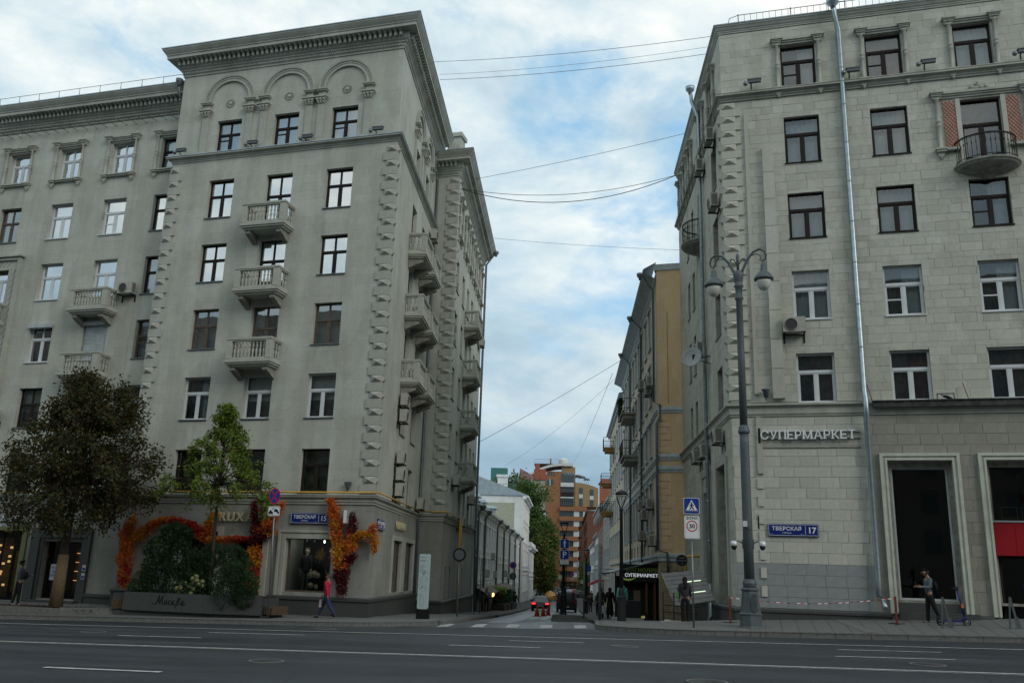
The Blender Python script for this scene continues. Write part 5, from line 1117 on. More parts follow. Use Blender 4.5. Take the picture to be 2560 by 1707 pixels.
for k in range(7):
    for j in range(3): oF.put('stone_block', MB().box(.02+j*.55-(k % 2)*.2 if j else .02, .53+j*.55-(k % 2)*.2, -.05, 0, .01, .40), M_STONEY, z=-.2+k*.42)
oF.put('conduit', MB().tube([(.55, -.02, 10.9), (.55, -.02, 16.0)], .012, 5), M_TRIMD)
OB_R = MB().q([(0, 0, 18.4), (6, 0, 18.4), (6, OL, 18.4), (-6, OL, 18.4)]); ob('roof', OB_R, M_ROOF, OB); oS.put('end_wall', MB().q([(-OL, 0, -3), (-OL, 8, -3), (-OL, 8, 18.4), (-OL, 0, 18.4)]), M_CREAM)
gO = 'drainpipes on the ochre building'
downpipe('drainpipe on the corner of the ochre gable with a kink at the band', [wpt(oS, -.7, -.85, 18.4), wpt(oS, -.5, -.6, 18.0), wpt(oS, -.45, -.15, 17.4), wpt(oS, -.45, -.15, 11.1), wpt(oF, .12, -.16, 10.8), wpt(oF, .12, -.18, 10.2), wpt(oF, -.06, -.22, 9.8), wpt(oF, -.06, -.22, 3.3), wpt(oF, .4, -.22, 3.2), wpt(oF, .45, -.22, 2.2)], mt=M_ZINCD, group=gO)
downpipe('second drainpipe along the street side of the ochre building', [wpt(oS, -9, -.85, 18.3), wpt(oS, -9, -.15, 17.6), wpt(oS, -9, -.15, -1)], mt=M_ZINCD, group=gO)
downpipe('third drainpipe along the street side of the ochre building', [wpt(oS, -19, -.85, 18.3), wpt(oS, -19, -.15, 17.6), wpt(oS, -19, -.15, -1)], mt=M_ZINCD, group=gO)
def iron_balcony(fac, x0, x1, z, dep=1.1, mt=None, under=None):
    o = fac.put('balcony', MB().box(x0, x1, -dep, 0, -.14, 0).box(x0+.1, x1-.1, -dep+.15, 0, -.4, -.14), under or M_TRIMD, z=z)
    r = MB(); r.tube([(x0, 0, 1), (x0, -dep, 1), (x1, -dep, 1), (x1, 0, 1)], .025, 5); r.tube([(x0, 0, .15), (x0, -dep, .15), (x1, -dep, .15), (x1, 0, .15)], .015, 4)
    n = int((x1-x0)/.22)
    for k in range(n+1): x = x0+(x1-x0)*k/n; r.tube([(x, -dep, 0), (x, -dep, 1)], .013, 4)
    for k in range(5):
        for x in (x0, x1): r.tube([(x, -dep*k/5, 0), (x, -dep*k/5, 1)], .013, 4)
    ob('railing', r, M_IRON, o); return o
iron_balcony(oS, -17, -13.2, 9.9, 1.05); iron_balcony(oS, -18.5, -14.8, 13.1, 1.05)
tag(ob('ivy', (lambda m: [m.q([Vector(p)+Vector((random.gauss(0, .05), random.gauss(0, .05), random.gauss(0, .05))) for p in ((x, y, z), (x+.1, y, z+.03), (x+.08, y+.06, z+.1))]) for x, y, z in [(-15.2+random.uniform(-.9, .5), -1.1+random.gauss(0, .08), 14.0-abs(random.gauss(0, .4))) for _ in range(500)]] and m)(MB()), leafmat('ivy_leaf', [(.02, .05, .015), (.03, .06, .02)]), None, F_OS, fix=False), 'dark plant hanging over the upper balcony rail of the ochre building', 'plant')
for i, (x, z) in enumerate(((-2.2, 12.3), (-3.3, 12.0), (-7.5, 13.2), (-3.0, 5.6), (-5.0, 5.9), (-1.9, 3.6), (-6.4, 5.2), (-8.2, 4.1), (-8.5, 5.9))):
    ac_unit(oS, x, z, ['air conditioner under the third pipe joint of the ochre wall', 'smaller air conditioner just left of the higher one on the ochre wall', 'air conditioner beside the balcony with the hanging plant', 'air conditioner on the grey street wall beside the corner pipe', 'air conditioner left of the second pipe', 'lowest air conditioner above the supermarket canopy', 'air conditioner further down the grey wall at first floor', 'low air conditioner far down the grey wall', 'highest small air conditioner far down the grey wall'][i], rot=0, group='air conditioners on the ochre building')
# canopy and entrance of the small supermarket
t = thing('shop_canopy', 'sloping dark glass canopy over the basement supermarket entrance', 'canopy', F_S @ Matrix.Translation((12.5, 12.0, 0)))
cn = MB(); cn.q([(.05, -.2, 2.85), (-2.35, -.2, 2.18), (-2.35, 14, 2.18), (.05, 14, 2.85)]); cn.q([(.05, -.2, 2.79), (.05, 14, 2.79), (-2.35, 14, 2.12), (-2.35, -.2, 2.12)]); cn.q([(.05, -.2, 2.79), (-2.35, -.2, 2.12), (-2.35, -.2, 2.18), (.05, -.2, 2.85)]); cn.q([(-2.35, -.2, 2.12), (-2.35, 14, 2.12), (-2.35, 14, 2.18), (-2.35, -.2, 2.18)])
ob('roof_sheet', cn, M_ZINCD, t); ob('post', MB().box(-2.2, -2.12, -.1, -.02, -1, 2.15), M_IRON, t); ob('sign_board', MB().box(-1.95, .0, .02, .1, 1.72, 2.6), mat('black_board', (.012, .014, .012), var=0), t)
ob('doorway_dark_sheet', MB().box(-2.1, .05, .5, .55, -1, 2.0), mat('entrance_dark', (.018, .016, .015), var=.2), t)  # near-black sheet, the shade of the doorway put into its colour
ob('door_post', MB().box(-.62, -.5, .1, .3, -.8, 1.72).box(-.2, -.08, .1, .3, -.8, 1.72), mat('door_brown', (.10, .045, .025), var=.3), t)
ob('notice', MB().box(-1.2, -.85, .4, .45, .55, 1.3), mat('faded_notice', (.14, .11, .07), var=.2), t)
M_GRL = mat('green_letters', (.16, .24, .05), var=0, emit=.12, ecol=(.4, .6, .1)); M_WHL = mat('lit_white_letters', (.6, .62, .6), var=0, emit=.35, ecol=(.9, .95, 1))
s_ = thing('shop_sign', 'lettered sign МАГНОЛИЯ СУПЕРМАРКЕТ hanging under the canopy edge', 'shop sign', F_S @ Matrix.Translation((12.5, 12.0, 0)))
put_text('shop_name', 'МАГНОЛИЯ', s_, -.8, -.0, 2.22, .27, mat('dim_green', (.10, .13, .04), var=0, emit=.03, ecol=(.4, .5, .1)), .02, space=1.1, bold=.004); put_text('shop_word', 'СУПЕРМАРКЕТ', s_, -.82, -.0, 1.97, .23, M_WHL, .02, bold=.004)
ob('green_leaf_mark', MB().tube([(-1.85, -.01, 1.96), (-1.7, -.01, 1.84), (-1.5, -.01, 1.80), (-1.3, -.01, 1.84), (-1.12, -.01, 1.92)], [.02, .05, .06, .04, .01], 6), M_GRL, s_)
s_ = thing('lit_floor_sign', 'small lit sign НОЛИЯ ЕРМАРКЕТ low in the dark shop doorway', 'shop sign', F_S @ Matrix.Translation((11.5, 11.6, -.42)))
ob('board', MB().box(-.35, .45, 0, .08, 0, .6), M_BLK, s_); put_text('top_word', 'НОЛИЯ', s_, .0, -.01, .36, .17, mat('lit_green', (.3, .3, .1), var=0, emit=.45, ecol=(.6, .62, .2)), .01, bold=.002); put_text('bottom_word', 'ЕРМАРКЕТ', s_, .0, -.01, .14, .16, mat('lit_white', (.8, .8, .8), var=0, emit=1.0, ecol=(.95, 1, 1)), .01, bold=.004)
# tilted grey canopy of the basement stairs with its walls
M_PAN = mat('grey_ribbed_roof', (.17, .16, .155), rough=.35, var=.15, scale=4)
t = thing('basement_canopy', 'tilted grey ribbed roof over basement stairs beside the side door', 'canopy', F_FRONT @ Matrix.Translation((0, 0, 0)))
q = [(11.1, 3.6, 2.15), (12.66, 3.6, 2.33), (13.22, 2.4, 1.2), (11.72, 2.4, .95)]
m = MB()
for k in range(8):
    f0, f1 = k/8+.006, (k+1)/8-.004; a = Vector(q[0]).lerp(Vector(q[3]), f0); b = Vector(q[1]).lerp(Vector(q[2]), f0); c = Vector(q[1]).lerp(Vector(q[2]), f1); d = Vector(q[0]).lerp(Vector(q[3]), f1)
    m = MB(); m.q([a, b, c, d]); dn = Vector((0, .03, -.04)); m.q([d, c, c+dn, d+dn]); m.q([a+dn, b+dn, b, a]); ob('roof_sheet', m, M_PAN, t)
ob('side_beam', MB().tube([q[0], q[3]], .035, 4).tube([q[3], q[2]], .03, 4), M_TRIMD, t)
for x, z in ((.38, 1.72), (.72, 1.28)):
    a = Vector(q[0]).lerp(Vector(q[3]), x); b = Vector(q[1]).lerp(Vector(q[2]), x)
    ob('tube_reflection', MB().tube([a.lerp(b, .42)+Vector((0, -.05, .05)), a.lerp(b, .86)+Vector((0, -.05, .05))], .018, 6), mat('reflected_tube_glow', (.8, .85, .7), var=0, emit=1.0, ecol=(.8, 1, .7)), t)  # glowing strips put in for tube light reflections on the roof sheet
for x in (11.35, 11.75): ob('railing_post', MB().tube([(x, 1.6, -.2), (x, 1.6, 1.45)], .03, 6), M_IRON, t)
ob('railing', MB().tube([(11.35, 1.6, 1.0), (12.6, 1.6, .95)], .02, 5).tube([(11.35, 1.6, .75), (12.6, 1.6, .7)], .02, 5), M_IRON, t)
t = thing('low_wall', 'low pale stone wall round the basement stairs', 'wall', F_FRONT @ Matrix.Translation((0, 0, 0)))
ob('coping', MB().box(11.5, 13.8, .6, .85, .40, .48), M_TRIM, t); ob('wall', MB().box(11.52, 13.8, .62, .83, -.3, .40), M_TRIMD, t); ob('side_wall', MB().box(11.3, 11.5, .6, 3.0, -.3, .42), M_TRIM, t)
t = thing('wall_sign', 'round black shop sign with faint white print beside the yellow pipe', 'sign', F_S @ Matrix.Translation((13.0, 6.0, 2.75))); ob('disc', MB().lathe([(.27, 0), (.27, .06)], n=24).tf(Matrix.Rotation(pi/2, 4, 'X')), M_BLK, t)
ob('ring', MB().lathe([(.245, .062), (.255, .066), (.26, .062)], n=24, caps=False).tf(Matrix.Rotation(pi/2, 4, 'X')), M_SWG, t)
for s_, z in (('КОФЕ', .08), ('ПЕКАРНЯ', -.04), ('24', -.17)): put_text('print', s_, t, 0, -.067, z, .09, M_SWG, .004)
t = thing('gas_pipe', 'yellow gas pipe turning down beside the round black sign', 'pipe', F_S @ Matrix.Translation((0, 0, 0))); ob('pipe', MB().tube([(13.85, 6.0, 2.95), (13.3, 6.0, 2.95), (13.18, 6.0, 2.85), (13.18, 6.0, -.2)], .06, 8), M_YEL, t)
# ================================================================ side street, right row
gS_ = lambda s: gv(AS(6, s))
def row_house(label, a, s0, s1, z_top, side, wm, floors, cols, sm=None, base=-4, eave=.4, name='house', front=True, pil=None, wk=('old', None), pitch=2.5, roofm=None, roofang=.5, depth=9, trim=None, dark=None):
    """a street house: facade along the street at offset a; side -1 = left row (faces right)"""
    trim = trim or M_GREY
    if side > 0: W = F_S @ Matrix.Translation((a, s1, 0)) @ Matrix.Rotation(-pi/2, 4, 'Z')      # x runs towards the camera
    else: W = F_S @ Matrix.Translation((a, s0, 0)) @ Matrix.Rotation(pi/2, 4, 'Z')
    t = thing(name, label, 'house' if name == 'house' else 'building', W); f = Fac(t, W); Lw = s1-s0
    hs = []; n = cols; 
    for z0, z1 in floors:
        for k in range(n): c = (k+.5)*Lw/n; hs.append((c-.5, c+.5, z0, z1, .18))
    f.put('wall', wall_mb(0, Lw, base, z_top, hs), wm); f.put('inner_wall', MB().q([(0, .35, base), (Lw, .35, base), (Lw, .35, z_top), (0, .35, z_top)]), dark or M_DARK)
    for h in hs:
        o = f.put('window', win_parts(wk[0], h[1]-h[0], h[3]-h[2], wk[1] or M_WHT)[0], x=h[0], y=.12, z=h[2])
    sr = MB()
    for h in hs: sr.box(h[0]-.16, h[0], -.07, 0, h[2]-.05, h[3]+.1); sr.box(h[1], h[1]+.16, -.07, 0, h[2]-.05, h[3]+.1); sr.box(h[0]-.22, h[1]+.22, -.15, 0, h[3]+.1, h[3]+.26); sr.box(h[0]-.2, h[1]+.2, -.12, 0, h[2]-.2, h[2]-.05)
    f.put('window_surrounds', sr, trim, kind='stuff')
    f.put('cornice', MB().box(-.1, Lw+.1, -eave*.5, .2, z_top-.45, z_top-.2).box(-.15, Lw+.15, -eave, .2, z_top-.2, z_top), trim)
    for z in (floors[-1][1]+.65,) if len(floors) > 1 else (): f.put('band', MB().box(0, Lw, -.12, 0, z, z+.2), trim)
    if pil:
        for k in range(n+1): f.put('pilaster', MB().box(-.18, .18, -.12, 0, floors[0][0]-.6 if False else z_top-pil, z_top-.45), trim, x=min(max(k*Lw/n, .2), Lw-.2))
    e0 = MB(); e0.q([(0, 0, base), (0, depth, base), (0, depth, z_top), (0, 0, z_top)]); f.put('gable_wall', e0, wm)
    e1 = MB(); e1.q([(Lw, 0, base), (Lw, 0, z_top), (Lw, depth, z_top), (Lw, depth, base)]); f.put('gable_wall', e1, wm)
    rise = depth*.5*roofang; rfm = MB(); rfm.q([(-.2, -eave, z_top), (Lw+.2, -eave, z_top), (Lw+.2, depth*.5, z_top+rise), (-.2, depth*.5, z_top+rise)]); rfm.q([(-.2, depth*.5, z_top+rise), (Lw+.2, depth*.5, z_top+rise), (Lw+.2, depth, z_top), (-.2, depth, z_top)])
    rfm.q([(-.2, -eave, z_top), (-.2, depth*.5, z_top+rise), (-.2, depth, z_top)]); rfm.q([(Lw+.2, -eave, z_top), (Lw+.2, depth, z_top), (Lw+.2, depth*.5, z_top+rise)])
    for k in range(int(Lw/.9)): x = k*.9; rfm.box(x, x+.03, 0, .01, 0, .01) if False else None
    f.put('roof', rfm, roofm or M_ROOF); sm_ = MB()
    for k in range(int(Lw/.7)+1): sm_.tube([(k*.7, -eave, z_top+.02), (k*.7, depth*.5, z_top+rise+.02)], .02, 3, caps=False)
    f.put('roof_seams', sm_, roofm or M_ROOF, kind='stuff')
    return t, f
# right row (beyond the ochre building)
t, f = row_house('tall cream house with ochre iron balconies beyond the ochre building', 12.6, 41.6, 66, 17.6, 1, M_CREAM, [(13.6, 15.4), (10.4, 12.2), (7.2, 9.0), (3.9, 5.7), (.6, 2.4)], 7, roofang=.3)
M_OCH = mat('ochre_slab', (.30, .17, .06), var=.25)
for z, x in ((11.6, 3.0), (8.4, 6.0), (8.6, 1.0), (14.6, 9)): iron_balcony(f, x, x+2.6, z, 1.15, under=M_OCH)
t, f = row_house('cream house with arched mouldings, lower than its tall neighbour', 12.75, 66.2, 84, 10.6, 1, M_CREAM, [(6.6, 8.6), (3.0, 5.0), (-.6, 1.4)], 5, pil=8, roofang=.6)
M_BRICKR = mat('red_render', (.30, .10, .06), var=.2, scale=2)
t, f = row_house('red house with heavy white carved cornice and window frames', 12.8, 84.2, 108, 11.0, 1, M_BRICKR, [(6.0, 8.0), (2.2, 4.4), (-1.2, .8)], 6, eave=.9, trim=mat('white_carving', (.42, .42, .38), var=.2), roofang=.4)
f.put('corner_tower', MB().box(15, 17.5, -.4, 2.6, 11, 14.5).frust(14.8, 17.7, -.6, 2.8, 14.5, 15.2, .5), M_BRICKR)
for k in range(16): f.put('cornice_bracket', MB().frust(k*1.5, k*1.5+.35, -.8, 0, 9.6, 10.6, .0, .0), mat('white_carving', (0, 0, 0)))
t, f = row_house('narrow pale house past the red carved one', 12.9, 108.2, 130, 8.5, 1, M_WHITEW, [(4.6, 6.6), (.8, 2.8)], 6, roofang=.4)
t, f = row_house('long pale grey house near the far end of the right row', 13.2, 130.2, 175, 8.0, 1, M_WHITEW, [(4.0, 6.0), (.2, 2.2)], 10, roofang=.4)
# dark brick block
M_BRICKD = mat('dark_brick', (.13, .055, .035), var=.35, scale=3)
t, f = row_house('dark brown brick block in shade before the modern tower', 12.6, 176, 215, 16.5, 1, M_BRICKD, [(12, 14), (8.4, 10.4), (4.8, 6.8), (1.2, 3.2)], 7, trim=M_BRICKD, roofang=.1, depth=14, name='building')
# ================================================================ left row
pw = dict(trim=mat('white_trim', (.82, .84, .82), var=.08))
t, f = row_house('low white house with tall pilasters and shop awning, first in the left row', 1.33, 27.0, 46, 6.7, -1, M_WHITEW, [(3.7, 5.4), (1.3, 2.9), (-1.2, .7)], 7, pil=6.9, roofang=.42, depth=15, **pw)
for x in (8.5,): f.put('dormer', MB().box(-1, 1, 0, 3, 0, 1.5).frust(-1.2, 1.2, -.3, 3, 1.5, 1.8, .2), M_ROOF, x=x, y=2.2, z=7.3)
t, f = row_house('low cream house with dark drainpipes, second in the left row', 1.33, 46.2, 64, 6.75, -1, wallmat('faded_yellow', (.64, .56, .40), .25), [(3.6, 5.3), (.9, 2.7), (-1.8, .3)], 7, pil=7.2, roofang=.42, depth=15, **pw)
for x in (3, 10): f.put('dormer', MB().box(-1, 1, 0, 3, 0, 1.5).frust(-1.2, 1.2, -.3, 3, 1.5, 1.8, .2), M_ROOF, x=x, y=2.0, z=7.3)
t, f = row_house('low white house with dark grilled windows, third in the left row', 1.33, 64.2, 87.5, 6.8, -1, M_WHITEW, [(3.4, 5.2), (.6, 2.4), (-2.2, 0)], 8, pil=7.6, roofang=.4, depth=15, **pw)
f.put('dormer', MB().box(-1.2, 1.2, 0, 3, 0, 1.8).frust(-1.4, 1.4, -.3, 3, 1.8, 2.1, .2), M_ROOF, x=5, y=2.0, z=7.3)
t, f = row_house('tall white house with pale green gable and zinc roof', 1.85, 88, 106, 12.3, -1, M_WHITEW, [(9.2, 11.0), (6.2, 8.0), (3.0, 4.9), (-.4, 1.6)], 6, roofang=.38, depth=22, eave=.6, **pw)
f.put('gable_panel', MB().box(-.06, -.01, 1.3, 12, 6.5, 11.3), mat('pale_green_render', (.36, .38, .29), var=.12))
for x, y, h in ((2, 3.2, 1.3), (3.5, 11.5, 3.2), (3.0, 14.5, 2.6)): f.put('chimney', MB().box(-.5, .5, -.7, .7, 0, h).box(-.65, .65, -.85, .85, h, h+.35), M_WHITEW, x=x, y=y, z=12.6+y*.33)
f.put('roof_railing', (lambda m: [m.tube([(x_, y_, 13.0+y_*.0), (x_, y_, 13.9)], .03, 4) for x_, y_ in [(-.1, 1.5+k*1.4) for k in range(8)]] and m)(MB()).tube([(-.1, 1.0, 13.85), (-.1, 12, 13.85)], .03, 4), M_ZINCD)
t, f = row_house('small ornate white house at the end of the left row', 2.0, 106.2, 150, 5.9, -1, M_WHITEW, [(2.4, 4.6), (-1.6, .8)], 12, roofang=.25, eave=.7, depth=12, **pw)
f.put('parapet', MB().box(0, 44, -.3, .1, 5.9, 6.7), M_WHITEW)
gL = 'drainpipes on the left row of houses'
for i, s in enumerate((28, 33.5, 46, 55, 64, 75, 87)):
    downpipe(['drainpipe at the near end of the first low house', 'second drainpipe of the left row', 'drainpipe between first and second low house', 'drainpipe in the middle of the cream low house', 'drainpipe between cream and third low house', 'drainpipe on the third low house', 'last drainpipe before the tall white house'][i], [AS(1.33+.5, s, 6.5), AS(1.33+.2, s, 5.9), AS(1.33+.2, s, gS_(s)+.2)], mt=M_ZINCD, r=.09, group=gL, clamps=3)
for i, (s, z) in enumerate(((41, 3.0), (36, 1.6), (44, 1.5), (58, 1.6), (63, 1.3), (66, 1.3))):
    W = F_S @ Matrix.Translation((1.33, s, 0)) @ Matrix.Rotation(pi/2, 4, 'Z'); h_ = type('F', (), {})(); h_.root = D.objects['wall']; h_.root = t; h_.M = t.matrix_basis.inverted() @ W
    ac_unit(h_, 0, z, ['higher dark air conditioner on the first low house', 'lower left air conditioner on the first low house', 'air conditioner just right of the lower left one', 'air conditioner on the cream low house', 'air conditioner at the end of the cream low house', 'air conditioner on the third low house'][i], group='air conditioners on the low left houses')
t = thing('shop_awning', 'ragged dark shop awning along the first low house', 'awning', F_S @ Matrix.Translation((1.33, 27.5, 0)))
m = MB(); rows = [[(1.1*j/4, k*1.1, .95-.12*j+.09*sin(k*2.1+j)+.05*sin(k*5)) for j in range(5)] for k in range(31)]; m.grid(rows); ob('canvas', m, mat('dirty_canvas', (.16, .14, .11), var=.4), t); ob('fascia', MB().box(.6, .7, 0, 8.6, .0, .55), M_BLK, t); ob('fascia', MB().box(.6, .7, 18, 33, -.3, .35), M_BLK, t)
t = thing('wall_lamp', 'small warm glowing wall lamp under the awning', 'lamp', F_S @ Matrix.Translation((2.0, 36.5, .25))); ob('bulb', MB().lathe([(.02, -.16), (.14, -.1), (.17, .05), (.1, .18), (.02, .2)], n=10), mat('warm_lamp', (1, .7, .2), var=0, emit=3.5, ecol=(1, .6, .15)), t); ob('bracket', MB().tube([(0, 0, .2), (-.4, 0, .3)], .02, 5), M_IRON, t)
t = thing('hanging_sign', 'small lime green projecting shop sign', 'sign', F_S @ Matrix.Translation((2.05, 40, .25))); ob('panel', MB().box(-.1, .85, -.06, .06, 0, .55), mat('lime', (.25, .40, .04), var=0), t); ob('arm', MB().tube([(-.6, 0, .5), (.7, 0, .5)], .02, 5), M_IRON, t)
for i, s in enumerate((39.5, 44.5, 51)):
    t = thing('hedge_planter', ['dark evergreen screen beside the lime sign', 'dark evergreen screen in the middle of the terrace', 'dark evergreen screen at the far end of the terrace'][i], 'planter', F_S @ Matrix.Translation((2.4, s, gS_(s)+.1)))
    ob('box', MB().box(-.5, .5, -2, 2, 0, .6), M_IRON, t); m = MB()
    for k in range(900): p = Vector((random.uniform(-.5, .5), random.uniform(-2, 2), random.uniform(.5, 1.7))); d = Vector([random.gauss(0, .08) for _ in range(3)]); e = Vector([random.gauss(0, .08) for _ in range(3)]); m.q([p, p+d, p+e])
    ob('foliage', m, leafmat('box_leaf', [(.012, .028, .01), (.02, .04, .015)]) if 'box_leaf' not in MATS else MATS['box_leaf'], t, fix=False)
# ================================================================ far background
t = thing('building', 'long dark green roofed building beyond the left row', 'building', F_S @ Matrix.Translation((-16, 190, 0)))
ob('wall', MB().box(-20, 14, 0, 20, -6, 18), M_WHITEW, t); M_GRN = mat('green_roof', (.035, .13, .10), var=.15); ob('roof', MB().frust(-21, 15, -.6, 21, 18, 24.3, 0, 3), M_GRN, t); ob('ridge_strip', MB().box(-21, 15, 2.2, 2.6, 24.3, 24.7), mat('pale_ridge', (.25, .32, .33), var=0), t)
ob('roof_hut', MB().box(4, 8.2, 3, 6, 24.3, 28), mat('teal_hut', (.06, .19, .17), var=.1), t); ob('gable', MB().prism([(11, 24.3), (11.6, 28), (15, 26.2), (15, 24.3)], 3, 8), mat('pink_roof', (.30, .16, .16), var=.1), t); ob('chimney', MB().box(15.1, 18.2, 4, 6, 25.3, 28).box(15.4, 16.6, 4, 5, 28, 29.4), M_BRICKR, t)
# modern brick tower
M_BRK = mat('orange_brick', (.27, .125, .062), var=.18, scale=1.5); M_BRKY = mat('yellow_brick', (.30, .20, .10), var=.15, scale=1.5)
BT = thing('building', 'modern orange brick apartment tower closing the view down the street', 'building', F_S @ Matrix.Translation((0, 230, 0)))
def bx(nm, a0, a1, z0, z1, mt_, y0=0, y1=12, **k): return ob(nm, MB().box(a0, a1, y0, y1, z0, z1), mt_, BT, **k)
bx('left_wing', 1.5, 6.0, -5, 31.6, M_BRK, .3); bx('low_centre', 10.0, 17.0, -5, 21.4, M_BRICKD, 1.2, 10); bx('centre', 6.0, 10.1, -5, 33.0, M_BRKY, .8)
rw = MB(); rw.v = []; n = 10
pts = [(10.1+6.9*k/n, 28.4-1.5*(k/n)**2) for k in range(n+1)]; rw.prism([(10.1, 21.4)]+[(17.0, 21.4)]+list(reversed(pts)), .6, 10); ob('right_wing', rw, M_BRKY, BT)
M_WB = mat('white_band', (.55, .56, .54), var=.05); M_DG = mat('tower_glass', (.05, .065, .07), rough=.15, var=.3, spec=.6)
for k in range(8):
    z = 20.0-k*2.87; bx('brick_band', 5.6, 13.6 if k < 2 else (11.2 if k else 12.3), z, z+1.25, M_BRK, -.6, 6)
    if k < 7: bx('white_panel', 9.8, 11.4 if k == 0 else 11.4, z-1.62, z, M_WB, -.2, 6); bx('window_strip', 5.8, 9.8, z-1.62, z, M_DG, 0, 6); bx('window_strip', 11.4, 13.5 if k < 1 else 12.2, z-1.62, z, M_DG, 0, 6)
    if k == 0: bx('white_panel', 12.5, 13.6, z-1.62, z, M_WB, -.3, 6)
    mu = MB()
    for j in range(7): mu.box(5.9+j*.62, 6.0+j*.62, -.1, 0, z-1.62, z)
    ob('mullions', mu, M_BRN, BT)
for z0, z1 in ((21.4, 23.6), (25.3, 27.1)):
    bx('window_strip', 5.8, 9.7, z0, z1, M_DG, .2, 6); mu = MB()
    for j in range(7): mu.box(5.8+j*.6, 5.92+j*.6, .1, .2, z0, z1)
    mu.box(5.8, 9.7, .1, .2, z0+1.4, z0+1.5); mu.box(5.8, 9.7, .1, .2, z0, z0+.12); ob('mullions', mu, M_BRN, BT)
bx('dark_band', 5.8, 9.7, 24.2, 25.3, M_BRN, .15, 6); bx('white_band', 5.8, 9.7, 23.75, 24.1, M_WB, .1, 6); bx('white_band', 5.8, 9.7, 27.1, 28.3, M_WB, 0, 6)
bx('glazed_floor', 5.9, 9.8, 28.4, 30.5, M_DG, .3, 6); gz_ = MB()
for j in range(9): gz_.box(5.9+j*.48, 5.97+j*.48, .2, .3, 28.4, 30.5)
ob('mullions', gz_, M_ZINCD, BT); ob('glass_slope', MB().frust(5.9, 9.8, .3, 6, 30.5, 32.8, .3, 1.5), M_DG, BT); gz_ = MB()
for j in range(8): gz_.tube([(6.0+j*.52, .28, 30.5), (6.2+j*.47, 1.75, 32.8)], .05, 4)
for j in range(1, 4): gz_.tube([(5.9, .3+j*.36, 30.5+j*.57), (9.7, .3+j*.36, 30.5+j*.57)], .05, 4)
ob('slope_bars', gz_, M_ZINC, BT)
for a, z in ((11.3, 25.0), (14.5, 24.6)): bx('window', a, a+1.1, z, z+1.9, M_DG, .5, 6); bx('white_panel', a, a+1.1, z-1.15, z, M_WB, .45, 6); bx('window', a, a+1.1, 21.6, z-1.2, M_DG, .5, 6)
rc = MB(); P = [(-3.5+k*1.0, 30.0+3.2*(1-((10-k)/10)**2)) for k in range(11)]; rc.prism([(x, z) for x, z in P]+[(x, z+.7) for x, z in reversed(P)], -.6, 10); ob('curved_roof', rc, M_WB, BT); bx('roof_slab', 6.5, 9.4, 33.2, 34.1, M_WB, 0, 6)
bx('upper_left_wall', -3.2, 1.5, 20, 29.6, mat('pale_storey', (.3, .27, .22), var=.1), .5); bx('window_strip', -3.0, 1.6, 29.0, 30.6, M_DG, .4, 5)
for j in range(3): bx('window', 2.1+j*.72, 2.5+j*.72, 30.2, 31.4, M_DG, .25, 5)
ob('round_window', MB().lathe([(1.0, 0), (1.0, .2)], n=20).tf(Matrix.Translation((2.7, .35, 28.3)) @ Matrix.Rotation(pi/2, 4, 'X')), M_DG, BT); bx('round_window_bar', 2.5, 2.75, 27.2, 29.2, M_WB, 0, .3)
bx('terrace', -2.2, 6.0, 33.4, 33.9, M_BRN, 1, 8); rr = MB()
for k in range(22): x = -2.2+k*.39; rr.tube([(x, 1, 33.9), (x, 1, 35.2)], .03, 4)
rr.tube([(-2.2, 1, 35.2), (6, 1, 35.2)], .04, 4); ob('terrace_railing', rr, M_ZINC, BT); bx('roof_chimney', 2.4, 2.9, 33.9, 35.6, M_BRICKR, 2, 3)
ob('lantern_dome', MB().lathe([(1.5, 0), (1.5, 1.3), (1.0, 1.7), (0, 2.0)], cx=6.5, cy=4, cz=34.1, n=12, smooth=False), M_FROST, BT); dm = MB()
for x, z, r in ((11.0, 30.2, 1.3), (12.2, 30.0, 1.1), (13.6, 29.4, 1.0)): dm.lathe([(r, 0), (r*.9, r*.4), (r*.5, r*.6), (0, r*.65)], cx=x, cy=3, cz=z, n=12)
ob('glass_canopy', dm, M_DG, BT); pp = MB()
for k in range(8): pp.tube([(10.2+k*.55, 2, 28), (10.2+k*.55, 2, 30.0)], .05, 4)
ob('canopy_posts', pp, M_ZINC, BT); bx('lower_front', 1.5, 6.0, -5, 8, M_BRK, -.1, .3); bx('entrance_band', 6.0, 12, -5, -1, M_BRNK if False else M_BRN, -.2, 5)
t = thing('building', 'pale stone tower top with round emblem just left of the right row', 'building', F_S @ Matrix.Translation((24.5, 330, 0))); ob('wall', MB().box(-5, 6, 0, 10, -5, 33), M_WHITEW, t); ob('emblem', MB().lathe([(.4, 0), (1.4, 1), (1.6, 2), (1.1, 3.2), (.3, 3.6)], cz=36, n=10).tube([(0, 0, 33), (0, 0, 36)], .3, 6), M_ZINC, t)
# city masses beyond, low
t = thing('building', 'plain dark block low behind the parked cars at the street end', 'building', F_S @ Matrix.Translation((0, 300, 0))); ob('wall', MB().box(-30, 1, 0, 10, -5, 12), M_BRICKD, t)
# opposite side of the main street (behind the photographer)
OPP = thing('apartment_building', 'long apartment building across the avenue, behind the viewer', 'building', F_FRONT @ Matrix.Translation((0, -47, 0)))
om = MB(); om.box(-70, 80, -14, 0, -3, 28)
ob('wall', om, mat('brown_facade', (.20, .175, .15), var=.15), OPP); wn = MB()
for k in range(46):
    for j in range(7): x = -68+k*3.2; wn.box(x, x+1.3, 0, .03, 4.5+j*3.2, 6.4+j*3.2)
ob('windows', wn, M_DG, OPP, kind='stuff')
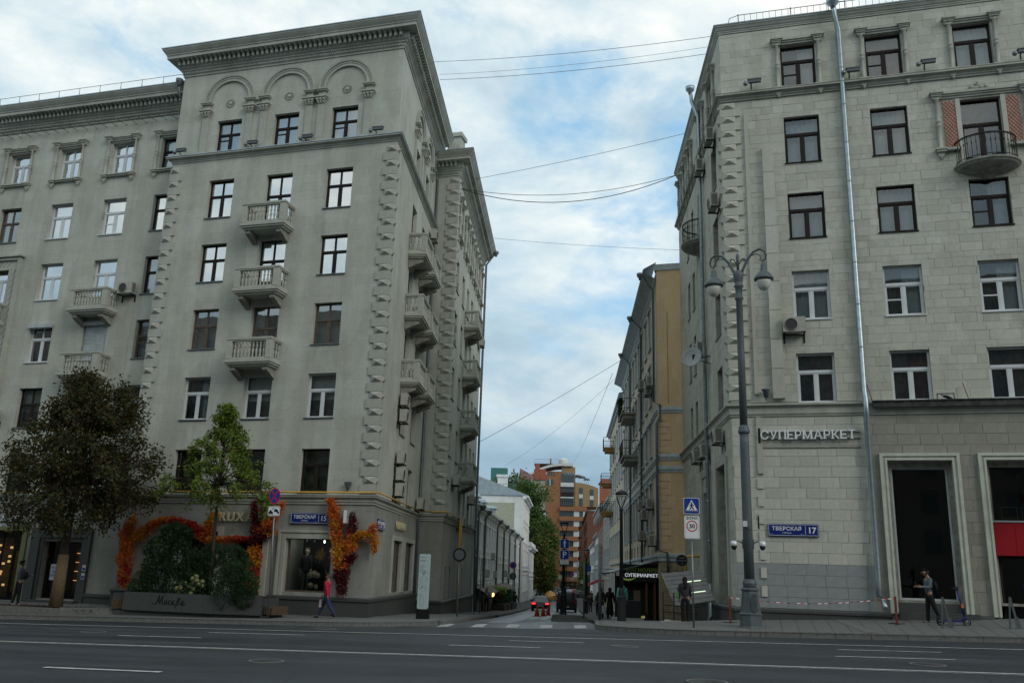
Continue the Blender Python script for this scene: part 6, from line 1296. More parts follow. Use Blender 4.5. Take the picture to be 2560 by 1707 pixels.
# ================================================================ foliage
random.seed(21)
def rv(s=1): return Vector((random.gauss(0, s), random.gauss(0, s), random.gauss(0, s)))
def leaf(m, p, d, up, ln, wd, mi=0):
    """one leaf: two bent halves"""
    d = d.normalized(); s = d.cross(up)
    if s.length < .1: s = d.cross(Vector((1, 0, 0)))
    s.normalize(); n = s.cross(d)
    i = len(m.v); a = p; b = p+d*ln*.5+s*wd*.5+n*wd*.12; c = p+d*ln; e = p+d*ln*.5-s*wd*.5+n*wd*.12; m.v += [tuple(a), tuple(b), tuple(c), tuple(e)]
    m.f.append((i, i+1, i+2, i+3)); m.m.append(mi); m.sm.append(False)
M_LDK = leafmat('dark_autumn_leaf', [(.028, .042, .014), (.038, .055, .018), (.055, .05, .015), (.095, .06, .016), (.024, .038, .014)])
M_LYG = leafmat('yellow_green_leaf', [(.09, .16, .025), (.13, .21, .03), (.19, .23, .035), (.11, .19, .03), (.22, .19, .03)])
M_LSH = leafmat('shrub_leaf', [(.016, .036, .015), (.022, .05, .02), (.03, .065, .024), (.055, .105, .032)], rough=.6)
M_LFAR = leafmat('far_tree_leaf', [(.05, .10, .022), (.075, .13, .028), (.10, .14, .03), (.06, .11, .025)])
M_LFO = leafmat('far_tree_orange', [(.06, .09, .02), (.14, .10, .02), (.05, .09, .02), (.07, .10, .02)])
M_BARK = mat('dark_bark', (.045, .035, .028), var=.4, scale=9, bump=.5, bscale=30)
M_STRAW = mat('straw_wrap', (.145, .105, .058), var=.35, scale=22, bump=.6, bscale=70)
def limb_tree(label, W, trunk, clusters, leafm, nleaf, ln, spread, wrap=None, cat='tree', name='autumn_tree', trunk_r=.2, droop=.3, stop=None, tw=7):
    t = thing(name, label, cat, W); tm = MB(); top = trunk[-1]
    tm.tube(trunk, [trunk_r*(1-.45*k/(len(trunk)-1)) for k in range(len(trunk))], 10); ob('trunk', tm, M_BARK, t)
    br = MB(); lf = MB(); base = len(trunk)-1
    for c, rad in clusters:
        c = Vector(c); st = Vector(min(trunk[len(trunk)//2:], key=lambda q: (Vector(q)-c).length+abs(Vector(q).z-c.z*.75)))
        mid = st.lerp(c, .5)+Vector((0, 0, .18*(c-st).length*(.3 if c.z > st.z else .8)))+rv(.08); P = [st, st.lerp(mid, .5)+rv(.04), mid, mid.lerp(c, .5)+rv(.05), c]
        br.tube(P, [trunk_r*.28, trunk_r*.22, trunk_r*.15, trunk_r*.09, trunk_r*.04], 5, caps=False)
        n = max(3, int(tw*random.uniform(.6, 1.4)))
        for k in range(n):
            e = c+rv(rad*.62); br.tube([mid.lerp(c, random.uniform(.3, 1)), e.lerp(c, .5)+rv(.05), e], [.018, .011, .005], 3, caps=False)
            d = (e-c); d = d.normalized() if d.length > .01 else Vector((0, 0, 1))
            for j in range(int(nleaf/(len(clusters)*n)*random.uniform(.4, 1.6))):
                p = c.lerp(e, random.uniform(.25, 1.05))+rv(spread); dd = d+rv(.7)+Vector((0, 0, -droop)); leaf(lf, p, dd, rv(1)+Vector((0, 0, 1)), ln*random.uniform(.6, 1.3), ln*random.uniform(.5, .85))
    ob('branches', br, M_BARK, t, fix=False); ob('crown', lf, leafm, t, fix=False)
    if wrap: ob('straw_wrap', MB().tube([wrap[0], wrap[1]], [wrap[2], wrap[3]], 14).tube([Vector(wrap[0]).lerp(Vector(wrap[1]), .4), Vector(wrap[0]).lerp(Vector(wrap[1]), .42)], wrap[2]*.93, 12), M_STRAW, t)
    return t
cl = []
for k in range(150):
    while True:
        x = random.uniform(-1, 1); y = random.uniform(-1, 1); z = random.uniform(0, 1)
        # wide low shoulders, narrow ragged top
        wz = (1.0 if z < .35 else 1-.78*((z-.35)/.65)**1.1)*(.55+.45*min(1, z/.18))
        if .25 < math.hypot(x, y) < 1 and random.random() < .9: break
    cl.append(((x*3.4*wz+.15+z*.1, y*2.7*wz, 3.15+z*6.1), .72-.25*z))
limb_tree('large dark autumn linden with straw-wrapped trunk in the raised bed', Matrix.Translation(uw(-11.85, 3.0, .18)), [(0, 0, 0), (.02, 0, 1.2), (.0, 0, 2.4), (.03, 0, 3.4), (.1, 0, 4.8), (.12, .05, 6.2), (.18, 0, 7.6), (.2, 0, 8.8)], cl, M_LDK, 31000, .13, .13, wrap=((-.02, 0, .0), (.01, 0, 1.98), .26, .195), trunk_r=.18, tw=8)
cl = []
for k in range(70):
    z = (k+.5)/70; a = k*2.4; wz = (1.0-.95*max(0, (z-.12)/.88)**.62)*(.6+.4*min(1, z/.1)); r = random.uniform(.25, 1.08)*wz
    cl.append(((cos(a)*2.9*r, sin(a)*2.1*r, 3.5+z*3.75-.1*r), .44-.26*z))
limb_tree('slim young yellow-green tree growing out of the granite planter', Matrix.Translation(uw(-5.35, 2.6, .8)), [(0, 0, 0), (.02, 0, 1.4), (-.03, 0, 2.6), (-.05, 0, 4.2), (-.03, 0, 5.8), (.0, 0, 6.9), (.02, 0, 7.4)], cl, M_LYG, 13000, .105, .07, trunk_r=.075, droop=.15, tw=6, name='young_tree')
def shrub(label, W, blobs, n, ln, m_, name='shrub', up=.6, stems=True):
    t = thing(name, label, 'shrub', W); lf = MB(); st = MB()
    for c, r in blobs:
        c = Vector(c); k = int(n/len(blobs))
        if stems: st.tube([(c.x*.7, c.y*.7, -.1), (c.x, c.y, c.z*.5), c], [.03, .02, .01], 4, caps=False)
        for _ in range(k):
            d = rv(1).normalized(); rr = r*random.uniform(.55, 1.0)**.5*(1+.22*noise.noise(d*2.3+c)); p = c+Vector((d.x*rr, d.y*rr, d.z*rr)); leaf(lf, p, d+rv(.4)+Vector((0, 0, up*random.random())), rv(1)+Vector((0, 0, 1)), ln*random.uniform(.6, 1.3), ln*random.uniform(.3, .5))
    if stems: ob('stems', st, M_BARK, t, fix=False)
    ob('foliage', lf, m_, t, fix=False); return t
def uwM(u, w, z=0): return Matrix.Translation(uw(u, w, z)) @ Matrix.Rotation(radians(XD), 4, 'Z')
shrub('tall dark evergreen shrub at the left end of the planter', uwM(-7.3, 2.5, .75), [((-.55, 0, 1.7), .5), ((-.1, .1, 2.35), .38), ((.35, 0, 2.2), .42), ((0, 0, 1.5), .7), ((-.6, .1, 1.0), .55), ((.5, .1, 1.3), .6), ((-.2, 0, .6), .7), ((.5, 0, .5), .6)], 8500, .13, M_LSH)
shrub('low dark shrub spilling over the left corner of the planter', uwM(-8.2, 2.75, .75), [((0, 0, .45), .42), ((-.2, 0, .15), .4), ((.35, .05, .3), .4), ((.1, .1, .75), .25)], 2600, .1, M_LSH)
shrub('feathery dark shrub behind the thin trunk in the middle of the planter', uwM(-5.6, 2.3, .75), [((-.6, 0, 1.2), .55), ((0, 0, 1.55), .42), ((.5, 0, 1.3), .55), ((1.0, 0, 1.5), .42), ((.1, 0, .8), .6), ((1.3, 0, 1.0), .5), ((1.6, 0, .5), .5)], 6500, .1, M_LSH, up=1.2)
shrub('round glossy shrub at the right end of the planter', uwM(-4.1, 2.95, .7), [((0, 0, .55), .62), ((-.45, 0, .5), .5), ((.45, 0, .45), .52), ((.05, 0, .95), .38), ((-.2, 0, .15), .55), ((.6, 0, .1), .4)], 6500, .095, M_LSH, up=.9)
t = thing('hydrangea', 'pale green flowering hydrangea in the middle front of the planter', 'flower', uwM(-5.8, 3.05, .8)); M_HYD = mat('hydrangea_bloom', (.22, .22, .10), var=.35, scale=18)
for k, (x, z) in enumerate([(-.55, .1), (-.42, .28), (-.3, .42), (-.15, .3), (0, .62), (.02, .45), (.1, .25), (.2, .55), (.32, .42), (.45, .52), (.05, .08), (.5, .35), (-.6, .25), (.12, .7)]):
    b = MB(); 
    for _ in range(70): d = rv(1).normalized(); leaf(b, d*.085, d.cross(rv(1)), d, .05, .045)
    b.lathe([(.01, -.07), (.06, -.04), (.08, 0), (.06, .05), (.01, .075)], n=8); ob('flower_head', b, M_HYD, t, Matrix.Translation((x, random.uniform(-.1, .1), z)), fix=False)
lf = MB()
for _ in range(500): leaf(lf, Vector((random.uniform(-.7, .7), random.uniform(-.15, .15), random.uniform(-.05, .5))), rv(1), rv(1)+Vector((0, 0, 1)), .1, .05)
ob('foliage', lf, M_LSH, t, fix=False)
# granite planter
t = thing('planter', 'long grey granite planter with black script Москва facing the road', 'planter', uwM(0, 0, 0)); y0, y1 = -3.3, -1.5
def prismz(pl, z0, z1, m=None):
    m = m or MB(); n = len(pl); m.q([(x, y, z0) for x, y in reversed(pl)]); m.q([(x, y, z1) for x, y in pl])
    for i in range(n): a, b = pl[i], pl[(i+1) % n]; m.q([(a[0], a[1], z0), (b[0], b[1], z0), (b[0], b[1], z1), (a[0], a[1], z1)])
    return m
for a, b in ((-8.55, -7.35), (-7.34, -5.96), (-5.95, -4.62)): ob('granite_panel', MB().box(a, b, -3.3, -3.2, .2, .86), M_GRAN, t)
ob('granite_panel', prismz([(-4.61, -3.3), (-2.85, -2.95), (-2.85, -2.85), (-4.61, -3.2)], .2, .9), M_GRAN, t)
ob('core', prismz([(-8.5, -3.2), (-4.6, -3.2), (-2.9, -2.86), (-2.9, -1.6), (-8.5, -1.6)], .15, .80), M_GRAN, t)
ob('foot', prismz([(-8.95, -3.2), (-4.6, -3.16), (-2.75, -2.8), (-2.75, -1.5), (-8.95, -1.5)], -.25, .17), M_GRAN, t)
ob('end_block', MB().box(-9.35, -8.56, -2.9, -1.5, -.1, .88).box(-9.42, -8.5, -2.97, -1.45, .88, .93), M_GRAN, t); M_SLAT = mat('bench_slat', (.10, .065, .04), var=.3, scale=8)
for k in range(7): ob('bench_slat', MB().box(-9.2+k*.09, -9.13+k*.09, -3.12, -2.9, .22, .56), M_SLAT, t)
ob('soil', prismz([(-8.4, -3.1), (-4.6, -3.1), (-3.0, -2.8), (-3.0, -1.7), (-8.4, -1.7)], .8, .83), mat('soil', (.02, .015, .012), var=.3), t)
for k in range(4): ob('bench_slat', MB().box(-2.84+k*.1, -2.77+k*.1, -2.75, -1.6, .22, .5), M_SLAT, t)
M_SCR = mat('script_black', (.012, .012, .012), var=0)
def script(scale, M):      # a brush-written word drawn as a thick stroke
    m = MB(); S_ = [[(0,.12),(.12,.05),(.26,.08),(.38,.3),(.47,.62),(.46,.25),(.5,.1),(.6,.35),(.72,.6),(.70,.25),(.74,.08),(.82,.14)], [(.98,.3),(.90,.27),(.87,.15),(.94,.07),(1.02,.13),(1.03,.26),(.96,.3)], [(1.26,.29),(1.18,.3),(1.12,.16),(1.18,.07),(1.28,.14)], [(1.36,.08),(1.42,.32)], [(1.56,.32),(1.42,.19),(1.54,.08),(1.6,.12)], [(1.64,-.08),(1.72,.2),(1.84,.52),(1.9,.45),(1.82,.3),(1.74,.26),(1.86,.2),(1.84,.06),(1.72,.06)], [(2.16,.28),(2.06,.3),(2.0,.16),(2.05,.07),(2.14,.15),(2.18,.3),(2.16,.1),(2.24,.07),(2.34,.16)]]
    for s_ in S_:
        n = len(s_); m.tube([(x*scale, 0, z*scale) for x, z in s_], [scale*.035*(.6+.6*sin(pi*(i+.5)/n)) for i in range(n)], 6)
    ob('script_word', m, M_SCR, t, M)
script(.62, Matrix.Translation((-7.25, -3.3, .42))); script(.3, Matrix.Translation((-3.95, -3.17, .5)) @ Matrix.Rotation(radians(11), 4, 'Z'))
# raised tree bed
t = thing('tree_bed', 'granite-edged raised bed with brown bark mulch round the wrapped trunk', 'planting bed', uwM(0, 0, 0))
for a, b in ((-20, -17.5), (-17.49, -15), (-14.99, -12.8), (-12.79, -11.0)): ob('edge_stone', MB().box(a, b, -3.75, -3.6, -.25, .16), M_KERB, t)
ob('edge_stone', prismz([(-10.99, -3.75), (-9.0, -2.9), (-9.0, -2.78), (-10.99, -3.6)], -.25, .2), M_KERB, t); ob('mulch', prismz([(-20, -3.6), (-11, -3.6), (-9.2, -2.8), (-9.6, -1.9), (-20, -1.9)], -.2, .12), mat('bark_mulch', (.045, .028, .018), var=.6, scale=14, bump=.8, bscale=30), t)
mc = MB()
for _ in range(1500): p = Vector((random.uniform(-14.5, -9.8), random.uniform(-3.55, -2.2), .13)); leaf(mc, p, rv(1)*Vector((1, 1, .3)), Vector((0, 0, 1)), .09, .05)
ob('bark_chips', mc, leafmat('bark_chip', [(.05, .03, .02), (.08, .045, .025), (.03, .02, .015)], trans=0), t, fix=False)
# leaf garlands on the shop front
GC = {'o': leafmat('orange_leaf', [(.62, .15, .02), (.72, .24, .03), (.55, .08, .015), (.66, .28, .10)]), 'r': leafmat('red_leaf', [(.42, .03, .02), (.52, .05, .02), (.48, .03, .06)]), 'm': leafmat('maroon_leaf', [(.08, .014, .02), (.15, .02, .03), (.06, .018, .022)]), 'y': leafmat('gold_leaf', [(.62, .36, .03), (.66, .28, .02), (.50, .30, .05)])}
def garland(label, segs, n_per_m=900):
    t = thing('leaf_garland', label, 'garland', F_FRONT); acc = {k: MB() for k in GC}; stem = MB()
    for pts in segs:
        for (a, b) in zip(pts, pts[1:]):
            A = Vector((a[0], a[3] if len(a) > 4 else -.22, a[1])); B = Vector((b[0], b[3] if len(b) > 4 else -.22, b[1])); ra, rb = a[2]*1.15, b[2]*1.15; ca = a[-1]; cb = b[-1]; L_ = (B-A).length
            stem.tube([A, B], .03, 5)
            for _ in range(int(L_*n_per_m*(ra+rb)/2/.2*.55)):
                u_ = random.random(); r = ra+(rb-ra)*u_; c = ca if random.random() > max(0, min(1, (u_-.3)/.4)) else cb
                a_ = random.uniform(0, 2*pi)
                if noise.noise(A.lerp(B, u_)*3.1+Vector((0, 9, cos(a_)*.6))) > .26: c = {'o': 'y', 'r': 'o', 'm': 'r', 'y': 'o'}[c]
                if random.random() < .12: c = random.choice('oryo' if c != 'm' else 'mrm')
                q = r*math.sqrt(random.random())*(1+.9*noise.noise((A.lerp(B, u_))*2.6+Vector((cos(a_), sin(a_), 0))*.7)); p = A.lerp(B, u_)+Vector((cos(a_)*q, -abs(sin(a_))*q*.8, random.gauss(0, .04))); d = (p-A.lerp(B, u_)).normalized()+rv(.6)
                for j in range(2): leaf(acc[c], p, d+rv(.5), rv(1), random.uniform(.09, .16), random.uniform(.03, .05))
    ob('stem', stem, M_BARK, t)
    for k, m in acc.items():
        if m.v: ob({'o': 'orange_leaves', 'r': 'red_leaves', 'm': 'maroon_leaves', 'y': 'yellow_leaves'}[k], m, GC[k], t, kind='stuff', fix=False)
garland('autumn leaf garland climbing round the shop windows behind the planter', [
 [(-11.0, 3.85, .08, 'o'), (-11.05, 3.4, .24, 'o'), (-11.15, 2.7, .3, 'o'), (-11.1, 2.1, .27, 'o'), (-11.0, 1.55, .25, 'r'), (-10.95, 1.15, .17, 'r'), (-10.9, .85, .15, 'y')], [(-11.0, 2.75, .2, 'o'), (-10.6, 2.9, .24, 'y'), (-10.3, 3.3, .24, 'o'), (-9.8, 3.6, .2, 'o'), (-9.2, 3.75, .24, 'o'), (-8.8, 3.7, .2, 'r'), (-8.2, 3.6, .24, 'r'), (-7.7, 3.35, .26, 'r'), (-7.45, 3.0, .25, 'r')],
 [(-7.3, 2.95, .22, 'o'), (-6.8, 2.95, .24, 'o'), (-6.3, 2.95, .24, 'y'), (-5.9, 3.0, .24, 'r'), (-5.5, 3.0, .27, 'm'), (-5.0, 2.95, .3, 'm'), (-4.7, 3.1, .26, 'm'), (-4.55, 3.4, .22, 'm'), (-4.2, 3.3, .16, 'o')], [(-7.3, 3.05, .15, 'y'), (-7.2, 3.6, .15, 'y'), (-7.0, 4.05, .1, 'y')], [(-4.8, 3.2, .22, 'm'), (-5.0, 3.8, .18, 'm'), (-5.2, 4.5, .12, 'm')], [(-4.6, 3.2, .2, 'o'), (-4.4, 3.7, .22, 'o'), (-4.1, 4.2, .18, 'o'), (-3.9, 4.45, .06, 'o')],
 [(-4.95, 2.7, .2, 'o'), (-4.95, 2.2, .25, 'y'), (-4.95, 1.7, .2, 'r'), (-4.9, 1.3, .22, 'y'), (-4.9, .95, .18, 'o'), (-4.85, .4, .17, 'r')]])
garland('forked autumn leaf garland on the wall at the building corner', [
 [(-1.8, 4.6, .12, 'o'), (-1.6, 4.3, .2, 'o'), (-1.42, 3.8, .2, 'o'), (-1.35, 3.3, .2, 'o'), (-1.2, 2.9, .22, 'y'), (-1.1, 2.5, .28, 'y'), (-1.1, 2.15, .3, 'o'), (-.98, 1.85, .3, 'm'), (-.98, 1.45, .24, 'm'), (-.95, 1.0, .12, 'm')], [(-.95, 2.2, .22, 'm'), (-.6, 2.45, .2, 'm'), (-.7, 2.2, .1, 'm')], [(-1.0, 2.3, .18, 'o'), (-.72, 2.75, .22, 'o'), (-.6, 3.15, .22, 'o'), (-.25, 3.3, .18, 'y'), (.12, 3.25, .16, 'y'), (.28, 2.95, -.5*.3, 'y')][:5], [(.15, 3.3, .15, 'y'), (.3, 3.0, .15, 'y'), (.28, 2.6, .08, 'o')], [(-.7, 3.1, .16, 'm'), (-.68, 3.6, .16, 'm'), (-.72, 4.05, .08, 'm')], [(.15, 3.3, .12, 'r'), (.2, 3.65, .1, 'r')]])
# far trees beside the left row
for i, (a, s, z0, h, r, lab) in enumerate(((-3.6, 126, 6.5, 12.5, 4.4, 'rounded tree top behind the roof of the tall white house'), (-.2, 132, 3, 17.0, 4.6, 'tall green tree rising over the small ornate white house'), (2.0, 138, 0, 14, 4.4, 'broad tree overhanging the street before the brick tower'), (2.6, 148, -2, 10, 3.8, 'darker tree nearest the foot of the brick tower'), (1.6, 128, -1, 9, 4.0, 'lower tree with orange leaves at the street end'), (13.2, 172, -2, 6.5, 2.6, 'small tree by the right row far down the street'))):
    cl = []
    for k in range(46): d = rv(1).normalized(); q = random.uniform(.45, 1); cl.append(((d.x*r*q*.8, d.y*r*q*.8, z0-gS_(s)+h*.5+d.z*h*.48*q), r*.26))
    zz = gS_(s); limb_tree(lab, F_S @ Matrix.Translation((a, s, zz)), [(0, 0, 0), (.1, 0, h*.25), (.05, 0, h*.45), (0, 0, z0-zz+h*.5), (0, 0, z0-zz+h*.8)], cl, M_LFO if i == 4 else M_LFAR, 13000, .5, .6, trunk_r=.22, name='street_tree', tw=5)
# ================================================================ lamps
def big_lamp():
    z = .52; t = thing('street_lamp', 'tall grey ornate lamp post with two hanging bell lamps', 'street lamp', uwM(14.57, 2.7, z))
    oct_ = lambda p, **k: MB().lathe(p, n=8, smooth=False, **k)
    ob('base', oct_([(.37, -.15), (.37, .02), (.35, .05), (.34, .38), (.36, .40), (.36, .44), (.32, .47), (.25, 1.12), (.29, 1.16), (.29, 1.2), (.22, 1.24)]), M_LAMP, t)
    ob('door', MB().box(-.09, .09, -.0, .02, 0, .55).tf(Matrix.Translation((.12, -.32, .5)) @ Matrix.Rotation(.12, 4, 'X')), M_LAMP, t)
    ob('collar', MB().lathe([(.22, 1.24), (.2, 1.3), (.22, 1.33), (.23, 1.4), (.2, 1.42), (.21, 1.47), (.17, 1.5)], n=16), M_LAMP, t)
    ob('shaft', MB().lathe([(.165, 1.5), (.155, 3.4), (.15, 5.9), (.145, 6.2)], n=16), M_LAMP, t); ob('ring', MB().lathe([(.15, 6.2), (.19, 6.24), (.2, 6.32), (.17, 6.36), (.18, 6.42), (.13, 6.5)], n=16), M_LAMP, t)
    ob('upper_shaft', MB().lathe([(.13, 6.5), (.118, 9), (.11, 10.9), (.15, 10.95), (.15, 11.0), (.12, 11.04), (.12, 11.35), (.16, 11.4), (.16, 11.46), (.12, 11.5), (.15, 11.6), (.17, 11.75), (.19, 11.9), (.1, 12.0)], n=14), M_LAMP, t)
    ob('finial', MB().lathe([(.05, 12.0), (.04, 12.3), (.07, 12.36), (.05, 12.42), (.07, 12.5), (.05, 12.6), (.0, 12.68)], n=10).tube([(-.02, 0, 12.2), (-.14, 0, 12.42), (-.22, 0, 12.46), (-.26, 0, 12.38), (-.2, 0, 12.34)], .022, 6).tube([(.02, 0, 12.2), (.14, 0, 12.42), (.22, 0, 12.46), (.26, 0, 12.38), (.2, 0, 12.34)], .022, 6), M_LAMP, t)
    for s in (-1, 1):
        A = Matrix.Rotation(radians(-14), 4, 'Z'); arm = [(s*x, 0, z_) for x, z_ in ((.05, 11.7), (.16, 12.0), (.33, 12.35), (.55, 12.62), (.78, 12.70), (.94, 12.6), (1.0, 12.42), (.97, 12.3), (.88, 12.24), (.80, 12.28))]
        m = MB().tube(arm, [.06, .055, .05, .045, .042, .038, .034, .03, .026, .02], 8).tube([(s*x, 0, z_) for x, z_ in ((.52, 12.5), (.66, 12.54), (.78, 12.46), (.82, 12.34), (.76, 12.28))], .018, 5)
        m.tube([(s*.88, 0, 12.24), (s*.88, 0, 12.1)], .02, 5); ob('arm', m, M_LAMP, t, A)
        ob('lamp_shade', MB().lathe([(.03, 12.16), (.09, 12.1), (.09, 11.98), (.12, 11.95), (.12, 11.85), (.2, 11.8), (.29, 11.68), (.33, 11.6), (.335, 11.55), (.31, 11.53), (.28, 11.56)], cx=s*.88, n=20), M_LAMP, t, A)
        ob('globe', MB().lathe([(.26, 11.54), (.25, 11.42), (.2, 11.28), (.12, 11.18), (.0, 11.15)], cx=s*.88, n=16), M_FROST, t, A)
    for s in (-1, 1):
        c = thing('dome_camera', ['dome camera on the right of the tall lamp post', 'dome camera on the left of the tall lamp post'][s < 0], 'security camera', uwM(14.57, 2.7, z)); ob('arm', MB().tube([(s*.16, 0, 2.62), (s*.3, 0, 2.7), (s*.42, 0, 2.68)], .025, 6).box(s*.17-.02, s*.17+.02, -.05, .05, 2.45, 2.75), M_STEEL, c)
        ob('housing', MB().lathe([(.06, 2.7), (.11, 2.67), (.11, 2.56), (.1, 2.54)], cx=s*.45, n=14), M_LETT, c); ob('dome', MB().lathe([(.095, 2.54), (.085, 2.47), (.04, 2.42), (0, 2.41)], cx=s*.45, n=14), M_BLK, c)
    c = thing('junction_box', 'small white box strapped to the tall lamp post', 'box', uwM(14.5, 2.9, z)); ob('box', MB().box(-.07, .07, -.05, .05, 3.15, 3.33), M_LETT, c); ob('cable', MB().tube([(.05, 0, 3.15), (.1, 0, 3.05), (.2, 0, 3.05)], .01, 4), M_BLK, c)
    c = thing('flag_holder', 'narrow dark sign box fixed behind the lamp post shaft', 'box', uwM(14.9, 2.7, z)); ob('box', MB().box(0, .05, -.05, .3, 3.1, 3.5).box(.12, .2, 0, .1, 5.9, 6.4), M_BLK, c)
big_lamp()
def black_lamp(label, a, s, z, h, g='black lantern lamps down the side street'):
    t = thing('street_lamp', label, 'street lamp', F_S @ Matrix.Translation((a, s, z)), g)
    ob('base', MB().lathe([(.2, -.2), (.2, .06), (.17, .1), (.17, .95), (.19, 1.0), (.12, 1.06), (.12, 1.2), (.09, 1.35)], n=10, smooth=False), M_IRON, t); ob('pole', MB().lathe([(.075, 1.3), (.06, h-.75), (.08, h-.72), (.08, h-.66), (.03, h-.6)], n=10), M_IRON, t)
    ob('lantern_arms', MB().tube([(0, 0, h-.65), (-.1, 0, h-.45), (-.2, 0, h-.06)], .022, 5).tube([(0, 0, h-.65), (.1, 0, h-.45), (.2, 0, h-.06)], .022, 5), M_IRON, t); ob('lantern_cap', MB().lathe([(.24, h-.1), (.25, h-.05), (.16, h+.03), (.05, h+.08), (.0, h+.1)], n=14), M_IRON, t); ob('lamp_glass', MB().lathe([(.2, h-.16), (.2, h-.1)], n=12), M_FROST, t)
black_lamp('black lantern lamp at the street corner before the small supermarket', 9.93, 0, .2, 5.0); black_lamp('black lantern lamp on the traffic island behind the blue signs', 7.66, 14, -.1, 4.85); black_lamp('black lantern lamp farther down the side street', 9.4, 38, -1.0, 4.95)
# ================================================================ signs
def pole(t, h, r=.03, dx=0, mt=None): ob('pole', MB().tube([(0, 0, -.1), (dx, 0, h)], r, 8), mt or M_STEEL, t)
def rplate(w, h, d=.02, r=.05, n=4):
    P = []
    for cx, cz, a0 in ((w/2-r, h/2-r, 0), (-w/2+r, h/2-r, 90), (-w/2+r, -h/2+r, 180), (w/2-r, -h/2+r, 270)):
        for k in range(n+1): a = radians(a0+90*k/n); P.append((cx+r*cos(a), cz+r*sin(a)))
    return MB().prism(P, -d/2, d/2)
def disc(r, y0, y1, n=28): return MB().lathe([(r, y0), (r, y1)], n=n).tf(Matrix.Rotation(pi/2, 4, 'X'))
t = thing('road_sign', 'round red and blue no-stopping sign over a tow-away plate', 'road sign', uwM(-2.54, 2.9, .1) @ Matrix.Rotation(radians(14), 4, 'Z')); pole(t, 4.7, .03, -.17); T = Matrix.Translation((-.17, -.05, 4.43)); Mz = T
o = ob('sign_disc', disc(.30, 0, .02), M_BLUE, t, Mz @ Matrix.Diagonal((.72, 1, 1, 1))); rg = MB()
for k in range(28): a, b = 2*pi*k/28, 2*pi*(k+1)/28; rg.q([(.30*cos(a), -.024, .30*sin(a)), (.30*cos(b), -.024, .30*sin(b)), (.262*cos(b), -.024, .262*sin(b)), (.262*cos(a), -.024, .262*sin(a))])
for a in (radians(52), radians(128)): c, s = cos(a), sin(a); rg.q([(-c*.27-s*.024, -.025, -s*.27+c*.024), (c*.27-s*.024, -.025, s*.27+c*.024), (c*.27+s*.024, -.025, s*.27-c*.024), (-c*.27+s*.024, -.025, -s*.27-c*.024)])
ob('red_ring_and_cross', rg, M_RED, t, Mz @ Matrix.Diagonal((.72, 1, 1, 1)), fix=False)
ob('tow_plate', rplate(.46, .36), M_SW, t, Matrix.Translation((-.15, -.04, 3.87))); ob('plate_border', MB().box(-.215, .215, -.012, -.011, .155, .162).box(-.215, .215, -.012, -.011, -.162, -.155).box(-.215, -.208, -.012, -.011, -.155, .155).box(.208, .215, -.012, -.011, -.155, .155), M_BLK, t, Matrix.Translation((-.15, -.045, 3.87)))
tw_ = MB(); 
tw_.prism([(-.19, -.09), (-.03, -.09), (-.03, -.03), (-.08, -.02), (-.1, .03), (-.15, .03), (-.17, -.03), (-.19, -.03)], -.002, 0); tw_.lathe([(.03, 0), (.03, .003)], n=10).tf(Matrix.Identity(4)); tw_ = MB().prism([(-.19, -.09), (-.03, -.09), (-.03, -.03), (-.08, -.02), (-.1, .03), (-.15, .03), (-.17, -.03), (-.19, -.03)], -.002, 0)
tw_.add(MB().prism([(-.1, -.03), (.1, -.03), (.1, .02), (.05, .025), (.02, .07), (-.05, .07), (-.08, .025), (-.1, .02)], -.002, 0), Matrix.Translation((.1, 0, .0)) @ Matrix.Rotation(radians(28), 4, 'Y')); tw_.tube([(-.09, -.001, .02), (-.02, -.001, .12), (.05, -.001, .06)], .008, 4)
for x, z in ((-.15, -.1), (-.06, -.1), (.04, .0), (.17, -.07)): tw_.add(disc(.028, 0, .003, 10), Matrix.Translation((x, 0, z)))
ob('tow_pictogram', tw_, M_BLK, t, Matrix.Translation((-.15, -.055, 3.87)))
t = thing('road_sign', 'blue pedestrian crossing sign over a white ЗОНА 30 plate', 'road sign', uwM(12.8, 3.1, .42) @ Matrix.Rotation(radians(14), 4, 'Z')); pole(t, 2.9, .03)
ob('crossing_plate', rplate(.52, .52), M_SW, t, Matrix.Translation((0, -.05, 3.88))); ob('blue_field', rplate(.49, .49, .004), M_BLUE, t, Matrix.Translation((0, -.063, 3.88))); ob('white_triangle', MB().prism([(-.2, -.17), (.2, -.17), (0, .2)], -.002, 0), M_SW, t, Matrix.Translation((0, -.066, 3.88)))
wk = MB().add(disc(.024, 0, .003, 10), Matrix.Translation((0, 0, .1))); wk.tube([(0, 0, .075), (.0, 0, -.02)], .022, 5).tube([(0, 0, -.02), (-.06, 0, -.12)], .015, 5).tube([(0, 0, -.02), (.04, 0, -.07), (.07, 0, -.12)], .015, 5).tube([(0, 0, .06), (-.05, 0, .02), (-.06, 0, -.02)], .011, 5).tube([(0, 0, .06), (.05, 0, .02), (.06, 0, -.01)], .011, 5)
for k in range(5): wk.box(-.17+k*.075, -.13+k*.075, -.001, .001, -.165, -.14)
ob('walking_figure', wk, M_BLK, t, Matrix.Translation((0, -.071, 3.88)))
ob('zone_plate', rplate(.5, .74), M_SW, t, Matrix.Translation((0, -.05, 3.19))); ob('plate_border', MB().box(-.225, .225, -.001, 0, .34, .348).box(-.225, .225, -.001, 0, -.348, -.34).box(-.225, -.217, -.001, 0, -.34, .34).box(.217, .225, -.001, 0, -.34, .34), M_SWG, t, Matrix.Translation((0, -.062, 3.19)))
put_text('zone_word', 'ЗОНА', t, 0, -.062, 3.44, .13, M_BLK, .004, bold=.003, space=1.1); put_text('limit_number', '30', t, 0, -.062, 3.16, .19, M_BLK, .004, bold=.005); rg = MB()
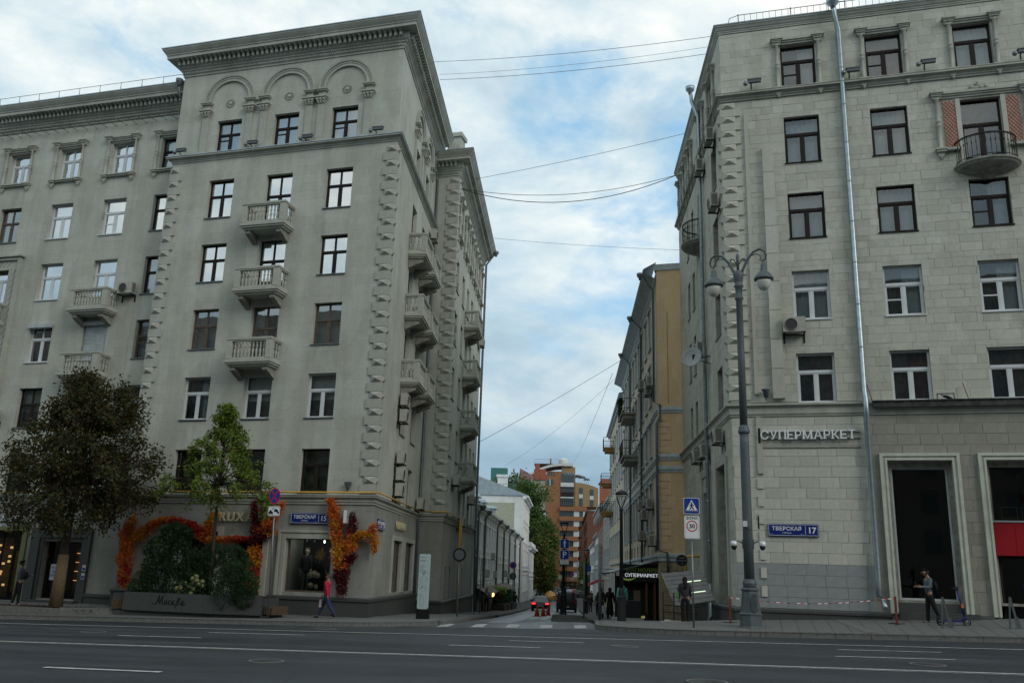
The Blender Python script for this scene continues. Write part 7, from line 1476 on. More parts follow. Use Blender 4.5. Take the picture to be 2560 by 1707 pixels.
for k in range(28): a, b = 2*pi*k/28, 2*pi*(k+1)/28; rg.q([(.18*cos(a), 0, .18*sin(a)), (.18*cos(b), 0, .18*sin(b)), (.148*cos(b), 0, .148*sin(b)), (.148*cos(a), 0, .148*sin(a))])
ob('red_ring', rg, M_RED, t, Matrix.Translation((0, -.064, 3.225)), fix=False)
t = thing('road_sign', 'two blue squares, straight-ahead arrow above parking P, on the traffic island', 'road sign', F_S @ Matrix.Translation((7.69, 12, -.1))); ob('pole', MB().tube([(-.09, 0, -.1), (-.09, 0, 3.95)], .028, 6), M_IRON, t); ob('pole', MB().tube([(.1, 0, -.1), (.1, 0, 3.95)], .028, 6), M_IRON, t)
for z, nm in ((3.63, 'arrow_plate'), (3.08, 'parking_plate')): ob(nm, rplate(.48, .48), M_SW, t, Matrix.Translation((0, -.05, z))); ob('blue_field', rplate(.45, .45, .004), M_BLUE, t, Matrix.Translation((0, -.063, z)))
ob('white_arrow', MB().prism([(-.035, -.18), (.035, -.18), (.035, .06), (.1, .02), (0, .19), (-.1, .02), (-.035, .06)], -.002, 0), M_SW, t, Matrix.Translation((0, -.067, 3.63))); put_text('letter_p', 'P', t, 0, -.067, 2.93, .44, M_SW, .004, bold=.004)
ob('small_plate', rplate(.45, .22), M_SW, t, Matrix.Translation((0, -.05, 2.7))); put_text('small_print', 'ЗОНА', t, 0, -.062, 2.72, .05, M_BLK, .003); put_text('small_print', 'ПО ПРАВИЛАМ', t, 0, -.062, 2.64, .045, M_BLK, .003)
t = thing('information_stand', 'upright white city map stand on a black foot near the corner', 'information stand', uwM(2.38, 0.0, .02)); ob('foot', MB().box(-.24, .24, -.1, .1, -.1, .52), M_BLK, t); ob('panel', rplate(.42, 2.05, .12, .06), mat('stand_white', (.42, .50, .50), var=.03), t, Matrix.Translation((-.02, 0, 1.55))); mp_ = MB()
random.seed(5)
for k in range(60): x = random.uniform(-.15, .15); z = random.uniform(-.35, .45); mp_.tube([(x, 0, z), (x+random.uniform(-.09, .09), 0, z+random.uniform(-.09, .09))], .004, 3)
for z in (.9, .78, .74, .62, .55, .5, -.5, -.55): mp_.box(-.16, random.uniform(-.05, .1), -.002, 0, z, z+.012)
for k in range(24): a = 2*pi*k/24; mp_.tube([(.1*cos(a)-.03, 0, -.75+.14*sin(a)), (.1*cos(a+.26)-.03, 0, -.75+.14*sin(a+.26))], .004, 3)
ob('map_print', mp_, mat('map_grey', (.16, .22, .22), var=0), t, Matrix.Translation((-.02, -.064, 1.55)))
def small_sign(label, a, s, h, faces, r=.03): 
    t = thing('road_sign', label, 'road sign', F_S @ Matrix.Translation((a, s, gv(AS(a, s))+.1))); pole(t, h, r, mt=M_ZINCD)
    for kind, z, c in faces:
        if kind == 'disc': ob('sign_disc', disc(.3, 0, .03, 20), c, t, Matrix.Translation((0, -.04, z))); ob('sign_field', disc(.22, 0, .03, 20), M_BLUE if c == M_RED else mat('sign_back', (.09, .10, .11), var=0), t, Matrix.Translation((0, -.05, z)))
        elif kind == 'sq': ob('sign_plate', rplate(.7, .7), c, t, Matrix.Translation((0, -.04, z)))
        elif kind == 'pl': ob('sign_plate', rplate(.7, .35), c, t, Matrix.Translation((0, -.04, z)))
    return t
M_NEON = mat('sign_yellow_green', (.42, .55, .03), var=0, rough=.4)
small_sign('black-rimmed round sign seen from behind on a thin post by the yellow pipe', 3.0, 5, 2.75, [('disc', 2.72, M_BLK)]); small_sign('plain thin post on the left pavement of the side street', 2.4, 22, 3.3, []); small_sign('round no-parking sign on the left pavement farther down', 3.1, 45, 3.9, [('disc', 3.85, M_RED), ('disc', 2.9, M_BLK)])
small_sign('tall thin dark sign post seen edge-on right of the island', 9.25, 4, 3.2, [], r=.06); small_sign('thin grey post right beside the traffic island', 8.68, 10, 2.75, [], r=.04); small_sign('thin bare post on the right pavement beyond the island', 8.95, 60, 5.0, [])
def cross_sign(label, a, s, z):
    t = small_sign(label, a, s, z-gS_(s)+.4, [('sq', z-gS_(s), M_NEON)]); ob('sign_field', rplate(.5, .5, .03), M_BLUE, t, Matrix.Translation((0, -.05, z-gS_(s)))); ob('white_triangle', MB().prism([(-.2, -.18), (.2, -.18), (0, .2)], -.01, 0), M_SW, t, Matrix.Translation((0, -.07, z-gS_(s))))
cross_sign('yellow-green crossing sign at the far left kerb', 3.86, 150, .8); cross_sign('yellow-green crossing sign at the far right kerb', 10.87, 140, .5); cross_sign('yellow-green crossing sign half hidden behind the island lamp', 6.5, 160, 1.2)
small_sign('blue direction board beside the far left crossing sign', 3.0, 151, 3.2, [('pl', 3.0, M_BLUE)]); small_sign('blue parking sign far along the right pavement', 11.0, 95, 5.2, [('sq', 4.9, M_BLUE), ('pl', 4.2, M_SWG)]); small_sign('no-stopping sign with white plates far down the street', 8.88, 120, 4.6, [('disc', 4.3, M_RED), ('pl', 3.6, M_SWG)]); small_sign('blue round sign cluster at the far left kerb', 4.5, 155, 2.8, [('disc', 2.4, M_BLUE)])
t = thing('shop_awning', 'pink awning over a shop far down the right row', 'awning', F_S @ Matrix.Translation((12.2, 85, 1.5))); m = MB(); m.q([(0, -1.5, 0), (-1.4, -1.5, -.65), (-1.4, 4, -.65), (0, 4, 0)]); m.q([(-1.4, -1.5, -.65), (-1.4, -1.5, -.95), (-1.4, 4, -.95), (-1.4, 4, -.65)]); m.q([(0, -1.5, 0), (0, -1.5, -.3), (-1.4, -1.5, -.9), (-1.4, -1.5, -.65)]); ob('canvas', m, mat('pink_canvas', (.45, .06, .12), var=.1), t); ob('frame', MB().tube([(0, -1.5, 0), (-1.4, -1.5, -.65)], .03, 5), M_IRON, t)
t = thing('flag_sign', 'small white projecting sign with dark star pattern', 'sign', F_S @ Matrix.Translation((11.06, 40, 2.15))); ob('panel', MB().box(-.4, .5, -.03, .03, -.3, .3), M_LETT, t); ob('pattern', MB().tube([(-.3, -.04, -.15), (.0, -.04, .2)], .03, 4).tube([(-.3, -.04, .15), (0, -.04, -.2)], .03, 4).tube([(-.32, -.04, 0), (.3, -.04, 0)], .03, 4), M_BLK, t); ob('arm', MB().tube([(-.4, 0, .35), (1.5, 0, .35)], .025, 5), M_IRON, t)
# barrier posts and tape
for i, (u, w) in enumerate(((13.88, 1.2), (19.08, 1.3))):
    t = thing('barrier_post', ['rusty orange barrier post left of the tall lamp', 'rusty orange barrier post left of the tall dark window'][i], 'barrier post', uwM(u, w, gr_at(u, w)), 'barrier posts with warning tape'); M_OR = mat('barrier_orange', (.16, .045, .03), var=.3)
    ob('post', MB().box(-.035, .035, -.03, .03, .03, .86), M_OR, t); ob('foot', MB().box(-.25, .25, -.04, .04, 0, .03).box(-.04, .04, -.2, .2, 0, .028), M_IRON, t)
tp = MB(); a = uw(13.88, 1.25, gr_at(13.88, 1.2)+.82); b = uw(19.08, 1.35, gr_at(19.08, 1.3)+.80); n = 48
for k in range(n):
    def pt(f): p = a.lerp(b, f); return p-Vector((0, 0, .18*sin(pi*f)))
    p, q = pt(k/n), pt((k+1)/n); h = Vector((0, 0, .010)); tw1 = Vector((0, .02*sin(k), 0)); tp.q([p-h, q-h, q+h+tw1, p+h+tw1], k % 2)
t = thing('warning_tape', 'red and white tape strung between the two barrier posts', 'tape', a); ob('tape', tp.tf(Matrix.Translation(-a)), [M_SW, M_RED], t, fix=False)
for i, u in enumerate((20.34, 22.22)):
    t = thing('bike_rack', ['steel A-shaped bike rack beside the scooter', 'steel A-shaped bike rack near the right picture edge'][i], 'bike rack', uwM(u, 2.2, gr_at(u, 2.2))); ob('frame', MB().prism([(-.13, 0), (-.08, 0), (-.02, .86), (.03, .86), (-.01, .93), (-.05, .93)], -.1, -.05).prism([(.10, 0), (.18, 0), (.03, .86), (-.02, .86)], -.04, .0).prism([(.12, 0), (.24, 0), (.17, .35), (.12, .3)], .0, .02), M_STEEL, t)
for i, (a_, s_) in enumerate(((6.35, 11), (6.6, 13.5), (6.8, 17))):
    t = thing('traffic_cone', ['orange traffic cone nearest the island', 'orange traffic cone just behind the nearest', 'small orange traffic cone third in the row'][i], 'traffic cone', F_S @ Matrix.Translation((a_, s_, gv(AS(a_, s_))+.2)), 'orange traffic cones'); M_CO = mat('cone_orange', (.42, .07, .03), var=.1)
    ob('cone', MB().lathe([(.13, .03), (.03, .52), (.02, .53)], n=12), M_CO, t); ob('base', MB().box(-.18, .18, -.18, .18, 0, .03), M_CO, t); ob('band', MB().lathe([(.094, .2), (.07, .3)], n=12, caps=False), M_SWG, t)
# overhead cables
def cable(label, A, B, sag=.3, r=.012):
    A, B = AS(*A), AS(*B); P = [A.lerp(B, k/16)-Vector((0, 0, 4*sag*(k/16)*(1-k/16))) for k in range(17)]; o = ob('overhead_cable', MB().tube([p-A for p in P], r, 4), M_IRON, None, Matrix.Translation(A)); tag(o, label, 'cable', 'cables strung across the street')
cable('highest thin cable from the tower roof to the right roof', (.6, 5, 27.65), (14.04, -1, 25.05), .2); cable('upper of two close cables below the highest one', (.86, 5, 26.9), (13.7, -1, 24.5), .2, .008); cable('lower of two close cables below the highest one', (.91, 5, 26.6), (13.6, -1, 24.15), .2)
cable('cable rising to the right roof edge at mid height', (2.2, 12, 24.3), (13.4, 5, 23.5), .1); cable('thick sagging black cable near the left cornice end', (1.45, 11, 23.2), (13.6, 10, 23.6), 1.2, .022); cable('second thick cable crossing the sagging one', (1.5, 11.2, 23.3), (13.6, 10.2, 23.7), .75, .016); cable('faint nearly level cable over the ochre gable', (2.0, 24, 25.3), (13.98, 12, 19.94), .1, .009)
cable('steep cable from the left wall up to the ochre eaves', (1.6, 25, 10.6), (11.87, 31, 18.1), .1, .014); cable('long cable from the tall white house up to the ochre eaves', (-1.1, 88, 16.3), (12.0, 38, 18.4), .6, .014); cable('very steep cable rising from the brick tower roof', (9.2, 228, 33.5), (11.5, 38, 18.6), .8, .018)
# ================================================================ people
random.seed(4)
def skin(name, V, E, R, mt, parent, sub=1, root=0):
    me = D.meshes.new(name); me.from_pydata(V, E, []); o = D.objects.new(name, me); COL.objects.link(o); md = o.modifiers.new('s', 'SKIN'); md.use_smooth_shade = True
    if sub: b = o.modifiers.new('u', 'SUBSURF'); b.levels = sub; b.render_levels = sub
    for i, sv in enumerate(me.skin_vertices[0].data): sv.radius = R[i] if isinstance(R[i], tuple) else (R[i], R[i]); sv.use_root = (i == root)
    dg = bpy.context.evaluated_depsgraph_get(); m2 = D.meshes.new_from_object(o.evaluated_get(dg)); D.objects.remove(o); D.meshes.remove(me)
    m2.materials.clear(); m2.materials.append(mt); m2.name = name
    return link(name, m2, parent)
M_SKIN = mat('skin', (.33, .19, .13), rough=.6, var=.05)
def cm(name, c, var=.12): return mat('cloth_'+name, c, var=var, scale=6, bump=.15, bscale=40)
def person(label, M, h=1.68, legs=((.1, .02), (-.12, .18)), arms=((.15, .15, .3), (-.1, .15, .3)), top='navy', topc=(.03, .04, .06), bottomc=(.02, .02, .025), shoec=(.01, .01, .01), hairc=(.03, .02, .015), hair='short', coat=0, hood=False, hips=1.0, hand_targets=(None, None), skirt=0, head=0, name='person', cat='person', skinm=None):
    """legs: (thigh swing forward, knee bend) left/right; arms: (swing forward, out, elbow bend)"""
    s = h/1.7; t = thing(name, label, cat, M); sk = skinm or M_SKIN; V = Vector
    pel = V((0, 0, .93)); spi = V((0, -.01, 1.1)); che = V((0, -.01, 1.30)); nec = V((0, 0, 1.45)); hb = V((0, -.015-head*.03, 1.52)); hc = V((0, -.03-head*.06, 1.595-head*.01)); ht = V((0, -.02-head*.05, 1.665-head*.03))
    J = [pel, spi, che, nec, hb, hc, ht]; E = [(0, 1), (1, 2), (2, 3), (3, 4), (4, 5), (5, 6)]; R = [(.112, .085), (.105, .08), (.14, .095), (.055, .055), (.062, .07), (.078, .092), (.05, .06)]
    L_, A_ = [], []
    for sd, (sw, kn) in zip((-1, 1), legs):
        hip = V((sd*.09, 0, .88)); k = hip+V((sd*.005, -sin(sw)*.43, -cos(sw)*.43)); a2 = sw-kn; an = k+V((0, -sin(a2)*.42, -cos(a2)*.42)); he = an+V((0, .03, -.05)); to = an+V((sd*.02, -.16*cos(a2*.5), -.055-.12*sin(a2*.6)))
        i = len(J); J += [hip, k, an, to]; E += [(0, i), (i, i+1), (i+1, i+2), (i+2, i+3)]; R += [.08, .055, .036, .024]; L_.append((hip, k, an, to, he))
    for n_, (sd, (sw, ou, el)) in enumerate(zip((-1, 1), arms)):
        sh = V((sd*.175, 0, 1.37)); e_ = sh+V((sd*sin(ou)*.27, -sin(sw)*.27, -cos(sw)*.27)); a2 = sw+el; wr = e_+V((-sd*.02 if el > .8 else sd*.01, -sin(a2)*.24, -cos(a2)*.24))
        if hand_targets[n_]: wr = V(hand_targets[n_])
        ha = wr+(wr-e_).normalized()*.08; i = len(J); J += [sh, e_, wr, ha]; E += [(2, i), (i, i+1), (i+1, i+2), (i+2, i+3)]; R += [.055, .04, .027, (.034, .02)]; A_.append((sh, e_, wr, ha))
    skin('body', [v*s for v in J], E, [tuple(x*s for x in r) if isinstance(r, tuple) else r*s for r in R], sk, t)
    # five fingers a hand
    fm = MB()
    for sd, (sh, e_, wr, ha) in zip((-1, 1), A_):
        d = (wr-e_).normalized(); sx = V((0, 1, 0)).cross(d) if abs(d.y) < .9 else V((1, 0, 0)); sx = d.cross(V((1, 0, 0))).normalized(); cu = V((-sd, 0, 0))
        for k in range(4): p = ha+sx*(-.025+k*.0165); l = (.062, .07, .066, .05)[k]; fm.tube([p*s, (p+d*l*.55+cu*.006)*s, (p+d*l*.9+cu*.028)*s], [.0095*s, .009*s, .006*s], 5)
        p = wr+d*.03+sx*.03; fm.tube([p*s, (p+d*.03+sx*.02+cu*.01)*s, (p+d*.06+sx*.018+cu*.02)*s], [.011*s, .01*s, .007*s], 5)
    ob('fingers', fm, sk, t)
    fc = MB(); f = hc
    fc.tube([(f+V((0, -.09, .015)))*s, (f+V((0, -.108, -.018)))*s], [.008*s, .013*s], 5)
    for sd in (-1, 1): fc.lathe([(.004*s, -.02*s), (.014*s, -.01*s), (.014*s, .015*s), (.004*s, .024*s)], cx=(f.x+sd*.08)*s, cy=(f.y+.01)*s, cz=f.z*s, n=6)
    ob('nose_and_ears', fc, sk, t); ey = MB()
    for sd in (-1, 1): ey.lathe([(.002, -.006), (.008, 0), (.002, .006)], cx=(f.x+sd*.03)*s, cy=(f.y-.087)*s, cz=(f.z+.012)*s, n=6)
    ey.box((f.x-.022)*s, (f.x+.022)*s, (f.y-.09)*s, (f.y-.08)*s, (f.z-.045)*s, (f.z-.038)*s); ob('eyes_and_mouth', ey, mat('eye_dark', (.04, .02, .02), var=0), t)
    # jacket
    T = cm(top, topc); JV = [pel-V((0, 0, .05)), spi, che, nec-V((0, 0, .02))]; JE = [(0, 1), (1, 2), (2, 3)]; JR = [(.165*hips, .13), (.15, .115), (.168, .122), (.075, .075)]
    if coat: JV = [pel-V((0, 0, coat))]+JV; JE = [(a+1, b+1) for a, b in JE]+[(0, 1)]; JR = [(.185*hips, .15)]+JR
    ci = len(JV)-2
    for sh, e_, wr, ha in A_: i = len(JV); JV += [sh, e_, e_.lerp(wr, .95)]; JE += [(ci, i), (i, i+1), (i+1, i+2)]; JR += [.078, .062, .045]
    skin('jacket', [v*s for v in JV], JE, [tuple(x*s for x in r) if isinstance(r, tuple) else r*s for r in JR], T, t)
    if hood: ob('hood', MB().lathe([(.09*s, -.1*s), (.125*s, -.04*s), (.12*s, .03*s), (.07*s, .07*s)], cz=1.46*s, cy=.05*s, n=12), T, t)
    B = cm('trousers_'+top, bottomc); PV = [pel, pel+V((0, 0, .09))]; PE = [(0, 1)]; PR = [(.142*hips, .11), (.13, .1)]
    for hip, k, an, to, he in L_: i = len(PV); PV += [hip, k, an]; PE += [(0, i), (i, i+1), (i+1, i+2)]; PR += [.103*hips, .075, .06]
    skin('trousers', [v*s for v in PV], PE, [tuple(x*s for x in r) if isinstance(r, tuple) else r*s for r in PR], B, t)
    if skirt: ob('long_skirt', MB().lathe([(.15*s, .98*s), (.18*s, .8*s), (.21*s, (.95-skirt)*s)], n=14, caps=False), B, t)
    SH = cm('shoe_'+top, shoec, 0)
    for hip, k, an, to, he in L_: skin('shoe', [(he+V((0, 0, .01)))*s, (he.lerp(to, .5)+V((0, 0, .005)))*s, (to+(to-he).normalized()*.03+V((0, 0, .01)))*s], [(0, 1), (1, 2)], [(.056*s, .052*s), (.058*s, .05*s), (.05*s, .04*s)], SH, t)
    HM = cm('hair_'+str(hairc[0]), hairc, .2)
    if hair == 'short': skin('hair', [(hc+V((0, .015, .035)))*s, (ht+V((0, .01, .008)))*s, (hc+V((0, .055, -.02)))*s], [(0, 1), (0, 2)], [(.088*s, .092*s), (.062*s, .068*s), (.062*s, .05*s)], HM, t)
    else: skin('hair', [(ht+V((0, .01, .012)))*s, (hc+V((0, .03, .03)))*s, (hc+V((0, .075, -.1)))*s, (V((0, .11, 1.38)))*s, (V((0, .12, 1.22 if hair == 'long' else 1.33)))*s], [(0, 1), (1, 2), (2, 3), (3, 4)], [(.06*s,)*2, (.098*s, .1*s), (.095*s, .06*s), (.085*s, .045*s), (.05*s, .03*s)], HM, t)
    return t, A_, s
def at_S(a, s, ry, dz=.14): return F_S @ Matrix.Translation((a, s, gv(AS(a, s))+dz)) @ Matrix.Rotation(radians(ry), 4, 'Z')
def at_U(u, w, z, ry): return uwM(u, w, z) @ Matrix.Rotation(radians(ry), 4, 'Z')
def bag(label, M, w, h, d, c, handle=.15, cat='bag', name='bag'):
    t = thing(name, label, cat, M); ob('body', MB().frust(-w/2, w/2, -d/2, d/2, 0, h, .01, .01), cm('bag_'+name+str(round(c[0], 2)), c, .35), t)
    if handle: ob('handle', MB().tube([(-w*.25, 0, h), (-w*.2, 0, h+handle), (w*.2, 0, h+handle), (w*.25, 0, h)], .008, 5), cm('bag_handle', (.03, .03, .03)), t)
    return t
t, A_, s = person('person in a crimson jacket and blue jeans striding past the shop window', at_U(-.95, 1.5, .10, -90), 1.64, legs=((.50, .10), (-.50, .15)), arms=((.22, .1, .2), (-.35, .1, .15)), top='crimson', topc=(.42, .018, .045), bottomc=(.03, .045, .10), hair='short', hairc=(.11, .085, .06), coat=.12, hips=1.06)
bag('pink patterned gift bag held by the walker in the crimson jacket', at_U(-1.22, 1.38, .52, -80), .26, .28, .1, (.45, .33, .38), name='gift_bag'); bag('black shoulder bag at the hip of the crimson walker', at_U(-1.0, 1.42, .82, -80), .3, .22, .1, (.01, .01, .012), .0, name='shoulder_bag')
t, A_, s = person('person in a grey-blue jacket looking at a phone by the tall window', at_U(20.15, 1.0, gr_at(20.15, 1.0), -78), 1.68, legs=((.10, .05), (-.25, .22)), arms=((.12, .08, 1.55), (.18, .05, 1.5)), top='slate', topc=(.10, .13, .155), bottomc=(.012, .012, .014), hair='short', hairc=(.03, .02, .015), head=1)
tg = thing('phone', 'small dark phone held up by the person in the grey-blue jacket', 'phone', at_U(19.77, 1.0, gr_at(20.1, 1.0)+1.16, -78)); ob('body', MB().box(-.035, .035, -.006, .006, 0, .14), M_BLK, tg); ob('screen', MB().box(-.031, .031, .006, .008, .006, .134), mat('screen', (.1, .12, .14), var=0), tg)
bp = thing('backpack', 'black backpack on the person with the phone', 'backpack', at_U(20.33, 1.0, gr_at(20.1, 1.0)+.93, -78)); skin('body', [Vector((0, .0, .05)), Vector((0, .02, .22)), Vector((0, 0, .40))], [(0, 1), (1, 2)], [(.13, .07), (.15, .09), (.1, .05)], cm('black_pack', (.01, .011, .013)), bp); ob('straps', MB().tube([(-.1, -.08, .1), (-.11, -.25, .25), (-.1, -.1, .48)], .018, 5).tube([(.1, -.08, .1), (.11, -.25, .25), (.1, -.1, .48)], .018, 5), cm('black_pack', (0, 0, 0)), bp)
person('person with long dark hair in dark clothes standing before the grey canopy', at_S(11.97, -3, 175, .16), 1.63, legs=((.05, .02), (-.02, .02)), arms=((.25, .08, .6), (.02, .1, .1)), top='charcoal', topc=(.035, .037, .042), bottomc=(.01, .01, .012), hair='long', hairc=(.012, .009, .008)); bag('bright green shoulder bag on the long-haired person', at_S(11.72, -2.98, 80, 1.0), .28, .26, .08, (.10, .22, .06), name='green_bag')
person('person in a turquoise hooded anorak behind the corner lamp', at_S(10.35, 6.5, 185, .12), 1.72, legs=((.1, .05), (-.1, .1)), arms=((.05, .12, .15), (-.05, .12, .15)), top='turquoise', topc=(.10, .42, .33), bottomc=(.012, .012, .014), hair='short', hairc=(.015, .012, .01), coat=.25, hood=True, hips=1.05)
person('person in long black clothes with pale belt walking away on the right pavement', at_S(10.15, 14, 175, .14), 1.68, legs=((.15, .05), (-.15, .1)), top='black', topc=(.008, .008, .009), bottomc=(.008, .008, .009), hair='long', hairc=(.01, .008, .007), skirt=.7); person('person in an olive brown jacket beside the one in black', at_S(9.7, 14.8, 180, .14), 1.68, legs=((-.12, .1), (.15, .05)), top='olive', topc=(.05, .038, .02), bottomc=(.015, .015, .018), hair='long', hairc=(.02, .014, .01))
bag('white carrier bag hanging between the two walkers', at_S(9.78, 14.2, 90, .45), .25, .4, .12, (.4, .42, .45), name='carrier_bag')
person('person in a grey-beige jacket walking further down the right pavement', at_S(10.08, 30, 180), 1.64, legs=((.15, .05), (-.2, .15)), top='beige', topc=(.16, .14, .12), bottomc=(.012, .012, .014), hair='bob', hairc=(.04, .03, .025)); person('person in dark coat with bag by the second lamp', at_S(9.95, 46, 175), 1.68, top='darkcoat', topc=(.03, .028, .026), hair='short', coat=.3); person('small distant person in grey far along the right pavement', at_S(11.7, 105, 180), 1.7, top='greyfar', topc=(.12, .12, .12), hair='short')
person('person with light grey top and shoulder bag on the left pavement of the side street', at_S(2.3, 28, 178), 1.66, legs=((.1, .05), (-.12, .1)), top='lightgrey', topc=(.22, .23, .24), bottomc=(.01, .01, .012), hair='bob', hairc=(.16, .11, .06)); person('person seated in dark clothes by the terrace screens', at_S(2.9, 53, 160), 1.6, top='terr', topc=(.04, .038, .036))
person('person in a checked shirt with a black backpack left of the wrapped trunk', at_U(-14.45, 2.3, .14, -205), 1.72, legs=((.05, .02), (-.1, .1)), arms=((.35, .1, 1.3), (.1, .1, .5)), top='plaid', topc=(.075, .08, .10), bottomc=(.012, .012, .014), hair='short', hairc=(.02, .015, .012), shoec=(.3, .3, .3))
bp = thing('backpack', 'round black backpack of the person in the checked shirt', 'backpack', at_U(-14.15, 2.35, 1.05, -205)); skin('body', [Vector((0, .0, .05)), Vector((0, .02, .24)), Vector((0, 0, .42))], [(0, 1), (1, 2)], [(.14, .11), (.17, .13), (.12, .08)], cm('black_pack', (.01, .011, .013)), bp)
# mannequins in the lit shop window
M_MQ = mat('mannequin_cream', (.50, .47, .34), rough=.4, var=0)
for i, (u, lab, c) in enumerate(((-3.17, 'cream-headed mannequin in a dark jacket, left in the shop window', (.035, .035, .05)), (-2.05, 'cream-headed mannequin in a long black dress, right in the shop window', (.05, .012, .012)))):
    person(lab, F_FRONT @ Matrix.Translation((u, .85, .95)) @ Matrix.Rotation(.3*(1-2*i), 4, 'Z'), 1.78, legs=((.0, .0), (0, 0)), arms=((.05, .1, .1), (.05, .1, .3)), top=['mq_a', 'mq_b'][i], topc=c, bottomc=(.10, .15, .12) if i == 0 else (.008, .008, .008), hair='short', hairc=(.42, .38, .26), skirt=0 if i == 0 else .8, name='mannequin', cat='mannequin', skinm=M_MQ, coat=.2)
t = thing('dried_palm', 'sunburst of dried palm leaves between the mannequins', 'dried plant', F_FRONT @ Matrix.Translation((-2.6, .9, 2.45))); m = MB()
for k in range(34): a = 2*pi*k/34; leaf(m, Vector((0, 0, 0)), Vector((cos(a), random.gauss(0, .2), sin(a)*.9)), Vector((0, 1, 0)), random.uniform(.22, .36), .035)
ob('leaves', m, mat('dried_leaf', (.16, .11, .04), var=.3), t, fix=False)
t = thing('display_flowers', 'pale paper flowers low in the shop window', 'display', F_FRONT @ Matrix.Translation((-2.75, .7, 1.2)))
for x, z, r in ((-.15, .45, .13), (.02, .5, .15), (.18, .45, .12), (-.1, .05, .12), (.15, 0, .1)): ob('paper_flower', MB().lathe([(.01, 0), (r, -.04), (r*.8, -.09), (r*.3, -.05), (.01, -.1)], n=10, smooth=False).tf(Matrix.Translation((x, 0, z)) @ Matrix.Rotation(pi/2, 4, 'X')), M_MQ, t)
for i, x in enumerate((-3.1, -2.75, -2.3, -1.95)): t = thing('spot_lamp', 'small spot lamp under the shop window ceiling, number %s from the left' % ('one', 'two', 'three', 'four')[i] if False else ['small spot lamp under the window ceiling above the left mannequin', 'small spot lamp left of the lit one', 'lit white spot lamp in the shop window', 'small spot lamp above the right mannequin'][i], 'spot lamp', F_FRONT @ Matrix.Translation((x, .6, 3.0))); ob('head', MB().lathe([(.03, -.06), (.03, .04)], n=8), M_IRON if i != 2 else mat('spot_lit', (1, 1, 1), var=0, emit=4, ecol=(1, .97, .85)), t)
# ================================================================ scooter
t = thing('kick_scooter', 'purple rental kick scooter parked by the steel rack', 'scooter', at_U(20.75, 1.6, gr_at(20.75, 1.7), 8)); M_PUR = mat('scooter_purple', (.03, .02, .16), rough=.4, var=.05)
def wheel(x, y, z, r, w=.05, n=20): return MB().lathe([(r*.75, -w/2), (r, -w/2*.8), (r*1.02, 0), (r, w/2*.8), (r*.75, w/2)], n=n, caps=False).tf(Matrix.Translation((x, y, z)) @ Matrix.Rotation(pi/2, 4, 'X'))
ob('deck', MB().box(-.42, .2, -.08, .08, .12, .17), M_PUR, t); ob('steering_stem', MB().tube([(.3, 0, .18), (.2, 0, .75), (.12, 0, 1.12)], [.035, .028, .025], 8), M_PUR, t); ob('neck', MB().tube([(.18, 0, .15), (.32, 0, .3)], .035, 6), M_PUR, t); ob('handlebar', MB().tube([(.12-.06, -.26, 1.14), (.12, 0, 1.12), (.12-.06, .26, 1.14)], .018, 6).tube([(-.12, -.3, 1.12), (.06, -.26, 1.14)], .018, 6), M_IRON, t)
for x in (.34, -.45): ob('wheel', wheel(x, 0, .12, .115), M_BLK, t); ob('hub', wheel(x, 0, .12, .05, .07), M_STEEL, t)
ob('orange_label', MB().box(.2, .28, -.04, -.03, .55, .68), mat('scooter_orange', (.5, .15, .05), var=0), t); ob('mudguard', MB().tube([(-.56, 0, .2), (-.47, 0, .26), (-.36, 0, .22)], .03, 5), M_IRON, t); ob('kick_stand', MB().tube([(-.02, .04, .12), (-.06, .16, 0)], .01, 5), M_STEEL, t); ob('head_unit', MB().box(.06, .16, -.05, .05, 1.1, 1.2), M_IRON, t)
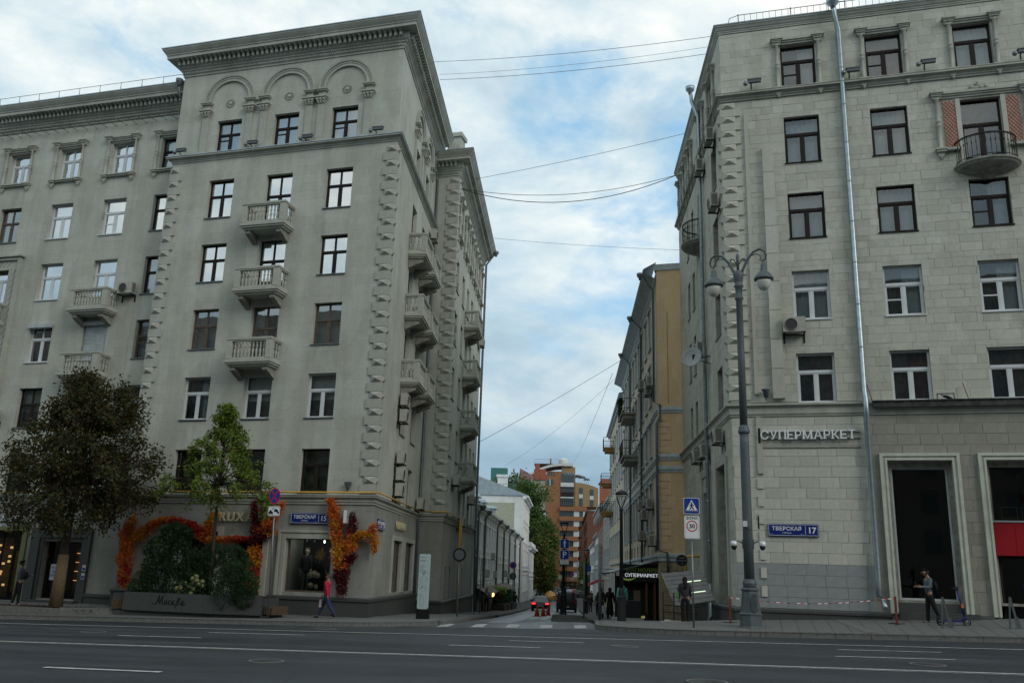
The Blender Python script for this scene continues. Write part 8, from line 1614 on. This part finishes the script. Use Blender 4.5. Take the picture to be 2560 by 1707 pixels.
# ================================================================ cars
M_CG = mat('car_glass', (.03, .04, .045), rough=.08, var=0, spec=.8); M_TYRE = mat('tyre', (.015, .015, .015), var=0); M_RL = mat('rear_light', (.5, .01, .01), var=0, emit=2.6, ecol=(1, .03, .03)); M_RLO = mat('rear_light_off', (.25, .01, .01), rough=.2, var=0); M_PLT = mat('number_plate', (.35, .36, .36), var=0)
def car(label, W, col, kind='sedan', lit=True, name='car', white=False):
    t = thing(name, label, 'van' if kind == 'van' else ('taxi' if 'taxi' in label else 'car'), W); P = mat('paint_'+''.join('%02d' % int(c*100) for c in col), col, rough=.38, var=0, spec=.35)
    hw = .91 if kind != 'van' else .97
    if kind == 'sedan': st = [(-2.3, .78, .35, .62, .62, .6), (-2.2, .88, .25, .80, .80, .66), (-2.0, .9, .2, .92, .94, .68), (-1.5, .91, .2, .96, 1.02, .68), (-.95, .91, .2, .95, 1.38, .6), (-.3, .91, .2, .93, 1.45, .6), (.3, .91, .2, .92, 1.41, .6), (1.1, .9, .2, .90, .98, .66), (1.9, .86, .22, .78, .80, .64), (2.25, .74, .3, .6, .6, .58)]
    elif kind == 'van': st = [(-2.4, .92, .35, 1.0, 1.0, .84), (-2.35, .97, .25, 1.05, 1.75, .82), (-2.2, .97, .2, 1.05, 1.92, .80), (0, .97, .2, 1.05, 1.95, .80), (.9, .97, .2, 1.0, 1.88, .78), (1.6, .95, .2, .98, 1.25, .78), (2.3, .9, .25, .8, .85, .7), (2.45, .8, .35, .6, .62, .6)]
    else: st = [(-2.2, .85, .35, .85, .85, .68), (-2.1, .91, .25, .95, 1.05, .68), (-1.8, .91, .2, .98, 1.5, .62), (-.3, .91, .2, .95, 1.6, .62), (.4, .91, .2, .94, 1.55, .62), (1.2, .9, .2, .95, 1.02, .66), (2.0, .86, .22, .8, .82, .64), (2.2, .76, .3, .62, .62, .6)]
    rows = []
    for x, w, zb, zl, zr, wr in st: rows.append([(-w*.92, -x, zb), (-w, -x, zb+.18), (-w, -x, zl-.12), (-w*.95, -x, zl), (-wr, -x, zr), (-wr*.5, -x, zr+.03), (wr*.5, -x, zr+.03), (wr, -x, zr), (w*.95, -x, zl), (w, -x, zl-.12), (w, -x, zb+.18), (w*.92, -x, zb)])
    rows = [[(p[0], -p[1], p[2]) for p in r] for r in rows]; b = MB(); b.grid(rows, smooth=True); b.q(list(reversed(rows[0]))); b.q(rows[-1]); ob('body', b, P, t)
    # rear is -y; glass laid just outside the body
    g = MB()
    r0 = [r for r in rows]; iw = (3, 4) if kind == 'sedan' else (1, 2)
    a, c = r0[iw[0]], r0[iw[1]]; e = Vector((0, -.012, .012)); f = lambda p, q, k: Vector(p).lerp(Vector(q), k)+e
    if kind == 'van': g.q([(-.72, -2.37, 1.12), (.72, -2.37, 1.12), (.70, -2.31, 1.68), (-.70, -2.31, 1.68)])
    else: g.q([f(a[4], c[4], .12)+Vector((.06, 0, 0)), f(a[7], c[7], .12)-Vector((.06, 0, 0)), f(a[7], c[7], .9)-Vector((.04, 0, 0)), f(a[4], c[4], .9)+Vector((.04, 0, 0))])
    ob('rear_window', g, M_CG if kind == 'van' else mat('rear_glass', (.05, .065, .07), rough=.25, var=0, spec=.5), t, fix=False)
    for sd in (-1, 1):
        g = MB(); s1 = [r for r in rows if (-.8 if kind == 'sedan' else -1.9) <= r[0][1] <= .5 or kind == 'van' and -2.2 < r[0][1] < 1]; ia, ib = (3, 4) if sd < 0 else (8, 7)
        g.grid([[Vector(r[ia]).lerp(Vector(r[ib]), .12)+Vector((sd*.012, 0, 0)) for r in s1], [Vector(r[ia]).lerp(Vector(r[ib]), .88)+Vector((sd*.014, 0, 0)) for r in s1]], smooth=False); ob('side_window', g, M_CG, t, fix=False)
        zt = .72 if kind != 'van' else .95; ob('rear_light', MB().box(min(sd*.5, sd*.84), max(sd*.5, sd*.84), -2.30 if kind == 'sedan' else -2.41, -2.1, zt, zt+(.12 if kind != 'van' else .4)) if kind != 'van' else MB().box(min(sd*.8, sd*.95), max(sd*.8, sd*.95), -2.42, -2.2, .85, 1.25), M_RL if lit else M_RLO, t)
        ob('mirror', MB().box(min(sd*.92, sd*1.07), max(sd*.92, sd*1.07), .55, .7, .92, 1.06), P, t)
        for y in (-1.4, 1.4): ob('wheel', wheel(0, 0, 0, .33, .2).tf(Matrix.Translation((sd*(hw-.1), y, .33)) @ Matrix.Rotation(pi/2, 4, 'Z')), M_TYRE, t)
    ob('bumper', MB().box(-.8, .8, -2.36 if kind != 'van' else -2.46, -2.15, .3, .5), P if kind == 'sedan' else M_TYRE, t); ob('number_plate', MB().box(-.26, .26, -2.375 if kind != 'van' else -2.47, -2.3, .52, .63), M_PLT, t)
    if 'taxi' in label: ob('roof_sign', MB().box(-.2, .2, -.3, -.1, 1.48, 1.6), M_SW, t)
    return t
def cS(a, s, ry=0): return F_S @ Matrix.Translation((a, s, gv(AS(a, s))+.01)) @ Matrix.Rotation(radians(ry), 4, 'Z')
car('black sedan with lit red rear lights driving away down the side street', cS(5.3, 57), (.008, .008, .009)); car('orange-yellow taxi saloon ahead of the black sedan', cS(5.15, 122), (.55, .22, .02), lit=False); car('dark minivan parked behind the traffic island', cS(7.85, 55), (.012, .013, .015), 'van', lit=False)
car('white car ahead of the taxi', cS(5.3, 150), (.45, .46, .46), 'hatch', lit=False); car('dark car with bright red brake lights far down the street', cS(8.0, 176), (.02, .02, .025), 'van'); car('white van-like car waiting far down the street', cS(8.6, 160), (.4, .42, .42), 'hatch', lit=False); car('dark car parked at the far right kerb', cS(10.7, 150), (.015, .015, .018), 'hatch', lit=False); car('reddish car at the far right kerb', cS(9.6, 168), (.28, .05, .04), 'hatch'); car('dark car far left behind the white one', cS(5.9, 185), (.03, .03, .035), 'hatch', lit=False)
# rubbish bins and utility boxes
t = thing('utility_boxes', 'two dark utility cabinets with barrier behind the right lamp', 'cabinet', cS(11.2, 9)); 
ob('cabinet', MB().box(-.9, .2, 0, .5, .1, 1.05), M_IRON, t); ob('top_ledge', MB().box(-1.2, .3, -.1, .6, -.05, .25), M_TRIM, t)
# tidy: one name for repeated helpers
